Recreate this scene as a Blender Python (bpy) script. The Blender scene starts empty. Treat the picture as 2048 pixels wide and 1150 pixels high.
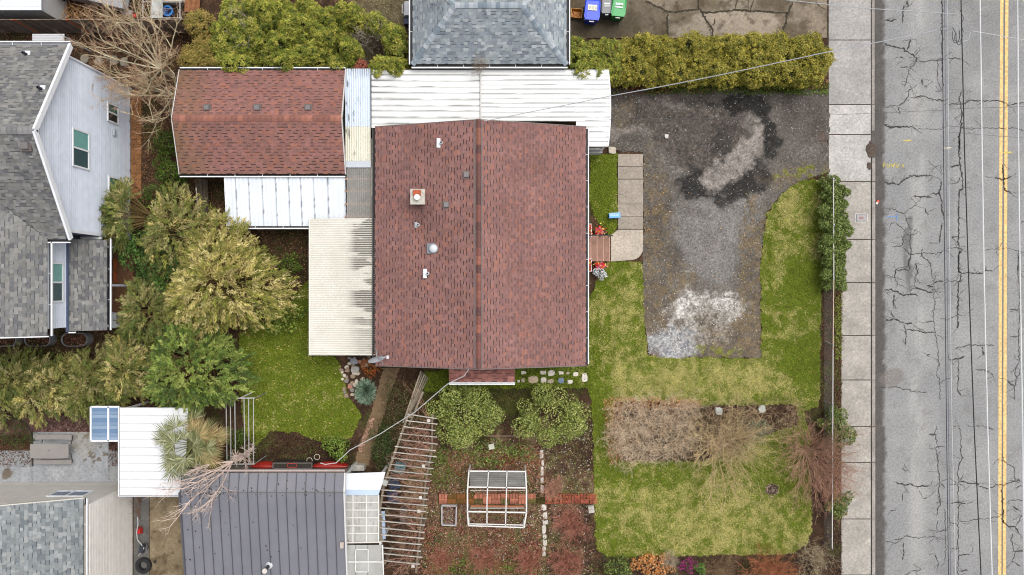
import bpy, math, random
import numpy as np
from mathutils import Vector, Matrix

random.seed(11)
rng = np.random.default_rng(11)
SC = bpy.context.scene
COL = SC.collection
R = math.radians

# ------------------------------------------------------------------ camera, sky, sun, exposure
HC = 36.0            # drone height above the road
FPX = 1512.0         # focal length in photo pixels (photo 2048 wide)
cam_d = bpy.data.cameras.new('camera')
cam = bpy.data.objects.new('camera', cam_d)
COL.objects.link(cam)
cam.location = (0, 0, HC)
cam.rotation_euler = (0, 0, 0)
cam_d.sensor_fit = 'HORIZONTAL'
cam_d.angle = 2 * math.atan(1024 / FPX)
cam_d.clip_end = 2000
cam_d.clip_start = 0.5
SC.camera = cam

SUN_EL, SUN_AZ = 66.0, 50.0       # azimuth clockwise from +Y (top of the photo)
world = bpy.data.worlds.new('World')
SC.world = world
world.use_nodes = True
wn = world.node_tree.nodes
wl = world.node_tree.links
bg = wn['Background']
sky = wn.new('ShaderNodeTexSky')
sky.sky_type = 'NISHITA'
sky.sun_disc = False
sky.sun_elevation = R(SUN_EL)
sky.sun_rotation = R(SUN_AZ)
sky.dust_density = 4.0
sky.air_density = 1.0
hs = wn.new('ShaderNodeHueSaturation')
hs.inputs['Saturation'].default_value = 0.22
wl.new(sky.outputs[0], hs.inputs['Color'])
wl.new(hs.outputs[0], bg.inputs['Color'])
bg.inputs['Strength'].default_value = 0.15
sun_d = bpy.data.lights.new('sun', 'SUN')
sun_d.energy = 1.0
sun_d.angle = R(35)
sun_d.color = (1.0, 0.96, 0.9)
sun = bpy.data.objects.new('sun', sun_d)
COL.objects.link(sun)
_d = Vector((math.sin(R(SUN_AZ)) * math.cos(R(SUN_EL)), math.cos(R(SUN_AZ)) * math.cos(R(SUN_EL)), math.sin(R(SUN_EL))))
sun.rotation_euler = _d.to_track_quat('Z', 'Y').to_euler()
SC.view_settings.view_transform = 'Standard'
SC.view_settings.look = 'None'
SC.view_settings.gamma = 1.0
SC.view_settings.use_curve_mapping = False
SC.view_settings.exposure = 0.68
SC.cycles.max_bounces = 6
SC.cycles.transparent_max_bounces = 12
SC.cycles.use_denoising = True
SC.cycles.denoiser = 'OPENIMAGEDENOISE'
SC.cycles.denoising_input_passes = 'RGB_ALBEDO_NORMAL'
SC.cycles.denoising_prefilter = 'FAST'
SC.cycles.filter_width = 1.1
SC.cycles.sample_clamp_indirect = 4.0

# ------------------------------------------------------------------ helpers
def X(px, z=0.0): return (px - 1024) * (HC - z) / FPX
def Y(py, z=0.0): return (575 - py) * (HC - z) / FPX
def P(px, py, z=0.0): return (X(px, z), Y(py, z), z)
def PX(x, z=0.0): return x * FPX / (HC - z) + 1024
def PY(y, z=0.0): return 575 - y * FPX / (HC - z)

KA = 0.72
def lin(c):
    c = np.asarray(c, float) / 255.0
    return np.where(c <= 0.04045, c / 12.92, ((c + 0.055) / 1.055) ** 2.4)
def C(r, g=None, b=None, k=1.0):
    if g is None: r, g, b = r
    return tuple(np.clip(lin((r, g, b)) * KA * k, 0.0, 0.85))

# value noise --------------------------------------------------------
def vnoise(x, y, seed=0):
    x = np.asarray(x, float); y = np.asarray(y, float)
    xi = np.floor(x).astype(np.int64); yi = np.floor(y).astype(np.int64)
    xf = x - xi; yf = y - yi
    xf = xf * xf * (3 - 2 * xf); yf = yf * yf * (3 - 2 * yf)
    def h(a, b):
        n = (a * 374761393 + b * 668265263 + seed * 974634777) & 0x7fffffff
        n = ((n ^ (n >> 13)) * 1274126177) & 0x7fffffff
        n = ((n ^ (n >> 16)) * 2246822519) & 0x7fffffff
        return ((n ^ (n >> 15)) & 0xffff) / 65535.0
    a = h(xi, yi); b = h(xi + 1, yi); c = h(xi, yi + 1); d = h(xi + 1, yi + 1)
    return (a * (1 - xf) + b * xf) * (1 - yf) + (c * (1 - xf) + d * xf) * yf
def fbm(x, y, s=1.0, seed=0, octv=4):
    t = 0; a = 0.5; w = 0
    for i in range(octv):
        t = t + a * vnoise(np.asarray(x) / s, np.asarray(y) / s, seed + i * 17); w += a
        a *= 0.55; s *= 0.5
    return t / w
def sstep(a, b, x):
    t = np.clip((x - a) / (b - a), 0, 1)
    return t * t * (3 - 2 * t)
def inpoly(x, y, poly):
    x = np.asarray(x); y = np.asarray(y)
    r = np.zeros(x.shape, bool)
    n = len(poly)
    j = n - 1
    for i in range(n):
        xi, yi = poly[i]; xj, yj = poly[j]
        if yi != yj:
            r ^= ((yi > y) != (yj > y)) & (x < (xj - xi) * (y - yi) / (yj - yi) + xi)
        j = i
    return r
def ppoly(pts, z=0.1): return [(X(a, z), Y(b, z)) for a, b in pts]

# mesh builder ---------------------------------------------------------
class MB:
    def __init__(s): s.v = []; s.n = 0; s.f = []; s.c = []
    def add(s, v, f, c=(1, 1, 1)):
        v = np.asarray(v, np.float32).reshape(-1, 3)
        s.v.append(v)
        if not isinstance(f, np.ndarray):
            for q in f: s.f.append(np.asarray([q], np.int32) + s.n)
        else: s.f.append(f.astype(np.int32) + s.n)
        c = np.asarray(c, np.float32)
        if c.ndim == 1: c = np.tile(c, (len(v), 1))
        s.c.append(c)
        s.n += len(v)
        return s
    def hexa(s, p, c=(1, 1, 1)):       # 4 bottom + 4 top points, both counter-clockwise
        return s.add(p, np.array([[3, 2, 1, 0], [4, 5, 6, 7], [0, 1, 5, 4], [1, 2, 6, 5], [2, 3, 7, 6], [3, 0, 4, 7]]), c)
    def box(s, x0, x1, y0, y1, z0, z1, c=(1, 1, 1)):
        return s.hexa([(x0, y0, z0), (x1, y0, z0), (x1, y1, z0), (x0, y1, z0), (x0, y0, z1), (x1, y0, z1), (x1, y1, z1), (x0, y1, z1)], c)
    def obox(s, cx, cy, z0, lx, ly, lz, rot=0, c=(1, 1, 1), top=1.0):
        ca, sa = math.cos(rot), math.sin(rot)
        q = []
        for z, k in ((z0, 1.0), (z0 + lz, top)):
            for a, b in ((-1, -1), (1, -1), (1, 1), (-1, 1)):
                x, y = a * lx / 2 * k, b * ly / 2 * k
                q.append((cx + x * ca - y * sa, cy + x * sa + y * ca, z))
        return s.hexa(q, c)
    def prism(s, poly, z0, z1, c=(1, 1, 1)):
        n = len(poly)
        a = sum(poly[i][0] * poly[(i + 1) % n][1] - poly[(i + 1) % n][0] * poly[i][1] for i in range(n))
        if a < 0: poly = poly[::-1]
        z0 = z0 if hasattr(z0, '__len__') else [z0] * n
        z1 = z1 if hasattr(z1, '__len__') else [z1] * n
        if a < 0: z0 = z0[::-1]; z1 = z1[::-1]
        v = [(p[0], p[1], z) for p, z in zip(poly, z0)] + [(p[0], p[1], z) for p, z in zip(poly, z1)]
        f = [tuple(range(n))[::-1], tuple(range(n, 2 * n))] + [(i, (i + 1) % n, n + (i + 1) % n, n + i) for i in range(n)]
        return s.add(v, f, c)
    def beam(s, a, b, w, h, c=(1, 1, 1)):    # rectangular bar from a to b
        a = Vector(a); b = Vector(b); d = (b - a).normalized()
        sd = d.cross(Vector((0, 0, 1)))
        if sd.length < 1e-4: sd = Vector((1, 0, 0))
        sd.normalize(); up = sd.cross(d)
        q = []
        for e in (-1, 1):
            for p, k in ((a, -1), (b, -1), (b, 1), (a, 1)):
                q.append(p + sd * (w / 2 * k * -1) + up * (h / 2 * e))
        return s.hexa([tuple(t) for t in q], c)
    def tube(s, pts, r, n=6, c=(1, 1, 1)):
        pts = [Vector(p) for p in pts]; m = len(pts)
        rr = r if hasattr(r, '__len__') else [r] * m
        V = []
        for i, p in enumerate(pts):
            d = (pts[min(i + 1, m - 1)] - pts[max(i - 1, 0)]).normalized()
            a = d.cross(Vector((0, 0, 1)))
            if a.length < 1e-3: a = d.cross(Vector((1, 0, 0)))
            a.normalize(); b = a.cross(d)
            for k in range(n):
                t = 2 * math.pi * k / n
                V.append(tuple(p + (a * math.cos(t) + b * math.sin(t)) * rr[i]))
        f = [(i * n + k, i * n + (k + 1) % n, (i + 1) * n + (k + 1) % n, (i + 1) * n + k) for i in range(m - 1) for k in range(n)]
        s.add(V, np.array(f), c)
        b = s.n - len(V)
        s.f.append(np.array([[b + k for k in range(n)][::-1]], np.int32))
        s.f.append(np.array([[b + (m - 1) * n + k for k in range(n)]], np.int32))
        return s
    def lathe(s, prof, cx=0, cy=0, n=16, c=(1, 1, 1), sx=1, sy=1):   # prof: (r, z) list
        V = []
        for r_, z in prof:
            for k in range(n):
                t = 2 * math.pi * k / n
                V.append((cx + r_ * sx * math.cos(t), cy + r_ * sy * math.sin(t), z))
        m = len(prof)
        f = [(i * n + k, i * n + (k + 1) % n, (i + 1) * n + (k + 1) % n, (i + 1) * n + k) for i in range(m - 1) for k in range(n)]
        return s.add(V, np.array(f), c)
    def segs(s, S, c, n=3):           # S: k x 8 (p0, p1, r0, r1), c: colour or k x 3
        S = np.asarray(S, float)
        if len(S) == 0: return s
        p0, p1 = S[:, :3], S[:, 3:6]
        d = p1 - p0; d /= np.linalg.norm(d, axis=1, keepdims=True) + 1e-9
        ref = np.where(np.abs(d[:, 2:3]) > .9, np.array([[1., 0, 0]]), np.array([[0, 0, 1.]]))
        a = np.cross(d, ref); a /= np.linalg.norm(a, axis=1, keepdims=True) + 1e-9
        b = np.cross(a, d)
        V = []
        for p, r in ((p0, S[:, 6:7]), (p1, S[:, 7:8])):
            for k in range(n):
                t = 2 * math.pi * k / n
                V.append(p + (a * math.cos(t) + b * math.sin(t)) * r)
        V = np.stack(V, 1).reshape(-1, 3)
        q = np.array([(k, (k + 1) % n, n + (k + 1) % n, n + k) for k in range(n)])
        f = (np.arange(len(S))[:, None, None] * (2 * n) + q[None]).reshape(-1, 4)
        c = np.asarray(c, np.float32)
        if c.ndim == 2: c = np.repeat(c, 2 * n, 0)
        return s.add(V, f, c)
    def leaves(s, ctr, d, L, W, c, cup=0.0, seed=0):   # diamond leaves
        r = np.random.default_rng(seed + len(ctr))
        ctr = np.asarray(ctr, float); d = np.asarray(d, float)
        d = d / (np.linalg.norm(d, axis=1, keepdims=True) + 1e-9)
        n = len(ctr)
        q = r.normal(size=(n, 3)) * .75 + np.array([0, 0, 1.])
        sd = np.cross(d, q); sd /= np.linalg.norm(sd, axis=1, keepdims=True) + 1e-9
        L = np.broadcast_to(np.asarray(L, float).reshape(-1, 1), (n, 1)); W = np.broadcast_to(np.asarray(W, float).reshape(-1, 1), (n, 1))
        m = ctr + d * L * 0.45
        V = np.stack([ctr, m + sd * W / 2, ctr + d * L, m - sd * W / 2], 1).reshape(-1, 3)
        f = np.arange(n * 4).reshape(-1, 4)
        c = np.asarray(c, np.float32)
        if c.ndim == 2: c = np.repeat(c, 4, 0)
        return s.add(V, f, c)
    def flat(s, ctr, d, nrm, L, W, c):                 # diamond leaves with a given plane normal
        ctr = np.asarray(ctr, float); n = len(ctr)
        d = d / (np.linalg.norm(d, axis=1, keepdims=True) + 1e-9)
        sd = np.cross(d, nrm); sd /= np.linalg.norm(sd, axis=1, keepdims=True) + 1e-9
        L = np.broadcast_to(np.asarray(L, float).reshape(-1, 1), (n, 1)); W = np.broadcast_to(np.asarray(W, float).reshape(-1, 1), (n, 1))
        m = ctr + d * L * 0.5
        V = np.stack([ctr, m + sd * W / 2, ctr + d * L, m - sd * W / 2], 1).reshape(-1, 3)
        c = np.asarray(c, np.float32)
        if c.ndim == 2: c = np.repeat(c, 4, 0)
        return s.add(V, np.arange(n * 4).reshape(-1, 4), c)
    def mesh(s, name):
        me = bpy.data.meshes.new(name)
        v = np.concatenate(s.v); c = np.concatenate(s.c)
        idx = np.concatenate([f.reshape(-1) for f in s.f])
        sz = np.concatenate([np.full(len(f), f.shape[1], np.int32) for f in s.f])
        st = np.concatenate([[0], np.cumsum(sz)[:-1]]).astype(np.int32)
        me.vertices.add(len(v)); me.vertices.foreach_set('co', v.reshape(-1))
        me.loops.add(len(idx)); me.loops.foreach_set('vertex_index', idx)
        me.polygons.add(len(sz)); me.polygons.foreach_set('loop_start', st)
        at = me.color_attributes.new('Col', 'FLOAT_COLOR', 'POINT')
        at.data.foreach_set('color', np.concatenate([c, np.ones((len(c), 1), np.float32)], 1).astype(np.float32).reshape(-1))
        me.update(calc_edges=True)
        me.polygons.foreach_set('use_smooth', np.zeros(len(sz), bool))
        return me
    def build(s, name, m, parent=None, smooth=False, **kw):
        me = s.mesh(name); me.materials.append(m)
        if smooth: me.polygons.foreach_set('use_smooth', np.ones(len(me.polygons), bool))
        return link(name, me, parent, **kw)

def link(name, me, parent=None, **kw):
    o = bpy.data.objects.new(name, me)
    COL.objects.link(o)
    if parent is not None:
        o.parent = parent
        o.matrix_parent_inverse = wmat(parent).inverted()
    return tag(o, **kw)
def wmat(o):
    m = o.matrix_basis
    return m if o.parent is None else wmat(o.parent) @ o.matrix_parent_inverse @ m
def tag(o, label=None, cat=None, group=None, kind=None):
    if label: o['label'] = label
    if cat: o['category'] = cat
    if group: o['group'] = group
    if kind: o['kind'] = kind
    return o
def empty(name, loc=(0, 0, 0), label=None, cat=None, group=None, rz=0.0):
    o = bpy.data.objects.new(name, None)
    COL.objects.link(o)
    o.location = loc; o.rotation_euler = (0, 0, rz)
    o.empty_display_size = 0.3
    return tag(o, label, cat, group)
KIDS = {}
def copy_tree(root, parent=None):
    if not KIDS:
        pass
    c = root.copy(); COL.objects.link(c)
    if parent is not None: c.parent = parent
    for ch in list(root.children): copy_tree(ch, c)
    return c

# materials ------------------------------------------------------------
MATS = {}
def mat(name, col=(.5, .5, .5), rough=.8, var=.12, scale=6, bump=0., bscale=80, attr=False, spec=.3, metal=0., transl=0., transp=0., fine=0., fscale=120):
    if name in MATS: return MATS[name]
    m = bpy.data.materials.new(name); m.use_nodes = True
    nt = m.node_tree; N = nt.nodes; Lk = nt.links
    b = N['Principled BSDF']; out = N['Material Output']
    b.inputs['Roughness'].default_value = rough
    b.inputs['Specular IOR Level'].default_value = spec
    b.inputs['Metallic'].default_value = metal
    tc = N.new('ShaderNodeTexCoord')
    if attr:
        a = N.new('ShaderNodeAttribute'); a.attribute_name = 'Col'; src = a.outputs['Color']
    else:
        a = N.new('ShaderNodeRGB'); a.outputs[0].default_value = (*col, 1); src = a.outputs[0]
    def modulate(src, sc_, amt, det):
        nz = N.new('ShaderNodeTexNoise'); nz.inputs['Scale'].default_value = sc_; nz.inputs['Detail'].default_value = det
        Lk.new(tc.outputs['Object'], nz.inputs['Vector'])
        mr = N.new('ShaderNodeMapRange')
        mr.inputs['From Min'].default_value = .3; mr.inputs['From Max'].default_value = .7
        mr.inputs['To Min'].default_value = 1 - amt; mr.inputs['To Max'].default_value = 1 + amt
        Lk.new(nz.outputs['Fac'], mr.inputs['Value'])
        mx = N.new('ShaderNodeMix'); mx.data_type = 'RGBA'; mx.blend_type = 'MULTIPLY'; mx.inputs['Factor'].default_value = 1
        Lk.new(src, mx.inputs['A']); Lk.new(mr.outputs[0], mx.inputs['B'])
        return mx.outputs['Result']
    if var: src = modulate(src, scale, var, 5)
    if fine: src = modulate(src, fscale, fine, 2)
    Lk.new(src, b.inputs['Base Color'])
    if bump:
        nz = N.new('ShaderNodeTexNoise'); nz.inputs['Scale'].default_value = bscale; nz.inputs['Detail'].default_value = 4
        Lk.new(tc.outputs['Object'], nz.inputs['Vector'])
        bp = N.new('ShaderNodeBump'); bp.inputs['Strength'].default_value = bump; bp.inputs['Distance'].default_value = .02
        Lk.new(nz.outputs['Fac'], bp.inputs['Height']); Lk.new(bp.outputs[0], b.inputs['Normal'])
    sh = b.outputs[0]
    if transl:
        t = N.new('ShaderNodeBsdfTranslucent'); Lk.new(src, t.inputs['Color'])
        mx = N.new('ShaderNodeMixShader'); mx.inputs[0].default_value = transl
        Lk.new(sh, mx.inputs[1]); Lk.new(t.outputs[0], mx.inputs[2]); sh = mx.outputs[0]
    if transp:
        t = N.new('ShaderNodeBsdfTransparent')
        mx = N.new('ShaderNodeMixShader'); mx.inputs[0].default_value = transp
        Lk.new(sh, mx.inputs[1]); Lk.new(t.outputs[0], mx.inputs[2]); sh = mx.outputs[0]
    Lk.new(sh, out.inputs['Surface'])
    MATS[name] = m
    return m
M_leaf = mat('leaf', attr=True, rough=.6, var=.12, scale=3, transl=.25, spec=.25)
M_twig = mat('twig', attr=True, rough=.85, var=.15, scale=5, spec=.1)
M_bark = mat('bark', C(110, 95, 80), rough=.95, var=.3, scale=10, bump=.5, bscale=30)
M_soil = mat('soil', attr=True, rough=.95, var=.25, scale=2, fine=.35, fscale=14, bump=.8, bscale=18, spec=.1)
M_gravel = mat('gravel', attr=True, rough=.9, var=.14, scale=1.5, fine=.38, fscale=13, bump=.5, bscale=40, spec=.2)
M_asphalt = mat('asphalt', attr=True, rough=.88, var=.07, scale=.8, fine=.22, fscale=13, bump=.25, bscale=90, spec=.25)
M_conc = mat('concrete', attr=True, rough=.85, var=.12, scale=1.3, fine=.2, fscale=11, bump=.2, bscale=50, spec=.2)
M_shing = mat('shingle_granules', attr=True, rough=.92, var=.11, scale=.55, fine=.12, fscale=9, spec=.1)
M_white = mat('white_paint', C(236, 238, 240), rough=.5, var=.04, scale=2)
M_trim = mat('white_trim', C(232, 234, 238), rough=.5, var=.03, scale=3)
M_vcol = mat('painted', attr=True, rough=.55, var=.06, scale=3)
M_vmet = mat('coated_metal', attr=True, rough=.42, var=.04, scale=2, spec=.4)
M_plastic = mat('plastic', attr=True, rough=.38, var=.04, scale=4, spec=.5)
M_wood = mat('weathered_wood', attr=True, rough=.85, var=.25, scale=7, bump=.3, bscale=25)
M_dark = mat('dark_void', C(40, 38, 36), rough=.9, var=.1)
M_dmetal = mat('dark_metal', C(62, 62, 66), rough=.5, var=.06)
M_galv = mat('galvanised', C(150, 153, 156), rough=.4, metal=.6, var=.08)
M_glass = mat('window_glass', attr=True, rough=.08, var=.05, spec=.7)
M_rubber = mat('rubber', C(44, 44, 45), rough=.8, var=.1)
M_brick = mat('brick_clay', attr=True, rough=.9, var=.15, scale=6, bump=.3)
M_stone = mat('stone', attr=True, rough=.9, var=.15, scale=5, bump=.4, bscale=20)
M_poly = mat('translucent_sheet', attr=True, rough=.35, var=.08, scale=3, transl=.3, transp=.3, spec=.4)
M_wire = mat('cable', attr=True, rough=.5, var=.03)
M_paint = mat('road_paint', attr=True, rough=.7, var=.1, scale=1.2, fine=.26, fscale=9)
M_mark = mat('spray_paint', attr=True, rough=.8, var=.1)
M_petal = mat('petal', attr=True, rough=.6, var=.05, transl=.2)

GZ = 0.10   # yard level above the road

# ------------------------------------------------------------------ the setting: ground, road, pavement
def grid_sheet(name, x0, x1, y0, y1, st, z, colf, m, polyf=None, **kw):
    nx = max(2, int(round((x1 - x0) / st)) + 1); ny = max(2, int(round((y1 - y0) / st)) + 1)
    xs = np.linspace(x0, x1, nx); ys = np.linspace(y0, y1, ny)
    gx, gy = np.meshgrid(xs, ys)
    c = colf(gx, gy)
    zz = z(gx, gy) if callable(z) else np.full(gx.shape, z)
    i = np.arange(nx * ny).reshape(ny, nx)
    q = np.stack([i[:-1, :-1], i[:-1, 1:], i[1:, 1:], i[1:, :-1]], -1).reshape(-1, 4)
    if polyf is not None:
        cx = (gx[:-1, :-1] + gx[1:, 1:]) / 2; cy = (gy[:-1, :-1] + gy[1:, 1:]) / 2
        keep = polyf(cx, cy).reshape(-1)
        q = q[keep]
        used = np.unique(q); mp = np.zeros(nx * ny, np.int64); mp[used] = np.arange(len(used))
        V = np.stack([gx, gy, zz], -1).reshape(-1, 3)[used]; c = c.reshape(-1, 3)[used]; q = mp[q]
    else:
        V = np.stack([gx, gy, zz], -1).reshape(-1, 3); c = c.reshape(-1, 3)
    b = MB(); b.add(V, q, c)
    return b.build(name, m, kw.pop('parent', None), **kw)
def mixc(a, b, t):
    t = np.asarray(t)[..., None]
    return np.asarray(a) * (1 - t) + np.asarray(b) * t

MB().box(-500, 500, -500, 500, -.5, -.01, C(88, 84, 66)).build('ground', M_soil, kind='structure')

def ell(px, py, cx, cy, rx, ry, ang=0, nz=.35, s=40, seed=3, soft=.18):
    ca, sa = math.cos(R(ang)), math.sin(R(ang))
    wamp = min(rx, ry) * .55
    dx = px - cx + (fbm(px, py, s * .8, seed + 40) - .5) * 2 * wamp; dy = py - cy + (fbm(px, py, s * .8, seed + 60) - .5) * 2 * wamp
    q = np.sqrt(((dx * ca + dy * sa) / rx) ** 2 + ((-dx * sa + dy * ca) / ry) ** 2)
    v = 1 - q + (fbm(px, py, s, seed) - .5) * 2 * nz
    return sstep(-soft, soft, v)

def soil_col(gx, gy):
    px, py = PX(gx, GZ), PY(gy, GZ)
    n = fbm(gx, gy, .5, 5); n2 = fbm(gx, gy, .16, 9)
    c = mixc(C(52, 40, 32), C(88, 66, 50), n)
    c = mixc(c, C(120, 96, 74), sstep(.62, .8, n2) * .7)
    c = mixc(c, C(62, 70, 32), sstep(.55, .75, fbm(gx, gy, .9, 21)) * .55)
    # reddish kitchen garden, mossy ground by the house, dirt yard by the hip roof
    g = ell(px, py, 1010, 1010, 190, 150, nz=.3)
    gc = mixc(C(92, 58, 48), C(138, 118, 92), sstep(.35, .65, n2))
    gc = mixc(gc, C(104, 108, 62), sstep(.5, .7, fbm(gx, gy, .7, 33)) * .6)
    c = mixc(c, gc, g)
    d = ell(px, py, 770, 60, 60, 110, nz=.2)
    c = mixc(c, mixc(C(92, 84, 62), C(120, 108, 82), n), d)
    d = ell(px, py, 950, 790, 140, 60, nz=.3)
    c = mixc(c, mixc(C(46, 52, 24), C(80, 84, 36), n2), d * .8)
    d = ell(px, py, 100, 840, 150, 40, nz=.15)
    c = mixc(c, mixc(C(88, 62, 56), C(142, 112, 104), n2), d)
    return c
def soil_in(cx, cy):
    return cx < X(1657, GZ)
grid_sheet('yard_soil', -34, X(1690, GZ), -20, 20, .1, lambda x, y: GZ + .03 * (fbm(x, y, .5, 8) - .5), soil_col, M_soil, kind='structure')

# road
RX0 = X(1749)
def road_col(gx, gy):
    px, py = PX(gx), PY(gy)
    n = fbm(gx, gy, 1.5, 2)
    c = mixc(C(136, 136, 136), C(156, 155, 153), n)
    c = mixc(c, C(122, 121, 120), sstep(.56, .8, fbm(gx, gy, 3.2, 12)) * .5)
    c = mixc(c, C(108, 104, 98), sstep(8, 2, np.abs(px - 2008 + (py - 575) * .006)) * .75)
    c = mixc(c, C(170, 168, 164), sstep(26, 4, np.abs(px - 1834)) * sstep(.3, .6, fbm(gx, gy * .3, .5, 4)) * .6)
    c = mixc(c, C(120, 117, 114), sstep(.62, .72, fbm(gx, gy, .35, 15)) * .35)
    c = mixc(c, C(120, 121, 124), sstep(20, 8, np.abs(px - 1893)) * .25)
    w = sstep(1773, 1766, px + (fbm(gx, gy, .25, 6) - .5) * 14)
    c = mixc(c, mixc(C(78, 74, 72), C(100, 96, 92), fbm(gx, gy, .2, 7)), w)
    c = mixc(c, C(120, 112, 106), ell(px, py, 1782, 755, 22, 18, nz=.4) * .6)
    c = mixc(c, C(104, 102, 100), ell(px, py, 1815, 478, 7, 36, 10, nz=.7, s=14) * .8)
    c = mixc(c, C(104, 102, 100), ell(px, py, 1816, 545, 7, 36, -6, nz=.7, s=14) * .8)
    return c
grid_sheet('road', RX0, 29.6, -30, 30, .11, .004, road_col, M_asphalt, kind='structure')
MB().box(RX0 - .4, 40, -400, -30.001, -.2, .004, C(146, 146, 146)).box(RX0 - .4, 40, 30.001, 400, -.2, .004, C(146, 146, 146)).build('far_road', M_asphalt, kind='structure')
MB().box(29.6, 34, -400, 400, -.2, .12, C(176, 172, 164)).build('far_pavement', M_conc, kind='structure')

def line_strip(b, pts, w, z, c, jit=0.0, seed=0):
    pts = np.array(pts, float)
    r = np.random.default_rng(seed)
    out = [pts[0]]
    for a, q in zip(pts[:-1], pts[1:]):
        L = np.linalg.norm(q - a); k = max(1, int(L / .07)) if jit else 1
        for i in range(1, k + 1):
            t = i / k; p = a * (1 - t) + q * t
            if jit and i < k: p = p + r.normal(size=2) * jit
            out.append(p)
    p = np.array(out)
    d = np.gradient(p, axis=0); d /= np.linalg.norm(d, axis=1, keepdims=True) + 1e-9
    nrm = np.stack([-d[:, 1], d[:, 0]], 1)
    ww = np.full(len(p), w)
    if jit:
        ww = w * (.45 + r.random(len(p)) * 1.1); ww[0] = ww[-1] = w * .2
    l = p + nrm * ww[:, None] / 2; q = p - nrm * ww[:, None] / 2
    V = np.concatenate([np.c_[l, np.full(len(p), z)], np.c_[q, np.full(len(p), z)]])
    n = len(p); i = np.arange(n - 1)
    b.add(V, np.stack([i, n + i, n + i + 1, i + 1], 1), c)

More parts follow.
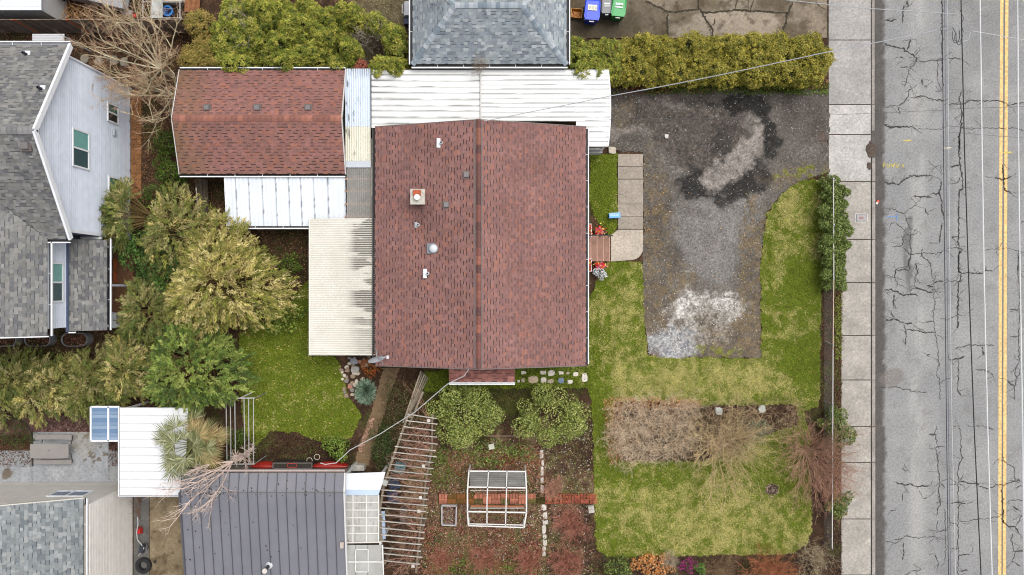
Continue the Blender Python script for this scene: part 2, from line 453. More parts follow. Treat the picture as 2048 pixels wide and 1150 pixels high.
lb = MB()
for xa, xb, xc in ((2003.5, 2000.5, 1999.3), (2013.5, 2010.5, 2008.5)):
    line_strip(lb, [(X(xa + 4), 60), (X(xa), Y(0)), (X(xb), Y(500)), (X(xc), Y(1150)), (X(xc - 2), -60)], .155, .0085, C(226, 190, 126))
lb.build('road_marking', M_paint, kind='structure')
cr = {'A': (0, [[(645,335),(700,355),(800,375),(840,410),(890,440),(895,475)],[(815,390),(835,340),(850,300)],[(870,410),(905,400),(935,378)],[(895,475),(960,475),(1030,465),(1100,455)],[(895,475),(850,510),(830,560),(815,620),(803,665)],[(765,520),(830,518)],[(1130,450),(1180,445),(1235,455)],[(845,640),(858,680),(830,700),(830,740),(800,780),(760,810),(640,820)],[(755,820),(768,880)],[(875,745),(950,735),(1030,765),(1110,770)],[(785,180),(785,100),(795,45),(830,50),(820,0)],[(650,160),(710,158),(745,145)],[(1130,795),(1230,800),(1300,772),(1400,775),(1540,775),(1600,805),(1717,785)],[(1230,800),(1240,870),(1235,960),(1220,1040),(1222,1150)],[(1240,700),(1220,760),(1230,800)],[(645,955),(720,970),(850,968),(900,990),(1085,990),(1130,965),(1230,975),(1270,990),(1400,980),(1540,985),(1650,982),(1717,1000)],[(645,960),(720,978),(850,970)],[(1055,465),(1050,600),(1085,700)],[(935,605),(935,645)],[(955,670),(980,668)],[(760,440),(800,450)],[(1090,0),(1085,200),(1090,450),(1095,700)]]),
 'B': (250, [[(645,440),(700,445),(755,460),(790,425),(850,390),(920,388),(1015,385)],[(870,545),(940,548),(1015,555)],[(655,635),(700,640),(750,665),(790,680),(830,650),(900,610)],[(700,740),(750,765),(800,810),(840,850),(900,820)],[(800,690),(830,760),(850,800),(845,900),(850,980),(830,1080),(735,1105),(730,1150)],[(705,935),(780,925),(790,865)],[(780,930),(850,990),(940,985),(1050,990),(1095,960)],[(935,940),(935,1010),(1000,1060),(1015,1150)],[(1085,430),(1065,520),(1090,590),(1085,640),(1100,700)],[(1005,525),(1065,525)],[(1222,60),(1218,200),(1225,300),(1240,380),(1250,480),(1220,500),(1215,700),(1215,850),(1210,940),(1245,960),(1215,980),(1215,1110),(1245,1140)],[(1150,320),(1225,305)],[(1130,458),(1200,445),(1225,400)],[(1160,860),(1215,855)],[(1120,945),(1215,942)],[(1405,965),(1500,950),(1600,945),(1675,965),(1670,1050),(1675,1130)],[(1240,1135),(1400,1135)],[(1490,400),(1555,420),(1625,390)],[(1555,300),(1560,420),(1565,500),(1625,525)],[(885,1060),(905,1145)],[(955,635),(980,690)],[(1030,318),(1080,315),(1080,390)],[(1090,750),(1075,850),(1068,905)],[(1690,760),(1717,735)]]),
 'C': (500, [[(850,45),(830,100),(840,150),(735,155),(725,210),(745,260),(735,305)],[(655,195),(720,208)],[(650,310),(700,300),(790,350),(880,340),(905,355)],[(720,340),(712,400),(745,450)],[(885,100),(905,175),(880,210),(882,290),(830,325)],[(882,290),(950,310),(1020,330)],[(935,50),(1000,100),(1010,200),(1030,250),(1020,300),(1030,380),(1020,540),(1035,640),(1060,780),(1060,850),(1050,950),(1070,1020),(1075,1150)],[(1030,250),(1100,235)],[(1115,210),(1140,240),(1215,242),(1260,230)],[(1245,180),(1320,175),(1400,180),(1420,160),(1480,162)],[(1220,0),(1215,160),(1240,180),(1220,240),(1210,360),(1210,600)],[(1125,535),(1210,495),(1250,505)],[(655,545),(715,528),(800,560),(860,565)],[(700,475),(720,528)],[(795,560),(815,640),(805,735)],[(815,605),(900,615),(960,635),(1035,632)],[(960,560),(1020,545)],[(1190,755),(1300,728),(1400,730),(1490,732)],[(1335,910),(1440,930),(1480,960)],[(1140,840),(1215,835),(1260,810)],[(1215,840),(1210,1080),(1240,1120)],[(615,1055),(720,1050),(850,1075),(840,1090),(970,1088)],[(1675,0),(1665,150),(1685,300),(1680,450),(1675,660),(1680,850),(1650,920),(1660,1000),(1640,1050),(1645,1150)],[(1600,450),(1680,460)],[(1605,668),(1675,660)],[(1590,1000),(1640,1045)],[(1690,910),(1670,990)],[(970,270),(1025,285)],[(1400,740),(1400,810)],[(970,810),(1000,805)]]),
 'D': (850, [[(1045,0),(1035,70),(1060,160),(1040,175),(1055,260),(1060,350),(1070,440),(1060,500),(1075,600),(1045,700)],[(985,72),(1035,72)],[(990,178),(1040,175)],[(1070,440),(1110,480)],[(1215,0),(1235,100),(1230,180),(1240,260),(1215,320),(1210,450),(1215,600),(1212,700),(1212,760),(1212,1150)],[(720,437),(790,455),(850,450),(900,475),(1000,465)],[(790,520),(785,580)],[(1140,460),(1210,455)],[(1215,440),(1245,395)],[(1230,430),(1320,450),(1390,450)],[(1370,470),(1450,490),(1500,455),(1550,460),(1650,430),(1690,430)],[(1510,265),(1560,275),(1640,330),(1645,430)],[(1155,600),(1215,590),(1270,605)],[(1140,745),(1210,765)],[(1215,735),(1290,740),(1370,720),(1450,720),(1550,685)],[(1550,490),(1555,740),(1600,780),(1650,780),(1680,830)],[(1555,605),(1640,575),(1717,578)],[(720,880),(780,870),(820,850),(900,865),(1040,855)],[(655,890),(720,905),(760,890)],[(795,905),(795,1000),(780,1035)],[(1060,730),(1045,780),(1060,820),(1110,800)],[(1110,640),(1115,860),(1110,1050)],[(1145,950),(1215,948)],[(1215,1000),(1300,992)],[(805,1145),(880,1115),(935,1112)],[(1340,10),(1440,12),(1490,45)],[(1630,620),(1690,660)],[(1700,690),(1660,760)],[(1630,830),(1615,890),(1650,970),(1717,965)],[(1650,970),(1625,1040),(1690,1085)],[(1645,500),(1645,480),(1717,465)],[(1215,1120),(1285,1115)],[(790,295),(805,315),(780,335)],[(685,660),(735,652)],[(940,560),(975,556)],[(1035,990),(1060,1060),(1050,1110)]])}
cb = MB(); k = 0
for oy, ls in cr.values():
    for l in ls:
        k += 1
        line_strip(cb, [(X(1600 + a / 3.833), Y(oy + b / 3.833)) for a, b in l], random.choice((.028, .036, .044, .06)), .0085, C(64, 62, 60), .024, k)
        for q_ in range(len(l)):      # fine side branches
            a, b = l[random.randrange(len(l))]; a2, b2 = a + random.uniform(-85, 85), b + random.uniform(-65, 65)
            line_strip(cb, [(X(1600 + a / 3.833), Y(oy + b / 3.833)), (X(1600 + (a + a2) / 7.666 + random.uniform(-3, 3)), Y(oy + (b + b2) / 7.666 + random.uniform(-3, 3))), (X(1600 + a2 / 3.833), Y(oy + b2 / 3.833))], .02, .0088, C(84, 82, 80), .018, k * 7 + q_)
cb.build('road_cracks', M_asphalt, kind='structure')
# utility paint marks on the road
mk = MB()
yel = C(206, 186, 90)
def stroke(b, pts, w, c, jit=.004): line_strip(b, [(X(p), Y(q)) for p, q in pts], w, .0125, c, jit, 3)
for st_ in ([(1766,335),(1766,326),(1770,327),(1770,331),(1766,331)],[(1768,331),(1771,335)],[(1774,326),(1774,334),(1778,335),(1779,327)],[(1781,335),(1782,327),(1786,335),(1787,327)],
            [(1793,325),(1789,326),(1789,330),(1793,331),(1793,335),(1789,336)],[(1794,327),(1798,328),(1797,331),(1794,336),(1799,336)],[(1803,335),(1804,328),(1806,335),(1807,328)]):
    stroke(mk, st_, .035, yel)
stroke(mk, [(1804,281.5),(1823,281)], .05, yel); stroke(mk, [(1884,296),(1903,296)], .04, C(220,214,180)); stroke(mk, [(2004,305),(2024,305)], .05, yel)
blu = C(112, 150, 196)
stroke(mk, [(1772,433),(1794,433)], .035, blu); stroke(mk, [(1794,425),(1794,443)], .035, blu)
mk.build('utility_mark', M_mark, kind='structure')

# pavement and kerb: every slab its own piece
sw = MB(); sw.box(X(1655, .12), X(1743.5, .12), -40, 40, -.1, .09, C(70, 66, 60)); sidewalk = sw.build('sidewalk', M_conc, kind='structure')
jy = [-1500, -700, -300, -160, -48, 80, 209, 269, 363, 479, 565, 671, 760, 853, 925, 1038, 1150, 1260, 1380, 1600, 2200]
random.seed(21)
def conc_col(base, seed):
    def f(gx, gy):
        n = fbm(gx, gy, .9, seed); n2 = fbm(gx, gy, .18, seed + 3)
        b = np.asarray(C(base))
        c = mixc(b * .66, b * .9, n)
        c = mixc(c, b * .6, sstep(.62, .8, n2) * .4)
        c = mixc(c, b * 1.05, sstep(.66, .8, fbm(gx, gy, .1, seed + 9)) * .6)
        return c
    return f
def slab(name, parent, x0, x1, y0, y1, z0, z1, base, seed, m=None, st=.12, poly=None):
    """a concrete slab: fine vertex-coloured top plus skirt"""
    b = MB()
    nx = max(2, int((x1 - x0) / st) + 1); ny = max(2, int((y1 - y0) / st) + 1)
    gx, gy = np.meshgrid(np.linspace(x0, x1, nx), np.linspace(y0, y1, ny))
    c = conc_col(base, seed)(gx, gy).reshape(-1, 3)
    i = np.arange(nx * ny).reshape(ny, nx)
    b.add(np.stack([gx, gy, np.full(gx.shape, z1)], -1).reshape(-1, 3), np.stack([i[:-1, :-1], i[:-1, 1:], i[1:, 1:], i[1:, :-1]], -1).reshape(-1, 4), c)
    b.add([(x0, y0, z1), (x1, y0, z1), (x1, y1, z1), (x0, y1, z1), (x0, y0, z0), (x1, y0, z0), (x1, y1, z0), (x0, y1, z0)],
          np.array([[0, 4, 5, 1], [1, 5, 6, 2], [2, 6, 7, 3], [3, 7, 4, 0]]), np.asarray(C(base)) * .8)
    return b.build(name, m or M_conc, parent)
for i in range(len(jy) - 1):
    a, b_ = jy[i], jy[i + 1]
    left = 1657.5 if b_ <= 363 else (1672 if b_ <= 480 else 1683)
    base = (206, 202, 196) if 200 <= a <= 280 else ((186, 182, 178) if b_ < 210 else (190, 183, 173))
    slab('paving_slab', sidewalk, X(left, .12), X(1741.5, .12), Y(b_ - .9, .12), Y(a + .9, .12), .05, .12 + random.uniform(-.004, .004), base, 40 + i)
kb = MB()
ks = [315, 363, 479, 565, 671, 760, 853, 925, 1038, 1150, 1300, 1600, 2200]
kerb = MB().box(X(1743.5, .12), X(1749), -40, 40, -.1, .05, C(96, 92, 88)).build('kerb', M_conc, kind='structure')
for a, b_ in zip(ks[:-1], ks[1:]):
    slab('kerb_stone', kerb, X(1744, .12), X(1750.5, .12), Y(b_ - .6, .12), Y(a + .6, .12), 0, .125, (176, 170, 162), int(a))
for a, b_ in zip([-1500, -300, 0, 80, 209], [-300, 0, 80, 209, 262]):
    slab('kerb_stone', kerb, X(1743.5, .06), X(1749, .06), Y(b_ - .6, .06), Y(a + .6, .06), 0, .07, (168, 162, 154), int(a) + 2)
# worn dirt over the broken kerb at the drive mouth
b = MB(); r = np.random.default_rng(4)
for cx, cy, rx, ry in ((1742, 300, 9, 17), (1738, 331, 5, 8), (1645, 275, 8, 12)):
    n = 14
    pts = [(X(cx + rx * math.cos(t) * r.uniform(.7, 1.2), .12), Y(cy + ry * math.sin(t) * r.uniform(.7, 1.2), .12)) for t in np.linspace(0, 6.28, n, endpoint=False)]
    b.prism(pts, .1, .135 + .004 * (cx % 3), C(96, 84, 76))
b.build('kerb_dirt', M_soil, kind='stuff')

# gravel drive -----------------------------------------------------------
DRIVE = [(1214,176),(1300,182),(1450,176),(1560,184),(1657,178),(1657.5,346),(1600,364),(1560,390),(1532,430),(1521,520),(1523,716),(1440,716),(1330,716),(1296,708),(1288,640),(1282,523),(1286,480),(1286,305),(1216,300)]
DRP = ppoly(DRIVE)
def drive_col(gx, gy):
    px, py = PX(gx, GZ), PY(gy, GZ)
    w1 = lambda k: ((fbm(px, py, 60, 400 + k) - .5) * 56 + (fbm(px, py, 15, 410 + k) - .5) * 24) * (.4 + .6 * sstep(580, 480, PY(gy, GZ)))
    px, py = px + w1(0), py + w1(5)
    n = fbm(gx, gy, 1.1, 51); n2 = fbm(gx, gy, .22, 52); n3 = fbm(gx, gy, .09, 53)
    c = mixc(C(78, 72, 66), C(114, 108, 101), n)
    c = mixc(c, mixc(C(86, 76, 64), C(122, 110, 96), n2), sstep(520, 640, py) * .7)
    c = mixc(c, C(136, 133, 129), ell(px, py, 1425, 470, 80, 110, nz=.4, s=60, soft=.5) * .6)
    br = mixc(C(84, 74, 58), C(134, 114, 82), n2)
    edge = np.maximum.reduce([ell(px, py, 1305, 520, 26, 240, nz=.6, s=30), ell(px, py, 1600, 350, 80, 22, -12, nz=.5), ell(px, py, 1512, 480, 26, 90, nz=.6), ell(px, py, 1510, 640, 36, 90, nz=.6), ell(px, py, 1330, 560, 45, 50, nz=.6), ell(px, py, 1445, 690, 70, 30, nz=.5), ell(px, py, 1250, 240, 28, 34, nz=.6)])
    c = mixc(c, br, edge * (.1 + .5 * sstep(.35, .62, n2)))
    c = mixc(c, C(112, 116, 44), np.maximum(ell(px, py, 1600, 345, 60, 12, -12, nz=.6), ell(px, py, 1400, 705, 90, 12, nz=.6)) * sstep(.45, .6, n2) * .8)
    # dark damp gravel in the middle of the drive
    dk = np.maximum(ell(px, py, 1390, 260, 105, 60, 10, nz=.45, s=50), ell(px, py, 1330, 205, 100, 26, nz=.5))
    c = mixc(c, mixc(C(50, 45, 42), C(92, 82, 74), sstep(.35, .65, n3)), dk * .62)
    wet = np.maximum.reduce([ell(px, py, 1450, 360, 100, 44, -18, nz=.6, s=40, seed=8, soft=.3), ell(px, py, 1528, 268, 28, 50, -15, nz=.6, s=34, seed=9, soft=.3), ell(px, py, 1400, 375, 42, 20, 20, nz=.7, s=30), ell(px, py, 1490, 216, 60, 16, 5, nz=.8, s=30, soft=.3), ell(px, py, 1440, 290, 40, 40, 0, nz=.9, s=36, soft=.4) * .6])
    c = mixc(c, mixc(C(30, 29, 28), C(54, 52, 50), n2), wet * .95)
    sand = np.maximum.reduce([ell(px, py, 1468, 332, 58, 25, -36, nz=.6, s=36, seed=12, soft=.3), ell(px, py, 1430, 352, 32, 26, 0, nz=.7, s=26, soft=.3), ell(px, py, 1512, 290, 22, 30, 30, nz=.6, s=30, seed=13, soft=.35), ell(px, py, 1498, 250, 22, 16, 0, nz=.9, s=24, seed=15, soft=.5) * .7, ell(px, py, 1345, 215, 60, 8, 3, nz=.8, s=30, soft=.5) * .4, ell(px, py, 1250, 268, 60, 12, 4, nz=.7, s=30, soft=.5) * .6])
    c = mixc(c, mixc(C(132, 124, 117), C(166, 156, 148), n), sand * (.55 + .4 * sstep(.3, .6, n2)))
    # pale crushed rock at the lower end
    wh = np.maximum(ell(px, py, 1372, 612, 34, 28, -20, nz=.6, s=22, soft=.6), ell(px, py, 1450, 612, 36, 22, 0, nz=.8, s=20, soft=.6))
    c = mixc(c, mixc(C(160, 154, 146), C(216, 212, 206), sstep(.3, .6, n3)), wh * (.35 + .65 * sstep(.35, .55, n2)))
    gr = ell(px, py, 1343, 682, 54, 36, 0, nz=.25, s=20, soft=.3)
    c = mixc(c, mixc(C(128, 128, 130), C(178, 177, 176), sstep(.3, .7, n3)), gr)
    lg = ell(px, py, 1410, 650, 70, 40, -20, nz=.6, s=20)
    c = mixc(c, C(176, 168, 156), lg * .45 * sstep(.4, .6, n3))
    spk = sstep(.76, .86, fbm(gx, gy, .11, 77, 2))
    c = mixc(c, C(180, 176, 170), spk * .3)
    return c
def warp(f, amp=.10, s=.35):
    def g(cx, cy):
        return f(cx + (fbm(cx, cy, s, 61) - .5) * 2 * amp, cy + (fbm(cx, cy, s, 62) - .5) * 2 * amp)
    return g
grid_sheet('gravel_drive', X(1205), X(1658), Y(725), Y(165), .05, lambda x, y: GZ + .028 + .016 * (fbm(x, y, .12, 14) - .5), drive_col, M_gravel,
           warp(lambda a, b: inpoly(a, b, DRP), .14, .3), kind='structure')

# neighbour's cracked concrete drive (top)
nd = MB().box(X(1134, GZ), X(1654, GZ), Y(76, GZ), 24, -.1, GZ + .035, C(80, 72, 60)).build('concrete_drive', M_conc, kind='structure')
dirtc = (112, 100, 84)
pans = [([(1134,-200),(1215,-200),(1215,14),(1236,45),(1236,76),(1134,76)], (104, 90, 74)), ([(1215,-200),(1292,-200),(1292,3),(1336,24),(1334,76),(1237,76),(1237,45),(1216,14)], (124, 112, 96)),
        ([(1293,-200),(1397,-200),(1397,17),(1350,24),(1337,23),(1293,2)], (148, 134, 116)), ([(1336,25),(1350,25.5),(1398,18.5),(1412,40),(1424,76),(1335,76)], (164, 152, 134)),
        ([(1398,-200),(1502,-200),(1496,21),(1470,19),(1430,24),(1404,24),(1398,17)], (150, 138, 120)), ([(1404,25),(1430,25.5),(1470,20.5),(1496,22.5),(1575,26),(1566,76),(1426,76),(1413,40)], (172, 158, 140)),
        ([(1503,-200),(1586,-200),(1586,4),(1576,25),(1497,21)], (140, 128, 112)), ([(1587,-200),(1654,-200),(1654,76),(1567.5,76),(1576.5,27),(1587,5)], (152, 138, 120))]
for i, (pl, base) in enumerate(pans):
    zz = GZ + .045
    pw = ppoly(pl, zz); x0 = min(p[0] for p in pw); x1 = max(p[0] for p in pw); y0 = min(p[1] for p in pw); y1 = min(max(p[1] for p in pw), 22)
    cf = conc_col(base, 300 + i)
    def pcol(gx, gy, cf=cf):
        px, py = PX(gx, zz), PY(gy, zz)
        c = cf(gx, gy)
        c = mixc(c, C(84, 72, 52), sstep(.38, .7, fbm(gx, gy, .8, 91)) * .7)
        c = mixc(c, C(70, 58, 44), sstep(.58, .74, fbm(gx, gy, .3, 93)) * .6)
        c = mixc(c, C(74, 66, 54), ell(px, py, 1185, 50, 90, 34, nz=.3) * .6)
        return c
    cx0, cy0 = sum(p[0] for p in pw) / len(pw), sum(p[1] for p in pw) / len(pw)
    grid_sheet('concrete_slab', x0, x1, y0, y1, .07, zz + i * .001, pcol, M_conc, warp(lambda a, b, pw=pw: inpoly(a, b, pw), .02, .2), parent=nd)

ncb = MB()
for k_, l_ in enumerate([[(1292,2),(1336,23),(1350,24.5),(1398,17.5),(1404,24.5),(1430,25),(1470,19.8),(1496,21.5),(1576,26)],[(1397,-20),(1397,17)],[(1404,24.5),(1412,40),(1425,58),(1425,76)],[(1335,24),(1335,76)],[(1586,4),(1576,27),(1566,62),(1566,76)],[(1215,14),(1236,44),(1237,58)],[(1477,-10),(1470,19)],[(1508,0),(1500,21)],[(1632,0),(1640,14),(1654,21)],[(1421,56),(1428,48),(1430,36)]]):
    line_strip(ncb, [(X(a_, .16), Y(b_, .16)) for a_, b_ in l_], .075 if k_ < 5 else .04, GZ + .0575, C(62, 56, 44), .02, k_)
ncb.build('drive_cracks', M_asphalt, kind='structure')
# front walk (L-shaped) in slabs
wk = MB().box(X(1237, GZ), X(1284, GZ), Y(500, GZ), Y(310, GZ), 0, GZ + .04, C(84, 78, 70)).build('front_walk', M_conc, kind='structure')
for a, b_ in ((308, 332.5), (333.5, 357.5), (359, 407.5), (408.3, 432.8), (433.5, 458)):
    slab('paving_slab', wk, X(1236, .17), X(1286, .17), Y(b_, .17), Y(a, .17), .05, .17 + random.uniform(-.003, .003), (182, 170, 156), int(a))
b = MB(); pl = [(1222, 470), (1236, 459.5), (1286, 459.5), (1286, 490)] + [(1262 + 24 * math.cos(t), 496 + 24 * math.sin(t)) for t in np.linspace(.1, 1.5, 8)] + [(1222, 523)]
b.prism(ppoly(pl, .17), .05, .17, C(188, 176, 160)); b.build('paving_slab', M_conc, wk)

# back path, patio pads, far-left yard
b = MB(); pl = [(768,735),(800,735),(782,785),(768,830),(750,880),(738,932),(708,932),(722,880),(744,820),(752,790)]
path = grid_sheet('garden_path', X(700), X(805), Y(935), Y(730), .06, GZ + .035, conc_col((140, 116, 88), 71), M_conc, warp(lambda a, b_: inpoly(a, b_, ppoly(pl)), .03), kind='structure')
pt = MB().box(X(-200), X(238), Y(967), Y(900), 0, GZ + .02, C(150, 152, 154)).build('patio', M_conc, kind='structure')
def patio_col(gx, gy):
    px, py = PX(gx, .14), PY(gy, .14)
    c = mixc(C(150, 153, 157), C(176, 178, 180), fbm(gx, gy, .8, 81))
    st_ = ell(px, py, 185, 900, 40, 40, nz=.5) * sstep(.58, .66, fbm(gx, gy, .22, 83))
    c = mixc(c, C(108, 94, 74), np.maximum(st_, ell(px, py, 14, 948, 10, 12, nz=.6)) * .85)
    return mixc(c, C(166, 158, 140), ell(px, py, 165, 880, 30, 40, nz=.4) * .4)
grid_sheet('concrete_slab', X(66, .14), X(217, .14), Y(964, .14), Y(864, .14), .05, .14, patio_col, M_conc, parent=pt)
grid_sheet('concrete_slab', X(-100, .14), X(63, .14), Y(964, .14), Y(934, .14), .08, .135, patio_col, M_conc, parent=pt)
slab('concrete_slab', pt, X(221, .14), X(240, .14), Y(964, .14), Y(936, .14), .05, .135, (170, 172, 172), 9)
def alley_col(gx, gy):
    n = fbm(gx, gy, .7, 85)
    c = mixc(C(96, 80, 54), C(166, 150, 124), n)
    return mixc(c, C(70, 56, 40), sstep(.6, .8, fbm(gx, gy, .3, 87)) * .6)
grid_sheet('alley_concrete', X(302), X(372), Y(1260), Y(985), .07, GZ + .03, alley_col, M_conc, kind='structure')
grid_sheet('alley_strip', X(270), X(300.5), Y(1260), Y(985), .07, GZ + .022, conc_col((118, 116, 112), 31), M_conc, kind='structure')

# ------------------------------------------------------------------ lawns: soil-green sheet plus real blades
BED = [(1228,803),(1395,803),(1400,811),(1590,808),(1597,848),(1540,868),(1480,880),(1410,922),(1300,922),(1236,920),(1226,860)]
LAWN = [(1178,600),(1190,572),(1214,523),(1284,523),(1288,640),(1296,708),(1330,716),(1523,716),(1521,520),(1532,430),(1560,390),(1600,364),(1645,359),(1643,520),(1639,700),(1637,812),(1606,820),(1620,870),(1622,1060),(1612,1090),(1582,1108),(1212,1112),(1193,1095),(1187,900),(1183,800),(1176,776),(1120,772),(1040,776),(850,782),(848,742),(1178,732)]
LAWN2 = [(1181,311),(1234,306),(1234,452),(1222,471),(1204,456),(1188,430),(1180,400)]
LAWN3 = [(478,668),(545,640),(590,595),(612,565),(622,560),(622,712),(672,712),(690,760),(700,800),(724,830),(706,872),(650,886),(600,866),(540,862),(512,890),(490,860),(480,780)]
LZ = GZ + .03
def lawn_mask(cx, cy, polys, holes=()):
    m = np.zeros(cx.shape, bool)
    for p in polys: m |= inpoly(cx, cy, p)
    for p in holes: m &= ~inpoly(cx, cy, p)
    return m
def straw(gx, gy, back=False):
    px, py = PX(gx, LZ), PY(gy, LZ)
    s = .38 + .6 * (fbm(gx, gy, 1.3, 101) - .5) + 1.0 * (fbm(gx, gy, .24, 102, 3) - .5)
    if back: return np.clip(s - .2, 0, .7)
    S_ = dict(nz=.5, s=70, soft=.6)
    s = s + .26 * ell(px, py, 1400, 1030, 230, 75, **S_) + .34 * ell(px, py, 1410, 768, 180, 40, **S_)
    s = s + .22 * ell(px, py, 1585, 450, 60, 100, **S_) + .22 * ell(px, py, 1230, 650, 40, 110, **S_)
    s = s - .45 * ell(px, py, 1605, 570, 40, 60, nz=.6, s=50, soft=.4) - .42 * ell(px, py, 1610, 720, 36, 60, nz=.6, s=50, soft=.4)
    s = s - .4 * ell(px, py, 1200, 800, 26, 90, **S_) - .25 * ell(px, py, 1340, 950, 170, 26, **S_) - .4 * ell(px, py, 1205, 390, 40, 120, **S_) - .35 * ell(px, py, 1205, 560, 40, 40, **S_) - .5 * ell(px, py, 950, 760, 200, 40, soft=.4)
    return np.clip(s, 0, 1)
GREEN1, GREEN2, STRAW1, STRAW2 = C(84, 104, 26, 1.35), C(142, 152, 52, 1.35), C(168, 164, 90, 1.3), C(208, 198, 136, 1.3)
def lawn_col(gx, gy, back=False):
    s = straw(gx, gy, back)
    n = fbm(gx, gy, .35, 111)
    g = mixc(C(80, 100, 26), C(112, 128, 40), n)
    t = mixc(C(126, 128, 54), C(160, 154, 84), n)
    return mixc(g, t, sstep(.2, .75, s))
lawn_specs = [('front_lawn', [ppoly(LAWN)], [ppoly(BED)], 1172, 1650, 1116, 352, False), ('side_lawn', [ppoly(LAWN2)], [], 1175, 1240, 475, 302, False), ('back_lawn', [ppoly(LAWN3)], [], 470, 730, 895, 555, True)]
LAWN_FULL = [(845, 1650, 1116, 302)]
def blades(name, pl, ho, bx, dens, back, seed):
    r = np.random.default_rng(seed)
    x0, x1, y0, y1 = bx
    n = int((x1 - x0) * (y1 - y0) * dens)
    x = r.uniform(x0, x1, n); y = r.uniform(y0, y1, n)
    k = warp(lambda a, b_: lawn_mask(a, b_, pl, ho), .11, .28)(x, y)
    x, y = x[k], y[k]; n = len(x)
    s = straw(x, y, back)
    isst = r.random(n) < sstep(.12, .95, s)
    t = r.random((n, 1))
    cg = np.asarray(GREEN1) * (1 - t) + np.asarray(GREEN2) * t
    cs = np.asarray(STRAW1) * (1 - t) + np.asarray(STRAW2) * t
    c = np.where(isst[:, None], cs, cg)
    a = r.uniform(0, 6.283, n); h = r.uniform(.035, .075, n); le = r.uniform(.03, .10, n); w = r.uniform(.010, .022, n)
    dx, dy = np.cos(a), np.sin(a)
    z0 = np.full(n, LZ - .005)
    V = np.stack([np.stack([x - dy * w, y + dx * w, z0], 1), np.stack([x + dy * w, y - dx * w, z0], 1), np.stack([x + dx * le, y + dy * le, LZ + h], 1)], 1).reshape(-1, 3)
    b = MB(); b.add(V, np.arange(n * 3).reshape(-1, 3), np.repeat(c, 3, 0))
    return b.build(name, M_leaf, kind='stuff')
for i, (nm, pl, ho, a0, a1, b0, b1, back) in enumerate(lawn_specs):
    if nm == 'front_lawn': a0 = 845
    grid_sheet(nm, X(a0), X(a1), Y(b0), Y(b1), .06, LZ, lambda gx, gy, bk=back: lawn_col(gx, gy, bk), M_soil, warp(lambda a, b_, pl=pl, ho=ho: lawn_mask(a, b_, pl, ho), .11, .28), kind='structure')
    blades('grass', pl, ho, (X(a0), X(a1), Y(b0), Y(b1)), 1900 if nm != 'front_lawn' else 1700, back, 200 + i)

# scattered litter / ground cover as stuff
def scatter(name, poly, dens, pal, L=(.05, .11), W=(.02, .05), seed=0, up=.35, z=GZ + .02, hmax=.06, warpamp=.15, holes=(), clump=None):
    pw = ppoly(poly); hw = [ppoly(h) for h in holes]
    r = np.random.default_rng(seed)
    x0, x1 = min(p[0] for p in pw), max(p[0] for p in pw); y0, y1 = min(p[1] for p in pw), max(p[1] for p in pw)
    n = int((x1 - x0) * (y1 - y0) * dens)
    x, y = r.uniform(x0, x1, n), r.uniform(y0, y1, n)
    k = warp(lambda a, b_: lawn_mask(a, b_, [pw], hw), warpamp)(x, y)
    if clump: k &= fbm(x, y, clump[0], seed + 5) > clump[1] + r.normal(size=n) * .06
    x, y = x[k], y[k]; n = len(x)
    pal = np.array([C(p) for p in pal])
    idx = np.clip(((fbm(x, y, .8, seed) - .25) * 2 * len(pal) + r.normal(size=n) * len(pal) * .35), 0, len(pal) - 1).astype(int)
    c = pal[idx] * r.uniform(.75, 1.25, (n, 1))
    d = r.normal(size=(n, 3)); d[:, 2] = np.abs(d[:, 2]) * up
    c = np.minimum(c * 1.45, .8)
    b = MB()
    b.leaves(np.stack([x, y, z + r.random(n) * hmax], 1), d, r.uniform(*L, n), r.uniform(*W, n), c, seed=seed)
    return b.build(name, M_leaf, kind='stuff')
litter = [(110,78,54),(80,56,40),(150,116,84),(64,48,36),(128,92,60)]
scatter('leaf_litter', [(0,66),(420,60),(420,140),(345,140),(345,500),(262,430),(262,260),(240,165),(140,95),(0,95)], 260, litter, seed=1)
scatter('leaf_litter', [(370,360),(470,365),(470,460),(620,460),(620,560),(560,640),(470,680),(460,560),(390,470)], 260, litter + [(70,84,34)], seed=2)
scatter('bark_mulch', [(0,812),(190,812),(190,862),(62,862),(50,838),(0,830)], 420, [(120,92,86),(90,62,56),(150,124,116),(70,48,44)], L=(.06,.12), W=(.03,.05), seed=3)
scatter('bark_mulch', [(219,882),(240,882),(240,935),(219,935)], 420, [(120,92,86),(90,62,56),(150,124,116),(70,48,44)], L=(.06,.12), W=(.03,.05), seed=4)
scatter('bark_mulch', [(-10,838),(55,842),(64,880),(64,932),(-10,932)], 300, [(96,64,44),(120,84,58),(80,52,36)], seed=5)
scatter('leaf_litter', [(0,660),(240,655),(260,700),(200,745),(0,745)], 300, [(70,52,36),(96,72,48),(60,66,30),(130,100,72)], seed=6)
scatter('bark_mulch', [(1646,560),(1684,575),(1682,830),(1638,830),(1642,700)], 420, [(92,62,48),(70,48,38),(120,88,66),(84,90,40)], seed=7)
scatter('ground_cover', [(1666,590),(1683,590),(1683,720),(1668,720)], 500, [(110,124,46),(134,140,60),(80,96,34)], seed=8, hmax=.15)
KG = [(850,885),(1090,880),(1182,850),(1186,1160),(800,1160),(840,1060),(858,960)]
BP = [(872,986),(1190,986),(1190,1008),(872,1008)]
scatter('ground_cover', KG, 380, [(84,56,48),(124,92,78),(96,66,54),(156,134,106),(118,120,76),(92,100,48)], seed=9, holes=[BP, [(1092,880),(1186,880),(1186,1130),(1092,1130)]], L=(.05, .12), W=(.03, .06), clump=(.5, .38))
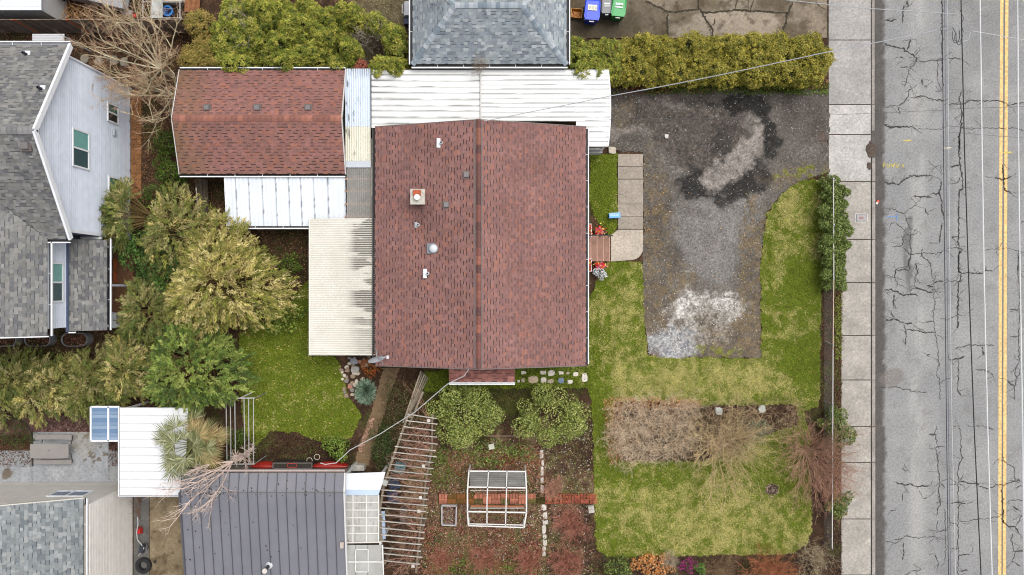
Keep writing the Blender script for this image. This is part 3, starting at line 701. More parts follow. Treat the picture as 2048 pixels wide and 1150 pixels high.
scatter('ground_cover', [(880,905),(1085,890),(1085,950),(880,955)], 300, [(150,70,44),(120,56,40),(170,96,62),(110,110,60)], seed=10, clump=(.5,.45), hmax=.12)
scatter('ground_cover', [(845,1085),(1085,1085),(1085,1150),(845,1150)], 340, [(150,64,52),(120,56,44),(110,118,58),(84,96,40)], seed=11, clump=(.5,.42), hmax=.12)
scatter('bark_mulch', [(1092,850),(1184,840),(1188,1110),(1240,1120),(1620,1112),(1680,1000),(1684,1160),(1092,1160)], 320, [(58,44,40),(78,58,50),(104,80,66),(48,38,34),(96,98,52)], seed=12)
scatter('bark_mulch', BED, 300, [(70,50,40),(96,70,54),(50,38,32)], seed=13)
scatter('dry_grass', [(1208,794),(1300,794),(1402,799),(1402,815),(1250,820),(1240,920),(1220,928),(1208,860)], 700, [(190,140,96),(170,116,76),(200,160,112)], L=(.06,.13), W=(.02,.035), seed=23, hmax=.12)
scatter('leaf_litter', [(500,868),(720,880),(700,935),(500,935)], 380, [(62,44,36),(88,62,46),(50,40,30),(80,88,40)], seed=14)
scatter('leaf_litter', [(1222,150),(1655,160),(1655,178),(1222,190)], 380, [(140,84,56),(110,70,46),(180,140,100),(100,110,44),(120,130,48)], seed=15)
scatter('moss_weeds', [(1290,170),(1657,166),(1657,190),(1290,189)], 600, [(92,112,30),(116,136,44),(70,90,26)], seed=16, hmax=.1)
scatter('gravel_stones', DRIVE, 22, [(150,146,140),(190,186,180),(96,90,84)], L=(.03,.06), W=(.03,.05), seed=17, up=.1, z=GZ + .05, hmax=.01)
scatter('pale_stones', [(1330,585),(1485,585),(1490,640),(1400,650),(1395,712),(1292,712),(1300,650)], 70, [(200,196,190),(180,176,170),(236,232,226),(120,118,116)], L=(.04,.07), W=(.03,.06), seed=18, up=.1, z=GZ + .05, hmax=.02, clump=(.4,.42))
scatter('leaf_litter', [(1290,330),(1330,380),(1325,560),(1290,560)], 60, [(150,116,66),(110,84,50),(170,136,84)], seed=19, z=GZ+.05, clump=(.4,.5))
scatter('leaf_litter', [(1490,380),(1540,390),(1522,520),(1522,700),(1470,700)], 45, [(150,116,66),(110,84,50),(160,150,70)], seed=20, z=GZ+.05, clump=(.4,.48))
scatter('moss_weeds', [(840,740),(1180,730),(1180,790),(840,790)], 300, [(58,72,24),(84,98,34),(44,52,20)], seed=21)
scatter('yard_debris', [(735,0),(822,0),(822,140),(800,140)], 90, [(150,140,110),(100,90,66)], seed=22)

scatter('dry_stems', [(850,890),(1085,885),(1085,1150),(830,1150)], 200, [(150,96,80),(170,120,100),(190,150,128),(130,80,66)], L=(.12,.3), W=(.008,.016), seed=60, hmax=.15, holes=[BP], clump=(.6,.42), up=.5)
scatter('ground_cover', [(858,900),(1080,900),(1080,985),(858,985)], 400, [(150,84,66),(176,112,92),(118,122,70),(190,160,130),(96,104,56)], seed=61, holes=[BP], clump=(.35,.42), hmax=.1)
scatter('ground_cover', [(845,1050),(1080,1050),(1080,1150),(845,1150)], 420, [(140,78,64),(166,104,88),(112,116,66),(186,150,124),(110,60,50)], seed=62, clump=(.35,.42), hmax=.1)
scatter('fallen_leaves', LAWN3, 9, [(170,150,90),(150,120,70),(190,170,110)], L=(.06,.1), W=(.05,.07), seed=63, up=.1, z=GZ+.08, hmax=.02)
scatter('fallen_leaves', [(1180,380),(1640,380),(1640,1108),(1190,1108)], 2.2, [(190,160,110),(150,110,70),(110,80,56)], L=(.05,.09), W=(.04,.06), seed=64, up=.1, z=GZ+.09, hmax=.02)

scatter('pale_litter', [(850,885),(1090,880),(1182,850),(1186,1150),(830,1150),(858,960)], 60, [(206,196,184),(190,170,156),(150,160,96),(220,214,206)], L=(.04,.08), W=(.03,.05), seed=65, hmax=.1, holes=[BP], clump=(.5,.42))
scatter('ground_cover', [(1092,860),(1184,830),(1187,985),(1092,985)], 260, [(84,60,52),(108,80,64),(126,130,72),(150,120,100)], seed=66, clump=(.4,.4))
scatter('ground_cover', [(960,780),(1060,778),(1060,870),(980,880)], 260, [(70,50,40),(90,68,50),(84,92,44)], seed=67)

# ------------------------------------------------------------------ roofs and buildings
WHT = C(240, 242, 244); DRK = C(38, 36, 36)
WQ = (.13, .17, .22, .29)
def shingle_roof(part, planes, pal, e=.14, gapp=.45, nmax=300, th=.008, mcol_=C(96, 92, 46), tint=None, jit=.05, gap=.036):
    tabs = []
    r = np.random.default_rng(len(planes) * 7 + int(e * 1000) + len(pal))
    mesh_cache = {}
    for pi, (o, u, w, L, S, lim) in enumerate(planes):
        o, u, w = Vector(o), Vector(u).normalized(), Vector(w).normalized(); n = u.cross(w)
        nc = int(S / e + .5); ee = S / nc
        for k in range(nc):
            t0 = k * ee
            s = -r.random() * .5; dash = r.random() < .5
            while s < L:
                dash = (not dash) if r.random() < .92 else dash
                q = int(r.integers(0, 3)) + (0 if dash else 1); ww = WQ[q]
                g = gap if dash and r.random() < gapp else .002
                lo0, hi0 = lim(t0) if lim else (0, L)
                lo1, hi1 = lim(t0 + ee) if lim else (0, L)
                a0, b0 = max(s, lo0), min(s + ww - .004, hi0); a1, b1 = max(s, lo1), min(s + ww - .001, hi1)
                full = a0 == s and a1 == s and b0 == s + ww - .001 and b1 == b0
                if b0 - a0 > .01 and b1 - a1 > -.001:
                    ci = int(r.integers(0, len(pal)))
                    pos = o + u * (s + ww / 2) + w * t0
                    tabs.append((pos.z + r.random() * .02, full, pi, q, ci, g, t0, ee, a0, b0, a1, max(b1, a1), float(r.uniform(1 - jit, 1 + jit)), pos))
                s += ww
    order = sorted(range(len(tabs)), key=lambda i: -tabs[i][0])
    single = set([i for i in order if tabs[i][1] and abs(PX(tabs[i][13].x, tabs[i][13].z) - 1024) < 1024 and abs(PY(tabs[i][13].y, tabs[i][13].z) - 575) < 575][:nmax])
    b = MB(); V = []; CC = []
    for i, (z, full, pi, q, ci, g, t0, ee, a0, b0, a1, b1, br, pos) in enumerate(tabs):
        o, u, w = planes[pi][:3]; o = Vector(o); u = Vector(u).normalized(); w = Vector(w).normalized(); n = u.cross(w)
        col = np.asarray(C(pal[ci]))
        if i in single and not (tint is not None and tint(pos) > .25):
            key = (q, ci, g)
            if key not in mesh_cache:
                mb = MB(); ww = WQ[q] - .001
                mb.add([(0, g, 0), (ww, g, 0), (ww, ee, 0), (0, ee, 0), (0, g, th), (ww, g, th), (ww, ee, .004), (0, ee, .004)],
                       np.array([[4, 5, 6, 7], [0, 1, 5, 4], [1, 2, 6, 5], [2, 3, 7, 6], [3, 0, 4, 7]]), col)
                me = mb.mesh('shingle'); me.materials.append(M_shing); mesh_cache[key] = me
            ob = bpy.data.objects.new('shingle', mesh_cache[key]); COL.objects.link(ob)
            p = o + u * a0 + w * t0
            ob.parent = part
            ob.matrix_basis = Matrix(((u.x, w.x, n.x, p.x), (u.y, w.y, n.y, p.y), (u.z, w.z, n.z, p.z), (0, 0, 0, 1)))
            continue
        c = col * br
        if tint is not None:
            m_ = tint(pos); c = c * (1 - m_) + np.asarray(mcol_) * m_
        pts = []
        for h0, h1 in ((0, 0), (th, .004)):
            pts += [o + u * a0 + w * (t0 + g) + n * h0, o + u * b0 + w * (t0 + g) + n * h0, o + u * b1 + w * (t0 + ee) + n * h1, o + u * a1 + w * (t0 + ee) + n * h1]
        V += [tuple(p) for p in pts]; CC += [c] * 8
    k = len(V) // 8
    f = (np.arange(k)[:, None, None] * 8 + np.array([[4, 5, 6, 7], [0, 1, 5, 4], [1, 2, 6, 5], [2, 3, 7, 6], [3, 0, 4, 7]])[None]).reshape(-1, 4)
    b.add(np.array(V), f, np.array(CC))
    b.build('shingles', M_shing, part, kind='stuff')

def deck(b, o, u, w, L, S, pts=None, th=.1, c=None):
    o, u, w = Vector(o), Vector(u).normalized(), Vector(w).normalized(); n = u.cross(w)
    q = pts or [(0, 0), (L, 0), (L, S), (0, S)]
    top = [o + u * s_ + w * t for s_, t in q]; bot = [p - n * th for p in top]
    m = len(q)
    b.add([tuple(p) for p in bot + top], [tuple(range(m))[::-1], tuple(range(m, 2 * m))] + [(i, (i + 1) % m, m + (i + 1) % m, m + i) for i in range(m)], c if c is not None else C(64, 47, 45))

def gutter(parent, a, bb, out, w=.1, h=.09, c=None, lipc=None):
    """open trough from a to bb; out = unit vector away from the wall"""
    a, bb, out = Vector(a), Vector(bb), Vector(out)
    c = c or DRK; lipc = lipc or WHT
    b = MB()
    up = Vector((0, 0, 1))
    b.beam(a + out * w * .5 - up * h, bb + out * w * .5 - up * h, w, .012, c)
    b.beam(a + out * (w - .0) - up * (h * .45), bb + out * (w - .0) - up * (h * .45), .045, h, lipc)
    L = (bb - a).length
    for i in range(1, int(L / 1.1)):
        p = a + (bb - a) * (i / int(L / 1.1)); b.beam(p - up * .02, p + out * w - up * .02, .02, .015, lipc)
    return b.build('gutter', M_vcol, parent)

def cap_row(parent, a, bb, pal, step=.2, wd=.26, drop=.05, name='ridge_shingle', seed=1, up=.02):
    """A-shaped cap shingles from a to bb"""
    r = random.Random(seed)
    a, bb = Vector(a), Vector(bb); d = (bb - a); L = d.length; d.normalize()
    sd = d.cross(Vector((0, 0, 1))).normalized(); n = sd.cross(d)
    k = max(1, int(L / step))
    cache = {}
    for i in range(k):
        ci = r.randrange(len(pal))
        if ci not in cache:
            mb = MB(); l = L / k * 1.12
            mb.add([(0, -wd / 2, -drop), (0, 0, .012), (0, wd / 2, -drop), (l, -wd / 2, -drop + .014), (l, 0, .03), (l, wd / 2, -drop + .014),
                    (l, -wd / 2, -drop - .01), (l, wd / 2, -drop - .01), (0, -wd / 2, -drop - .01), (0, wd / 2, -drop - .01)],
                   [(0, 3, 4, 1), (1, 4, 5, 2), (3, 6, 7, 5), (3, 5, 4), (0, 8, 6, 3), (2, 5, 7, 9)], C(pal[ci]))
            me = mb.mesh(name); me.materials.append(M_shing); cache[ci] = me
        ob = bpy.data.objects.new(name, cache[ci]); COL.objects.link(ob); ob.parent = parent
        p = a + d * (L * i / k) + n * up
        ob.matrix_basis = Matrix(((d.x, -sd.x, n.x, p.x), (d.y, -sd.y, n.y, p.y), (d.z, -sd.z, n.z, p.z), (0, 0, 0, 1)))

TEAL = C(126, 178, 172); SLATE = C(70, 92, 96)
def window_x(parent, xw, y0, y1, z0, z1, split='y', c0=TEAL, c1=SLATE, sgn=1):
    """window on a wall facing +x (sgn=1) with two panes"""
    b = MB(); t = .07; d = .05 * sgn
    xa, xb = sorted((xw, xw + d))
    b.box(xa, xb, y0, y0 + t, z0, z1, WHT).box(xa, xb, y1 - t, y1, z0, z1, WHT).box(xa, xb, y0 + t, y1 - t, z0, z0 + t, WHT).box(xa, xb, y0 + t, y1 - t, z1 - t, z1, WHT)
    ym, zm = (y0 + y1) / 2, (z0 + z1) / 2
    if split == 'y': b.box(xa, xb, ym - t / 2, ym + t / 2, z0 + t, z1 - t, WHT)
    else: b.box(xa, xb, y0 + t, y1 - t, zm - t / 2, zm + t / 2, WHT)
    w = b.build('window', M_vcol, parent)
    x1, x2 = sorted((xw + .004 * sgn, xw + .02 * sgn))
    for k, cc in ((0, c0), (1, c1)):
        p = MB()
        if split == 'y': p.box(x1, x2, (ym + t / 2 if k == 0 else y0 + t), (y1 - t if k == 0 else ym - t / 2), z0 + t, z1 - t, cc)
        else: p.box(x1, x2, y0 + t, y1 - t, (zm + t / 2 if k == 0 else z0 + t), (z1 - t if k == 0 else zm - t / 2), cc)
        p.build('pane', M_glass, w)
    return w

def siding_x(parent, xw, y0, y1, z0, ztop, c, e=.15, gable=None, sgn=1):
    """lap boards on a wall facing +x; gable(z) -> (y0, y1)"""
    z = z0
    while z < ztop - .02:
        z1 = min(z + e, ztop); zn = z1; z1 -= .05  # gap bares the darker wall, painted lap shadow under each board
        a0, b0 = gable(z) if gable else (y0, y1); a1, b1 = gable(z1) if gable else (y0, y1)
        if b0 - a0 > .05:
            x = xw; d = .028 * sgn; d2 = .006 * sgn
            v = [(x, a0, z), (x + d, a0, z), (x + d, b0, z), (x, b0, z), (x, a1, z1), (x + d2, a1, z1), (x + d2, b1, z1), (x, b1, z1)]
            MB().hexa(v, np.asarray(C(c)) * random.uniform(.96, 1.04)).build('siding_board', M_vcol, parent)
        z = zn

RED = [(142, 105, 100), (137, 102, 97), (146, 109, 103), (132, 100, 97), (151, 107, 96), (139, 103, 97), (134, 99, 94)]
CAPR = [(140, 94, 82), (112, 80, 74), (152, 100, 86), (102, 74, 70), (130, 86, 78)]

# --- main house -------------------------------------------------------
ZE, ZR = 2.6, 4.04
HX0, HX1, HXR, HY0, HY1 = -6.05, 3.27, -1.42, -3.44, 7.09
house = empty('main_house', (HXR, 1.8, GZ), 'low gabled house with brown red shingle roof beside the front lawn', 'house')
walls = MB().box(HX0 + .45, HX1 - .45, HY0 + .35, HY1 - .4, 0, ZE - .05, C(206, 196, 180))
for yy in (HY0 + .35, HY1 - .4):
    walls.add([(HX0 + .45, yy, ZE - .05), (HX1 - .45, yy, ZE - .05), (HXR, yy, ZR - .2)], [(0, 1, 2)], C(206, 196, 180))
walls = walls.build('wall', M_vcol, house)
sl = Vector((HXR - HX0, 0, ZR - ZE)); sr = Vector((HXR - HX1, 0, ZR - ZE))
db = MB()
deck(db, (HX0, HY1, ZE), (0, -1, 0), sl, HY1 - HY0, sl.length); deck(db, (HX1, HY0, ZE), (0, 1, 0), sr, HY1 - HY0, sr.length)
roof = db.build('roof', M_vcol, house)
cap_row(roof, (HXR, HY0 + .02, ZR), (HXR, HY1 - .02, ZR), CAPR, step=.36, wd=.24, seed=3)
for s_ in (-1, 1):
    MB().box(HXR + s_ * .145 - .018, HXR + s_ * .145 + .018, HY0 + .02, HY1 - .02, ZR - .07, ZR + .012, C(120, 116, 116)).build('ridge_vent', M_vcol, roof)
# gable trim along both rakes
for yy, s_ in ((HY0, -1), (HY1, 1)):
    MB().beam((HX0, yy + s_ * .02, ZE - .07), (HXR, yy + s_ * .02, ZR - .07), .03, .15, C(120, 112, 108)).build('rake_board', M_vcol, house)
    MB().beam((HX1, yy + s_ * .02, ZE - .07), (HXR, yy + s_ * .02, ZR - .07), .03, .15, C(120, 112, 108)).build('rake_board', M_vcol, house)
gutter(house, (HX1 + .01, HY0 + .05, ZE - .03), (HX1 + .01, HY1 - .05, ZE - .03), (1, 0, 0))
gutter(house, (HX0 - .01, HY0 + .05, ZE - .03), (HX0 - .01, HY1 - .05, ZE - .03), (-1, 0, 0), lipc=C(70, 62, 60))
def roofz(x): return ZE + (x - HX0) / (HXR - HX0) * (ZR - ZE) if x < HXR else ZE + (HX1 - x) / (HX1 - HXR) * (ZR - ZE)
def on_roof(px, py):
    z = 3.2
    for _ in range(5): z = roofz(X(px, z))
    return X(px, z), Y(py, z), z
# chimney
cx, cy, cz = on_roof(838, 396)
CHX, CHY = cx, cy
def dark_smear(p):  # darker smear just below the chimney, plus random darker patches
    dx, dy = p.x - CHX - .1, p.y - CHY + .75
    n_ = float(fbm(np.array(p.x), np.array(p.y), .5, 5))
    return float(np.clip(.5 * math.exp(-(dx / .5) ** 2 - (dy / .6) ** 2) + max(0, float(fbm(np.array(p.x), np.array(p.y * .5), 1.3, 6)) - .56) * .9, 0, .55)) * (.5 + n_)
shingle_roof(roof, [((HX0, HY1, ZE), (0, -1, 0), sl, HY1 - HY0, sl.length, None), ((HX1, HY0, ZE), (0, 1, 0), sr, HY1 - HY0, sr.length, None)], RED, e=.138, gapp=.94, tint=dark_smear, mcol_=C(96, 70, 66))
b = MB(); b.box(cx - .28, cx + .28, cy - .3, cy + .3, cz - .4, cz + .42, C(168, 162, 152))
ch = b.build('chimney', M_stone, house)
MB().box(cx - .31, cx + .31, cy - .33, cy + .33, cz + .42, cz + .49, C(196, 190, 178)).build('chimney_cap', M_conc, ch)
b = MB(); 
for q in ((-.2, .05, .24, .2), (.02, .06, .14, .22)): pass
b.box(cx - .18, cx + .14, cy + .04, cy + .27, cz + .49, cz + .62, C(178, 92, 62)); b.build('flue_tile', M_brick, ch)
b = MB(); b.lathe([(.09, cz + .49), (.09, cz + .66), (.125, cz + .67), (.125, cz + .69), (.0, cz + .72)], cx + .0, cy - .04, 14, C(236, 236, 234)); b.build('flue_pipe', M_vcol, ch)
def box_vent(parent, px, py, f, s_=.12, axis='x'):
    x, y, z = f(px, py)
    b = MB(); b.box(x - s_ * 1.35, x + s_ * 1.35, y - s_ * 1.35, y + s_ * 1.35, z - .05, z + .035, C(104, 92, 88)); v = b.build('box_vent', M_vmet, parent)
    b = MB(); b.obox(x, y, z + .02, s_ * 2, s_ * 2, .13, 0, C(118, 112, 112), .82); b.build('vent_hood', M_vmet, v)
box_vent(house, 933, 350, on_roof); box_vent(house, 893, 410, on_roof)
def pipe_vent(parent, px, py, f, white=True, lx=.1, ly=.2):
    x, y, z = f(px, py)
    b = MB(); b.box(x - lx - .04, x + .02, y - ly, y + ly, z - .03, z + .03, C(222, 226, 230) if white else C(170, 174, 178)); v = b.build('vent_boot', M_vmet, parent)
    b = MB(); b.lathe([(.085, z), (.06, z + .1), (.06, z + .2), (.045, z + .2), (.045, z + .1)], x + .06, y, 12, C(214, 218, 222)); b.build('vent_pipe', M_vmet, v)
    b = MB(); b.lathe([(.044, z + .15), (.0, z + .15)], x + .06, y, 12, C(40, 40, 42)); b.build('pipe_opening', M_vcol, v)
pipe_vent(house, 880, 286, on_roof); pipe_vent(house, 853, 547, on_roof); pipe_vent(house, 834, 450, on_roof, False, .06, .12)
x, y, z = on_roof(866, 497)
b = MB(); b.box(x - .26, x + .2, y - .22, y + .22, z - .06, z + .04, C(118, 124, 132)); v = b.build('skylight_tube', M_vmet, house)
MB().lathe([(.2, z + .02), (.2, z + .12), (.17, z + .14), (.165, z + .13)], x + .03, y, 24, C(150, 156, 162)).build('tube_ring', M_vmet, v)
MB().lathe([(.165, z + .13), (.12, z + .17), (.05, z + .19), (0, z + .192)], x + .03, y, 24, C(206, 210, 212)).build('tube_dome', M_plastic, v, smooth=True)
# front door and windows under the east eave
xw = HX1 - .45
MB().box(xw, xw + .05, Y(512), Y(480), .75, 2.5, C(120, 70, 50)).build('front_door', M_vcol, house)
for a, q in ((4.2, 5.9), (-2.4, -.6)): window_x(house, xw, a, q, 1.2, 2.3)
# small lower roof over the south bay
PZ0, PZ1 = 2.35, 2.5
bx0, bx1 = X(898, 2.4), X(1030, 2.4); by0 = Y(764, 2.4)
MB().box(bx0 + .1, bx1 - .1, by0 + .15, HY0 + .3, 0, 2.3, C(206, 196, 180)).build('bay_wall', M_vcol, house)
sp = Vector((0, HY0 + .25 - by0, .22))
db = MB(); deck(db, (bx0, by0, PZ0), (1, 0, 0), sp, bx1 - bx0, sp.length, th=.08); bayroof = db.build('bay_roof', M_vcol, house)
shingle_roof(bayroof, [((bx0, by0, PZ0), (1, 0, 0), sp, bx1 - bx0, sp.length, None)], [(146, 98, 90), (128, 86, 80), (160, 110, 100), (140, 92, 84)], e=.13, gapp=.8, jit=.15)
gutter(house, (bx0, by0 - .01, PZ0 - .01), (bx1, by0 - .01, PZ0 - .01), (0, -1, 0), c=C(224, 226, 228))

# front steps
st = empty('front_steps', (X(1196), Y(497), GZ), 'four reddish brick steps leading up to the front eave', 'steps')
for i, (a, q) in enumerate(((1172, 1181.5), (1181.5, 1194), (1194, 1206.5), (1206.5, 1219))):
    zt = GZ + .62 - i * .155
    bb = MB(); bb.box(X(a, zt), X(q, zt), Y(522, zt), Y(472, zt), 0, zt - .045, C(120, 84, 72)); s1 = bb.build('step', M_brick, st)
    MB().box(X(a, zt) + .002, X(q, zt) + .02, Y(522.5, zt), Y(471.5, zt), zt - .045, zt, C(158, 122, 106)).build('tread', M_brick, s1)
    MB().box(X(q, zt) - .02, X(q, zt) + .025, Y(522.5, zt), Y(471.5, zt), zt + .001, zt + .012, C(196, 156, 138)).build('nosing', M_brick, s1)
hr = empty('handrail', (X(1200), Y(470), GZ), 'black metal handrail beside the brick steps', 'handrail')
MB().beam((X(1180, 1.3), Y(471, 1.3), 1.45), (X(1226, .9), Y(471, .9), .95), .05, .04, C(46, 46, 48)).build('rail', M_vmet, hr)
for px in (1183, 1203, 1222):
    zt = 1.45 - (px - 1180) / 46 * .5
    MB().beam((X(px, 1), Y(471, 1), GZ), (X(px, 1), Y(471, 1), zt), .03, .03, C(46, 46, 48)).build('post', M_vmet, hr)

# --- satellite dish -----------------------------------------------------
dz = 3.05
dx_, dy_, _ = P(752, 716, dz)
dish = empty('satellite_dish', (dx_, dy_, 2.65), 'pale grey satellite dish on the south west roof corner', 'satellite dish')
b = MB(); n = 24; V = []; F = []
tilt = Matrix.Rotation(R(18), 4, 'Z') @ Matrix.Rotation(R(68), 4, 'X')
rings = [(0, .0), (.12, .006), (.26, .03), (.38, .07)]
for r_, h in rings:
    for k in range(n):
        t = 2 * math.pi * k / n; V.append(tuple(tilt @ Vector((r_ * math.cos(t), r_ * math.sin(t) * .92, h)) + Vector((dx_, dy_, dz))))
for i in range(3):
    for k in range(n): F.append((i * n + k, i * n + (k + 1) % n, (i + 1) * n + (k + 1) % n, (i + 1) * n + k))
b.add(V, np.array(F), C(196, 200, 204)); b.build('reflector', M_vmet, dish, smooth=True)
MB().tube([P(759, 716, dz), P(772, 714, dz + .05)], .025, 6, C(186, 190, 194)).build('feed_arm', M_vmet, dish)
MB().obox(*P(776, 714, dz + .02), .1, .14, .1, 0, C(206, 208, 210)).build('receiver', M_vmet, dish)
MB().tube([(dx_, dy_, dz - .02), P(754, 703, 2.9), P(750, 697, 2.62)], .022, 6, C(150, 154, 158)).tube([(dx_ + .1, dy_, dz - .05), P(768, 730, 2.7)], .015, 6, C(150, 154, 158)).build('mount', M_vmet, dish)

# --- garage -----------------------------------------------------------
GZE, GZR = 2.5, 3.26
GX0, GX1, GY0, GY1 = -14.73, -7.40, 5.03, 9.64; GYR = (GY0 + GY1) / 2
gar = empty('garage', (-11, GYR, GZ), 'brown shingled outbuilding with three box vents behind the main house', 'garage')
b = MB().box(GX0 + .4, GX1 - .3, GY0 + .4, GY1 - .4, 0, GZE - .05, C(176, 168, 152))
for xx in (GX0 + .4, GX1 - .3): b.add([(xx, GY0 + .4, GZE - .05), (xx, GY1 - .4, GZE - .05), (xx, GYR, GZR - .15)], [(0, 1, 2)], C(176, 168, 152))
b.build('wall', M_vcol, gar)
sn = Vector((0, GYR - GY1, GZR - GZE)); ss = Vector((0, GYR - GY0, GZR - GZE))
db = MB(); deck(db, (GX1, GY1, GZE), (-1, 0, 0), sn, GX1 - GX0, sn.length); deck(db, (GX0, GY0, GZE), (1, 0, 0), ss, GX1 - GX0, ss.length)
groof = db.build('roof', M_vcol, gar)
def gmoss(p):
    return float(np.clip((-13.0 - p.x) / 2.2, 0, 1) * .5 * (.4 + vnoise(np.array(p.x * 1.3), np.array(p.y * 1.3), 5)) + max(0, 6.0 - p.y) * .12 * max(0, float(vnoise(np.array(p.x * .8), np.array(p.y * 1.3), 9)) - .2))
shingle_roof(groof, [((GX1, GY1, GZE), (-1, 0, 0), sn, GX1 - GX0, sn.length, None), ((GX0, GY0, GZE), (1, 0, 0), ss, GX1 - GX0, ss.length, None)],
             [(142, 102, 95), (137, 99, 92), (146, 105, 98), (132, 97, 91), (150, 103, 90), (140, 101, 93)], e=.132, gapp=.9, tint=gmoss)
cap_row(groof, (GX0 + .05, GYR, GZR), (GX1 - .02, GYR, GZR), [(164, 112, 96), (150, 104, 92), (172, 118, 102), (140, 98, 88)], step=.25, wd=.27, seed=8)
def on_gar(px, py):
    z = 3
    for _ in range(5):
        y = Y(py, z); z = GZR - abs(y - GYR) / (GY1 - GYR) * (GZR - GZE)
    return X(px, z), Y(py, z), z
for q in (415, 515, 617): box_vent(gar, q, 216, on_gar, .125)
gutter(gar, (GX0, GY0 - .01, GZE - .02), (GX1, GY0 - .01, GZE - .02), (0, -1, 0)); gutter(gar, (GX0, GY1 + .01, GZE - .02), (GX1, GY1 + .01, GZE - .02), (0, 1, 0))
for xx in (GX0 - .02, GX1 + .02):
    MB().beam((xx, GY0, GZE - .06), (xx, GYR, GZR - .06), .03, .14, C(214, 212, 208)).build('rake_board', M_vcol, gar)
    MB().beam((xx, GY1, GZE - .06), (xx, GYR, GZR - .06), .03, .14, C(214, 212, 208)).build('rake_board', M_vcol, gar)

# --- sheet roofs --------------------------------------------------------
def corrug(name, x0, x1, y0, y1, za, zb, axis, per, amp, colf, m, parent, sub=4, cells=30):
    """corrugations run along 'axis'; height goes from za (low end of that axis) to zb"""
    if axis == 'x': L, W = x1 - x0, y1 - y0
    else: L, W = y1 - y0, x1 - x0
    nw = max(4, int(W / per * sub)); nl = cells
    tw = np.linspace(0, W, nw + 1); tl = np.linspace(0, L, nl + 1)
    gw, gl = np.meshgrid(tw, tl)
    ph = np.cos(gw / per * 2 * np.pi)
    z = za + (zb - za) * gl / L + amp * ph
    gx, gy = (x0 + gl, y0 + gw) if axis == 'x' else (x0 + gw, y0 + gl)
    c = colf(gx, gy, ph)
    i = np.arange((nl + 1) * (nw + 1)).reshape(nl + 1, nw + 1)
    q = np.stack([i[:-1, :-1], i[1:, :-1], i[1:, 1:], i[:-1, 1:]], -1).reshape(-1, 4)
    if axis == 'y': q = q[:, ::-1]
    b = MB(); b.add(np.stack([gx, gy, z], -1).reshape(-1, 3), q, c.reshape(-1, 3))
    return b.build(name, m, parent)
def post(parent, px, py, z, c=(222, 222, 220), w=.09):
    x, y, _ = P(px, py, z)
    return MB().box(x - w / 2, x + w / 2, y - w / 2, y + w / 2, 0, z - .03, C(c)).build('post', M_vcol, parent)

# cream corrugated patio cover west of the house
cov = empty('patio_cover', (X(684), Y(572), GZ), 'cream corrugated patio roof with black lichen streaks by the main house', 'patio roof')
def cream_col(gx, gy, ph):
    px, py = PX(gx, 2.3), PY(gy, 2.3)
    c = mixc(C(226, 221, 207), C(238, 234, 222), fbm(gx, gy, .6, 301))
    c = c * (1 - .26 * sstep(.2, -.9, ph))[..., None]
    st_ = sstep(.25, .8, (px - 668) / 80) * sstep(.38, .56, fbm(gx * .3, gy * 1.4, .35, 303)) * (.55 + .45 * sstep(740, 500, py))
    st_ = np.clip(st_ * 1.7, 0, 1) * sstep(.9, -.2, ph) * (.35 + .65 * sstep(690, 600, py))
    gl = .18 * sstep(640, 740, px) * sstep(430, 520, py)
    c = mixc(c, C(60, 56, 50), np.clip(st_ * 1.0, 0, .92)); c = mixc(c, C(150, 144, 128), gl)
    return c
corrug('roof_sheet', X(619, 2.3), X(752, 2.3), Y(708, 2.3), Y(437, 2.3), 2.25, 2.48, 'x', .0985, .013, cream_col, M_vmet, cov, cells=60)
MB().beam(P(619, 437, 2.26), P(619, 708, 2.26), .035, .09, C(236, 232, 222)).build('edge_trim', M_vcol, cov)
MB().beam(P(618, 709.5, 2.28), P(752, 709.5, 2.46), .035, .08, C(236, 232, 222)).build('edge_trim', M_vcol, cov)
for q in ((622, 450), (622, 570), (622, 700)): post(cov, *q, 2.24)

# white lean-to of flat panels south of the garage
lt = empty('lean_to_roof', (X(550), Y(400), GZ), 'white sheet metal lean-to roof along the south side of the garage', 'lean-to')
xs = [450, 472, 498, 525, 552, 578, 602, 628, 656, 691]
lx = [X(v, 2.3) for v in xs]; y_t, y_b = Y(351, 2.32), Y(452, 2.05)
for a, q in zip(lx[:-1], lx[1:]):
    nx, ny = 10, 24
    gx, gy = np.meshgrid(np.linspace(a + .004, q - .004, nx), np.linspace(y_b, y_t, ny))
    e = np.minimum(gx - a, q - gx)
    rib = np.where((np.arange(nx) % 3 == 0)[None, :] * np.ones((ny, 1)) > 0, .008, 0)
    z = 2.05 + (gy - y_b) / (y_t - y_b) * .3 + rib + np.where(e < .01, .012, 0)
    c = mixc(C(216, 224, 234), C(236, 240, 244), fbm(gx, gy, .7, 311))
    c = mixc(c, C(70, 68, 66), sstep(.05, .0, e) * sstep(.52, .66, fbm(gx, gy, .14, 313)) * .85)
    c = mixc(c, C(170, 178, 188), sstep(.012, .0, e) * .5)
    i = np.arange(nx * ny).reshape(ny, nx)
    MB().add(np.stack([gx, gy, z], -1).reshape(-1, 3), np.stack([i[:-1, :-1], i[:-1, 1:], i[1:, 1:], i[1:, :-1]], -1).reshape(-1, 4), c.reshape(-1, 3)).build('roof_panel', M_vmet, lt)
gutter(lt, (lx[0], y_b - .01, 2.05), (X(622, 2.05), y_b - .01, 2.05), (0, -1, 0), c=C(96, 94, 92))
MB().beam((lx[0] - .01, y_b, 2.05), (lx[0] - .01, y_t, 2.34), .03, .08, WHT).build('edge_trim', M_vcol, lt)
for q in (470, 545, 612): post(lt, q, 450, 2.0)

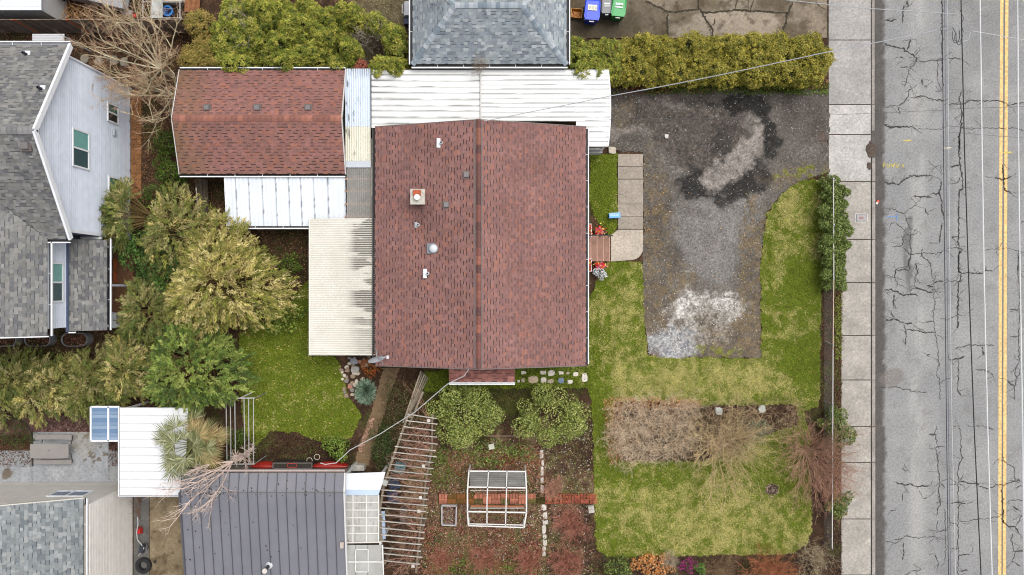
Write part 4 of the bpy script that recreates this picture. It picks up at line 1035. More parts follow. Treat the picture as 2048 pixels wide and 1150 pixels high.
# breezeway roof between garage and house: blue-white sheet, cream sheet, flashing, clear sheet over purlins
bw = empty('breezeway_roof', (X(716), Y(290), GZ), 'narrow corrugated breezeway roof of white cream and clear sheets between garage and house', 'breezeway roof')
zb_ = 2.42
def bwc(base, dirt):
    def f(gx, gy, ph):
        c = mixc(np.asarray(C(base)) * .93, np.asarray(C(base)) * 1.03, fbm(gx, gy, .5, 321))
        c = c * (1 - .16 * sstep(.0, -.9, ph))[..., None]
        px, py = PX(gx, zb_), PY(gy, zb_)
        d = sstep(.56, .68, fbm(gx * 1.5, gy * .55, .16, 323)) * sstep(728, 696, px) * dirt
        d = np.maximum(d, sstep(165, 140, py) * sstep(.0, -.8, ph) * dirt)
        return mixc(c, C(62, 58, 54), d * .85)
    return f
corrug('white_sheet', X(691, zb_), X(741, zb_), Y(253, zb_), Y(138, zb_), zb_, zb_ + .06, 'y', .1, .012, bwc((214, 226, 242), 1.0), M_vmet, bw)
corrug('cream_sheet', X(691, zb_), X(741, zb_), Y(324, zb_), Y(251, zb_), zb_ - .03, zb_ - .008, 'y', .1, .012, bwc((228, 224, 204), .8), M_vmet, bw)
MB().box(X(688, zb_), X(742, zb_), Y(335, zb_), Y(322, zb_), zb_ - .02, zb_ + .03, C(190, 196, 202)).build('flashing', M_vmet, bw)
def polyc(gx, gy, ph):
    c = mixc(C(186, 182, 174), C(208, 204, 196), fbm(gx, gy, .5, 331))
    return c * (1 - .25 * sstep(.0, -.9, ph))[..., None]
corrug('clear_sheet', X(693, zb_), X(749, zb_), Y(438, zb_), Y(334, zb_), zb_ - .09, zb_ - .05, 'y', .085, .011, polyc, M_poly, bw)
for q in (358, 382, 408, 433): MB().beam(P(690, q, zb_ - .13), P(752, q, zb_ - .13), .09, .06, C(176, 132, 104)).build('purlin', M_wood, bw)
MB().box(X(743, zb_), X(750, zb_), Y(392, zb_), Y(277, zb_), zb_ - .06, zb_ - .03, C(216, 212, 192)).build('edge_sheet', M_vmet, bw)
MB().box(X(690, 0), X(745, 0), Y(440), Y(140), .0, GZ + .02, C(120, 112, 100)).build('breezeway_floor', M_conc, kind='structure')
for q in ((694, 145), (694, 436), (738, 436)): post(bw, *q, zb_ - .15)

# carport with long flat pans
cp = empty('carport', (X(980), Y(215), GZ), 'long white metal carport roof with dirty seams north of the main house', 'carport')
zc = 2.35
wy = [140, 150.7, 162, 174.4, 186.8, 199.5, 212, 222, 235.6, 248, 256]; ey = [140, 152, 161, 170, 179, 188.3, 197.5, 207, 214.3, 225.2, 235, 243, 254, 264.6, 275, 283.8, 292]
def pan(x0, x1, ya, yb, west, k):
    nx, ny = max(8, int((x1 - x0) / .12)), 8
    yy = np.array([0, .04, .10, .3, .6, .88, .95, 1.0])
    gx, tt = np.meshgrid(np.linspace(x0, x1, nx), yy)
    gy = ya + (yb - ya) * tt
    z = zc + np.array([.02, .02, .0, .0, .0, .0, .022, .022])[:, None] * np.ones_like(gx) + (0 if west else .03)
    c = mixc(C(226, 226, 222), C(240, 241, 240), fbm(gx, gy, .7, 341))
    px = PX(gx, zc)
    dl = sstep(.22, .04, tt) * sstep(.38, .6, fbm(gx * .4, gy * 2, .5, 343 + k))
    if west: dl = np.maximum(dl, sstep(.5, .0, tt) * sstep(850, 745, px) * sstep(.3, .55, fbm(gx * .6, gy * 2, .4, 345 + k)) * (1.2 if k < 5 else .7))
    c = mixc(c, C(52, 48, 46), np.clip(dl, 0, 1) * .9)
    c = mixc(c, C(148, 144, 138), sstep(.10, .0, tt) * .6)
    i = np.arange(nx * ny).reshape(ny, nx)
    MB().add(np.stack([gx, gy, z], -1).reshape(-1, 3), np.stack([i[:-1, :-1], i[:-1, 1:], i[1:, 1:], i[1:, :-1]], -1).reshape(-1, 4), c.reshape(-1, 3)).build('roof_panel', M_vmet, cp)
for k, (a, q) in enumerate(zip(wy[:-1], wy[1:])): pan(X(743, zc), X(961, zc), Y(q, zc), Y(a, zc), True, k)
for k, (a, q) in enumerate(zip(ey[:-1], ey[1:])):
    m_ = (a + q) / 2; xr = 1220 - 4.5 * ((m_ - 215) / 75) ** 2
    pan(X(961.5 if m_ < 247 else 1152, zc), X(xr, zc), Y(q, zc), Y(a, zc), False, k + 20)
MB().box(X(960, zc), X(963, zc), Y(247, zc), Y(139, zc), zc + .03, zc + .075, C(196, 194, 190)).build('seam_cover', M_vmet, cp)
pts = [P(1216.5 + 4.5 - 4.5 * ((q - 215) / 75) ** 2 , q, zc) for q in (140, 165, 190, 215, 240, 265, 292)]
b = MB()
for a, q in zip(pts[:-1], pts[1:]): b.beam((a[0], a[1], zc - .03), (q[0], q[1], zc - .03), .05, .14, C(236, 236, 236))
b.beam((pts[-1][0], pts[-1][1], zc - .03), (X(1160, zc), pts[-1][1], zc - .03), .05, .14, C(236, 236, 236)); b.build('edge_trim', M_vcol, cp)
for q in ((1212, 150), (1212, 286), (1100, 150), (980, 150), (860, 150)): post(cp, *q, zc)
MB().box(X(1176, 1.2), X(1205, 1.2), Y(301, 1.2), Y(296, 1.2), 1.0, 1.25, C(196, 196, 194)).box(X(1176, 1.2), X(1205, 1.2), Y(305, 1.2), Y(303, 1.2), .6, 1.2, C(196, 196, 194)).build('side_rail', M_vcol, cp)

# --- hip roofed neighbour at the top -----------------------------------------
GREY1 = [(148, 156, 160), (138, 146, 152), (156, 163, 166), (124, 132, 140), (144, 152, 156), (166, 172, 174), (140, 148, 154)]
hz, hr_ = 2.7, 3.9
ax0, ax1, ay0, ay1 = -4.38, 2.40, 9.84, 14.16; ayr = 12.0; rx0, rx1 = -2.42, .42
hip = empty('hip_roof_house', (-1, 12, GZ), 'small blue grey hip roofed building north of the white carport', 'house')
MB().box(ax0 + .35, ax1 - .35, ay0 + .35, ay1 - .35, 0, hz - .05, C(132, 130, 128)).build('wall', M_vcol, hip)
sS = Vector((0, ayr - ay0, hr_ - hz)); sN = Vector((0, ayr - ay1, hr_ - hz)); sE = Vector((rx1 - ax1, 0, hr_ - hz)); sW = Vector((rx0 - ax0, 0, hr_ - hz))
W_ = ax1 - ax0; D_ = ay1 - ay0
limS = lambda t: ((rx0 - ax0) * t / sS.length, W_ - (ax1 - rx1) * t / sS.length)
limN = lambda t: ((ax1 - rx1) * t / sN.length, W_ - (rx0 - ax0) * t / sN.length)
limE = lambda t: (D_ / 2 * t / sE.length, D_ - D_ / 2 * t / sE.length)
limW = lambda t: (D_ / 2 * t / sW.length, D_ - D_ / 2 * t / sW.length)
pls = [((ax0, ay0, hz), (1, 0, 0), sS, W_, sS.length, limS), ((ax1, ay1, hz), (-1, 0, 0), sN, W_, sN.length, limN), ((ax1, ay0, hz), (0, 1, 0), sE, D_, sE.length, limE), ((ax0, ay1, hz), (0, -1, 0), sW, D_, sW.length, limW)]
db = MB()
for o, u, w, L, S, lim in pls:
    a = lim(S); q = [(0, 0), (L, 0), (a[1], S), (a[0], S)] if a[1] - a[0] > .01 else [(0, 0), (L, 0), (a[0], S)]
    deck(db, o, u, w, L, S, q, .08, C(78, 84, 90))
hroof = db.build('roof', M_vcol, hip)
shingle_roof(hroof, pls, GREY1, e=.138, gapp=.6, jit=.12, gap=.03)
CAPG = [(166, 174, 180), (146, 156, 164), (178, 184, 188), (126, 138, 148)]
for i, (a, q) in enumerate((((ax0, ay0, hz), (rx0, ayr, hr_)), ((ax1, ay0, hz), (rx1, ayr, hr_)), ((ax0, ay1, hz), (rx0, ayr, hr_)), ((ax1, ay1, hz), (rx1, ayr, hr_)))):
    cap_row(hroof, q, a, CAPG, step=.18, wd=.25, seed=20 + i, name='hip_shingle', drop=.045)
cap_row(hroof, (rx0, ayr, hr_), (rx1, ayr, hr_), CAPG, step=.18, wd=.25, seed=30)
gutter(hip, (ax0 - .05, ay0 - .01, hz - .02), (ax1 + .05, ay0 - .01, hz - .02), (0, -1, 0), w=.13); gutter(hip, (ax0 - .01, ay0, hz - .02), (ax0 - .01, ay1, hz - .02), (-1, 0, 0), w=.13)
gutter(hip, (ax1 + .01, ay0, hz - .02), (ax1 + .01, ay1, hz - .02), (1, 0, 0), w=.13)

# --- two storey neighbour on the left ---------------------------------------
LG = [(128, 127, 126), (116, 116, 116), (138, 137, 134), (106, 106, 108), (122, 121, 118), (134, 132, 128)]
lh = empty('two_storey_house', (-20, 4, GZ), 'two storey house with grey shingles and pale blue lap siding at the left edge', 'house')
uz, ur = 5.5, 7.8
ux1, uy0, uy1, uyr = -17.85, 1.96, 9.78, 5.87; uxw = -26.0
wx = -18.14
SID = (224, 231, 243)
gab = lambda z: (uy0 + .3 + max(0, (z - 5.35)) / .588, uy1 - .3 - max(0, (z - 5.35)) / .588)
LAP_SHADE = C(92, 100, 118)  # dark slate wall colour, shows between boards as painted lap shadow
b = MB().box(uxw, wx, uy0 + .3, uy1 - .3, 0, 5.35, LAP_SHADE); b.add([(wx, uy0 + .3, 5.35), (wx, uy1 - .3, 5.35), (wx, uyr, 7.5)], [(0, 1, 2)], LAP_SHADE)
b.box(uxw, -19.05, -1.7, uy0 + .3, 0, 5.4, LAP_SHADE); b.build('wall', M_vcol, lh)
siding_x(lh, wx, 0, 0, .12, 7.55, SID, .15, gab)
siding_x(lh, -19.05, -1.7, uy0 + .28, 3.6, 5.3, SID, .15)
sN = Vector((0, uyr - uy1, ur - uz)); sS = Vector((0, uyr - uy0, ur - uz)); sE = Vector((-3.92, 0, ur - uz))
ch_ = (uyr - uy0) / sS.length
Lx = ux1 - uxw
ex = -18.74
limS = lambda t: (max(0, (ex - t * ch_) - uxw), Lx)
LE = 3.92
limE = lambda t: (0, LE + t * ch_)
pls = [((ux1, uy1, uz), (-1, 0, 0), sN, Lx, sN.length, None), ((uxw, uy0, uz), (1, 0, 0), sS, Lx, sS.length, limS), ((ex, -1.96, uz), (0, 1, 0), sE, LE + 3.91, sE.length, limE)]
db = MB()
deck(db, *pls[0][:5], None, .12, C(76, 76, 77)); deck(db, *pls[1][:5], [(limS(0)[0], 0), (Lx, 0), (Lx, sS.length), (limS(sS.length)[0], sS.length)], .12, C(76, 76, 77)); deck(db, *pls[2][:5], [(0, 0), (LE, 0), (LE + 3.91, sE.length), (0, sE.length)], .12, C(76, 76, 77))
lroof = db.build('roof', M_vcol, lh)
shingle_roof(lroof, [pls[0], pls[1], pls[2]], LG, e=.14, gapp=.7, jit=.1, gap=.035)
cap_row(lroof, (uxw, uyr, ur), (ux1 - .02, uyr, ur), [(140, 139, 138), (124, 124, 124)], step=.2, wd=.3, seed=40)
for s_, yy in ((1, uy1), (-1, uy0)):
    MB().beam((ux1 + .02, yy, uz - .05), (ux1 + .02, uyr, ur - .05), .09, .22, C(240, 242, 246)).build('rake_board', M_vcol, lh)
gutter(lh, (uxw, uy1 + .01, uz - .02), (ux1, uy1 + .01, uz - .02), (0, 1, 0), w=.14, c=C(150, 152, 156)); gutter(lh, (ex - .1, uy0 - .01, uz - .02), (ux1, uy0 - .01, uz - .02), (0, -1, 0), w=.13)
gutter(lh, (ex + .01, -1.96, uz - .02), (ex + .01, uy0 - .12, uz - .02), (1, 0, 0), w=.13)
MB().beam((ex, -1.98, uz - .08), (ex - 3.9, -1.98, ur - .08), .04, .2, C(236, 238, 242)).build('rake_board', M_vcol, lh)
window_x(lh, wx + .03, 5.0, 6.6, 3.66, 4.9); window_x(lh, wx + .03, 7.45, 8.32, 1.25, 2.2, c0=C(96, 128, 118), c1=C(60, 58, 56)); window_x(lh, wx + .03, 3.9, 5.02, .95, 2.1, c0=C(86, 140, 124))
window_x(lh, -19.02, -.62, 1.05, 4.0, 4.95)
MB().box(wx + .03, wx + .12, 6.9, 7.15, 1.55, 1.72, C(178, 184, 194)).build('wall_lamp', M_vcol, lh)
MB().beam((wx + .06, uy1 - .35, .1), (wx + .06, uy1 - .35, 5.2), .07, .07, C(236, 238, 242)).build('downpipe', M_vcol, lh)
b = MB(); b.box(wx, wx + .06, uy0 + .3, uy0 + .42, .1, 5.3, C(236, 238, 242)); b.build('corner_board', M_vcol, lh)
# porch roof
pz0, pz1, px0, px1 = 2.85, 3.7, -17.75, -19.02
sp = Vector((px1 - px0, 0, pz1 - pz0))
db = MB(); deck(db, (px0, -1.87, pz0), (0, 1, 0), sp, 3.95, sp.length, None, .1, C(76, 76, 77)); proof = db.build('porch_roof', M_vcol, lh)
shingle_roof(proof, [((px0, -1.87, pz0), (0, 1, 0), sp, 3.95, sp.length, None)], LG, e=.145, gapp=.7, jit=.14)
gutter(lh, (px0 + .01, -1.87, pz0 - .02), (px0 + .01, 2.15, pz0 - .02), (1, 0, 0), w=.12)
MB().box(px1 - .02, px1 + .09, -1.9, 2.1, pz1 - .03, pz1 + .05, C(84, 96, 120)).build('flashing', M_vmet, lh)
MB().box(-19.0, wx + .04, 2.12, 2.24, 2.6, 2.75, C(240, 242, 246)).build('trim_board', M_vcol, lh)
MB().box(-19.0, -17.9, -1.8, 1.9, 0, GZ + .18, C(120, 84, 60)).build('porch_floor', M_wood, lh)
for yy in (-1.7, .1, 1.8): MB().box(-17.98, -17.88, yy - .05, yy + .05, GZ, 2.8, C(SID)).build('porch_post', M_vcol, lh)
MB().beam((-19.0, -1.93, 3.62), (-18.75, -1.93, 3.5), .05, .12, C(240, 242, 246)).build('trim_board', M_vcol, lh)
def on_lh(px, py):
    z = 6.5
    for _ in range(8):
        y = Y(py, z); z = ur - abs(y - uyr) * .588
    return X(px, z), Y(py, z), z
box_vent(lh, 53, 292, on_lh, .15)
for q in ((54, 107), (84, 176)):
    x, y, z = on_lh(*q)
    MB().box(x - .05, x + .14, y - .1, y + .1, z - .02, z + .04, C(224, 228, 232)).build('vent_flashing', M_vmet, lh)
    MB().lathe([(.055, z), (.055, z + .28), (.04, z + .28)], x, y - .04, 10, C(50, 54, 66)).build('vent_pipe', M_vcol, lh)

# --- house at the bottom left ------------------------------------------------
BL = [(136, 140, 141), (128, 133, 134), (143, 147, 147), (114, 120, 123), (132, 136, 137), (149, 152, 151)]
bl = empty('cream_sided_house', (-21, -13, GZ), 'house with blue grey shingle roof and cream walls at the bottom left', 'house')
ez = 3.9; exx = -18.2; yn = -8.96
sE = Vector((-6.0, 0, 2.4))
CRM = (226, 221, 213)
bw_ = -18.05
MB().box(-26, bw_, -19, -9.25, 0, ez - .1, C(176, 168, 158)).build('wall', M_vcol, bl)  # wall coloured darker than its boards, so gaps draw lap shadow lines
b = MB(); b.add([(-26, -9.25, ez - .1), (bw_, -9.25, ez - .1), (-24.2, -9.25, ez + 2.2), (-26, -9.25, ez + 2.0)], [(0, 1, 2, 3)], C(CRM)); b.build('gable_wall', M_vcol, bl)
siding_x(bl, bw_, -19, -9.25, .1, ez - .15, CRM, .125)
db = MB(); deck(db, (exx, -19, ez), (0, 1, 0), sE, 19 + yn, sE.length, None, .12, C(70, 78, 86)); br = db.build('roof', M_vcol, bl)
shingle_roof(br, [((exx, -19, ez), (0, 1, 0), sE, 19 + yn, sE.length, None)], BL, e=.155, gapp=.6, jit=.1, gap=.03)
gutter(bl, (exx + .01, -19, ez - .02), (exx + .01, yn, ez - .02), (1, 0, 0), w=.12)
MB().beam((exx, yn + .02, ez - .08), (exx - 6, yn + .02, ez + 2.32), .04, .18, C(206, 200, 190)).build('rake_board', M_vcol, bl)
# window on the north wall
for k_ in range(16):
    za, zb_k = .12 + k_ * .235, .12 + (k_ + 1) * .235 - .006
    if zb_k < ez - .1: MB().box(-26, bw_ + .03, -9.25, -9.235, za, zb_k, np.asarray(C(228, 223, 214)) * random.uniform(.97, 1.03)).build('siding_board', M_vcol, bl)
yw = -9.25; x0, x1 = -20.6, -18.95
b = MB(); z0, z1 = 1.7, 2.6; t = .07
b.box(x0, x1, yw, yw + .05, z0, z0 + t, WHT).box(x0, x1, yw, yw + .05, z1 - t, z1, WHT).box(x0, x0 + t, yw, yw + .05, z0 + t, z1 - t, WHT).box(x1 - t, x1, yw, yw + .05, z0 + t, z1 - t, WHT).box((x0 + x1) / 2 - t / 2, (x0 + x1) / 2 + t / 2, yw, yw + .05, z0 + t, z1 - t, WHT)
w = b.build('window', M_vcol, bl)
for a, q in ((x0 + t, (x0 + x1) / 2 - t / 2), ((x0 + x1) / 2 + t / 2, x1 - t)): MB().box(a, q, yw + .004, yw + .02, z0 + t, z1 - t, C(62, 88, 128)).build('pane', M_glass, w)

# white roof and blue skylight frame by the palm
wr = empty('white_shed_roof', (X(308), Y(903), GZ), 'plain white metal roof partly covered by the fan palm', 'shed roof')
zz = 2.5
pe = np.linspace(815, 991, 12)
for k, (a, q) in enumerate(zip(pe[:-1], pe[1:])):
    b = MB(); x0, x1 = X(239.5, zz), X(376 - 11 * max(0, (k - 2) / 9), zz)
    b.box(x0, x1, Y(q, zz) + .003, Y(a, zz) - .003, zz - .03, zz, C(238, 239, 240)).box(x0, x1, Y(a, zz) - .03, Y(a, zz) - .004, zz, zz + .018, C(226, 228, 230)); b.build('roof_panel', M_vmet, wr)
MB().beam(P(238.5, 815, zz - .05), P(238.5, 991, zz - .05), .04, .14, WHT).beam(P(238, 992, zz - .05), P(365, 992, zz - .05), .04, .14, C(200, 202, 206)).build('edge_trim', M_vcol, wr)
for q in ((244, 820), (370, 820), (244, 986), (360, 986)): post(wr, *q, zz - .03)
sk = empty('skylight_panel', (X(210), Y(848), GZ), 'blue ribbed clear panel in a white frame beside the white roof', 'awning')
zz = 2.35
b = MB()
for a, q in (((182, 813), (182, 882)), ((217, 813), (217, 882)), ((182, 813.5), (239, 813.5)), ((182, 881.5), (239, 881.5))): b.beam(P(*a, zz), P(*q, zz), .07, .07, WHT)
b.build('frame', M_vcol, sk)
for xa, xb in ((184, 215.5), (219, 238)):
    for k in range(9):
        ya = 815 + k * 7.3
        c = mixc(np.array(C(112, 140, 172)), np.array(C(146, 168, 192)), np.array((k % 3) / 2.0))
        MB().hexa([P(xa, ya + 7, zz - .03), P(xb, ya + 7, zz - .03), P(xb, ya, zz - .03), P(xa, ya, zz - .03), P(xa, ya + 7, zz - .022), P(xb, ya + 7, zz - .022), P(xb, ya, zz + .012), P(xa, ya, zz + .012)], c).build('panel', M_vmet, sk)
for q in ((184, 815), (184, 880)): post(sk, *q, zz)

# --- grey standing seam roof at the bottom ------------------------------------
ms = empty('metal_roof_house', (X(530), -12, GZ), 'low building with dark grey standing seam metal roof at the bottom edge', 'house')
mx0, mx1 = -14.42, -7.32; myn, myr, mys = -8.1, -8.9, -17.0
mzn, mzr, mzs = 2.98, 3.15, 3.15 - .15 * 8.1
MB().box(mx0 + .3, mx1 - .2, mys + .3, myn - .35, 0, 2.0, C(150, 140, 130)).build('wall', M_vcol, ms)
npn = 17; pw = (mx1 - mx0) / npn
def mcol(gx, gy):
    c = mixc(C(113, 113, 122), C(128, 128, 134), fbm(gx, gy, 1.4, 351))
    return mixc(c, C(146, 140, 136), sstep(.55, .75, fbm(gx, gy, .5, 353)) * .25 * sstep(-10.5, -8.5, gy))
for k in range(npn):
    b = MB(); a = mx0 + k * pw
    for (ya, za, yb, zb2) in ((myn, mzn, myr, mzr), (myr, mzr - .006, mys, mzs)):
        ny = max(3, int(abs(yb - ya) / .3))
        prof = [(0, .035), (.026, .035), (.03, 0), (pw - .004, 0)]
        ty = np.linspace(0, 1, ny); V = []; 
        for t in ty:
            for dx, dzz in prof: V.append((a + dx, ya + (yb - ya) * t, za + (zb2 - za) * t + dzz))
        V = np.array(V); i = np.arange(len(V)).reshape(ny, 4)
        q = np.stack([i[:-1, :-1], i[1:, :-1], i[1:, 1:], i[:-1, 1:]], -1).reshape(-1, 4)
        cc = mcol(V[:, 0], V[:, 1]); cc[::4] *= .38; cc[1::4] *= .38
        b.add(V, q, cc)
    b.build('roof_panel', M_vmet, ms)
MB().box(mx0, mx1, myr - .02, myr + .02, mzr - .004, mzr + .012, C(104, 100, 100)).build('ridge_strip', M_vmet, ms)
gutter(ms, (mx0, myn + .01, mzn - .03), (mx1, myn + .01, mzn - .03), (0, 1, 0), c=C(170, 150, 144), lipc=C(186, 172, 168))
MB().beam((mx1 + .03, myn, mzn - .03), (mx1 + .03, myr, mzr - .03), .06, .16, C(214, 212, 210)).beam((mx1 + .03, myr, mzr - .03), (mx1 + .03, mys, mzs - .03), .06, .16, C(214, 212, 210)).build('rake_board', M_vcol, ms)
MB().beam((mx0 - .03, myr, mzr - .03), (mx0 - .03, mys, mzs - .03), .06, .16, C(88, 88, 96)).build('rake_board', M_vcol, ms)
x, y, z = P(533, 1139, 3.0)
MB().lathe([(.16, 2.66), (.1, 2.75), (.08, 2.8)], x, y + .05, 14, C(214, 216, 218)).build('flue_boot', M_vmet, ms)
MB().tube([(x, y + .05, 2.75), (x - .02, y, 3.15)], .075, 12, C(58, 58, 62)).tube([(x - .02, y, 3.15), (x - .02, y, 3.2)], .11, 12, C(212, 204, 196)).build('flue_pipe', M_vmet, ms)
b = MB(); b.obox(*P(684, 1090, 2.85), .16, .26, .06, 0, C(190, 176, 164)); b.build('roof_bracket', M_vmet, ms)
b = MB(); r = np.random.default_rng(5)
for _ in range(120):
    x = r.uniform(mx0, mx1 - .3) if r.random() < .5 else r.uniform(mx0, mx0 + 2.6); y = myr + r.normal() * .12 if r.random() < .7 else r.uniform(-12, -8.2)
    z = (mzr - (myr - y) * .15 if y < myr else mzr - (y - myr) * .21) + .004
    b.obox(x, y, z, r.uniform(.02, .08), r.uniform(.02, .05), .006, r.uniform(0, 3), C(50, 40, 34))
b.build('roof_leaves', M_leaf, kind='stuff')

# glazed lean-to beside it
gl = empty('glazed_lean_to', (X(730), Y(1040), GZ), 'narrow lean-to of white sheet and milky gridded panels beside the dark metal roof', 'lean-to')
zz = 2.5
def gp(px, py): return P(px, py, zz)
MB().prism(ppoly([(690, 947), (771, 944), (761, 979), (690, 979)], zz), zz - .03, zz + .03, C(236, 240, 246)).build('white_sheet', M_vmet, gl)
MB().prism(ppoly([(690, 979.3), (760.5, 979.3), (757, 990), (690, 990)], zz), zz - .03, zz + .015, C(190, 208, 228)).build('blue_sheet', M_vmet, gl)
def milky(gx, gy):
    c = mixc(C(168, 166, 160), C(196, 194, 188), fbm(gx, gy, .4, 361))
    return mixc(c, C(110, 106, 98), sstep(.55, .72, fbm(gx * 2, gy * .25, .12, 363)) * .5)
def mpanel(xa, xb, ya, yb, f=milky, sh=0):
    grid_sheet('panel', X(xa, zz), X(xb, zz), Y(yb, zz), Y(ya, zz), .06, zz - .01, lambda gx, gy: f(gx, gy), M_vmet, parent=gl)
for xa, xb in ((692, 705.5), (707, 732), (733.5, 757)):
    for ya, yb in zip([990.5, 1005, 1020.5, 1036, 1052, 1067], [1003.7, 1019, 1034.7, 1050.7, 1066, 1083]): mpanel(xa, xb, ya, yb)
b = MB()
for px in (691, 706, 732.7, 757.5): b.beam(gp(px, 990), gp(px, 1085), .045, .05, C(226, 224, 216))
for py in (1004.3, 1019.8, 1035.3, 1051.3, 1066.5): b.beam(gp(692, py), gp(757, py), .04, .045, C(226, 224, 216))
b.beam(gp(690, 1085), gp(762, 1084), .06, .06, C(214, 208, 200)); b.build('frame', M_vcol, gl)
for (xa, xb, ya, yb) in ((692, 711, 1090, 1122), (712, 735, 1090, 1122), (736, 763, 1090, 1122), (692, 711, 1125, 1180), (712, 735, 1125, 1180), (736, 765, 1125, 1180)):
    mpanel(xa, xb, ya, yb, lambda gx, gy: mixc(C(150, 148, 142), C(190, 190, 186), fbm(gx, gy, .5, 365)))
b = MB()
b.beam(gp(690, 1123.5), gp(765, 1123.5), .05, .05, C(230, 230, 228)); b.beam(gp(765, 1090), gp(768, 1180), .05, .05, C(230, 230, 228))
for a, q in (((711, 1098), (737, 1098)), ((711, 1143), (737, 1143)), ((711.5, 1098), (711.5, 1143)), ((736.5, 1098), (736.5, 1143))): b.beam((*gp(*a)[:2], zz + .03), (*gp(*q)[:2], zz + .03), .04, .03, C(226, 226, 222))
b.build('frame', M_vcol, gl)
for q in ((692, 1088), (760, 1088), (692, 950), (762, 950)): post(gl, *q, zz - .05)
bp_ = MB(); bp_.obox(*P(764, 1050, 2.0), .3, 1.25, .03, R(2), C(170, 190, 214)); tag(bp_.build('blue_board', M_vmet), 'pale blue board lying at the edge of the wooden pergola', 'board')
bp_ = MB(); bp_.obox(*P(769, 964, 2.4), .3, .24, .12, R(-20), C(164, 166, 158)); tag(bp_.build('grey_box', M_vcol), 'small grey box fixed at the corner of the white sheet lean-to', 'box')
cn = MB(); cn.box(X(702, .6), X(728, .6), Y(942, .6), Y(931, .6), 0, .6, C(188, 184, 174)); tag(cn.build('concrete_block', M_conc), 'weathered pale block at the lower end of the garden path', 'block')
# ------------------------------------------------------------------ vegetation generators (all centred on the origin, base at z = 0)
VB = 1.45
def pick(pal, n, r, var=.2):
    pal = np.array([C(p) for p in pal])
    return np.minimum(pal[r.integers(0, len(pal), n)] * VB * r.uniform(1 - var, 1 + var, (n, 1)), .8)
def sph(n, r, up=-1.0):
    v = r.normal(size=(n * 3, 3)); v /= np.linalg.norm(v, axis=1, keepdims=True)
    return v[v[:, 2] > up][:n]
def trunk_part(root, h, r0, c=(108, 92, 76), seed=0, lean=0.0, fork=5, spread=.5):
    r = np.random.default_rng(seed); S = [[0, 0, 0, lean * .5, 0, h * .45, r0, r0 * .75], [lean * .5, 0, h * .45, lean, 0, h * .85, r0 * .75, r0 * .35]]
    for i in range(fork):
        a = r.uniform(0, 6.28); z = h * r.uniform(.25, .7)
        S.append([0, 0, z, math.cos(a) * spread, math.sin(a) * spread, z + h * .22, r0 * .4, r0 * .12])
    b = MB(); b.segs(S, C(c), 6)
    return b.build('trunk', M_bark, root)

def arborvitae(seed, h, rad, pal, label, group, name='arborvitae_tree', lobes=11, per=190, cat='tree'):
    r = np.random.default_rng(seed)
    root = empty(name, (0, 0, 0), label, cat, group)
    trunk_part(root, h, .05, seed=seed, spread=rad * .6)
    ctr, d, cc, L = [], [], [], []
    ld = sph(lobes, r, -.2)
    v = sph(per, r, -.35); m = len(v)
    sc = .74 + .34 * np.exp(-(1 - (v @ ld.T).max(1)) * 8)
    p = v * np.array([rad, rad, h * .46]) * sc[:, None] + np.array([0, 0, h * .54])
    kc = pick(pal, m, r, .16) * r.uniform(.8, 1.25, (m, 1))
    q = np.repeat(p, 22, 0) + r.normal(size=(m * 22, 3)) * .045
    ctr.append(q); d.append(np.repeat(v, 22, 0) * .7 + np.array([0, 0, .55]) + r.normal(size=q.shape) * .55)
    cc.append(np.minimum(np.repeat(kc, 22, 0) * r.uniform(.72, 1.28, (m * 22, 1)), .8)); L.append(r.uniform(.045, .095, m * 22))
    # inner foliage so that the crown has body
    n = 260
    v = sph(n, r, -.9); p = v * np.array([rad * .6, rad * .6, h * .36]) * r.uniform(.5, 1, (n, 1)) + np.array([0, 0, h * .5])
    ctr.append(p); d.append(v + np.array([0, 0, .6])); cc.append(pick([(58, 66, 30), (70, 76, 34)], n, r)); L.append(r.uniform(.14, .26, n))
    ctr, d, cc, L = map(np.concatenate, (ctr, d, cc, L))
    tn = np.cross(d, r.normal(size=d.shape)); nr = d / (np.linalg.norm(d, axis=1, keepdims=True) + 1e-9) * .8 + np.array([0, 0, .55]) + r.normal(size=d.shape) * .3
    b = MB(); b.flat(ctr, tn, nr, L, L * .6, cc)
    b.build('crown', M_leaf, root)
    return root

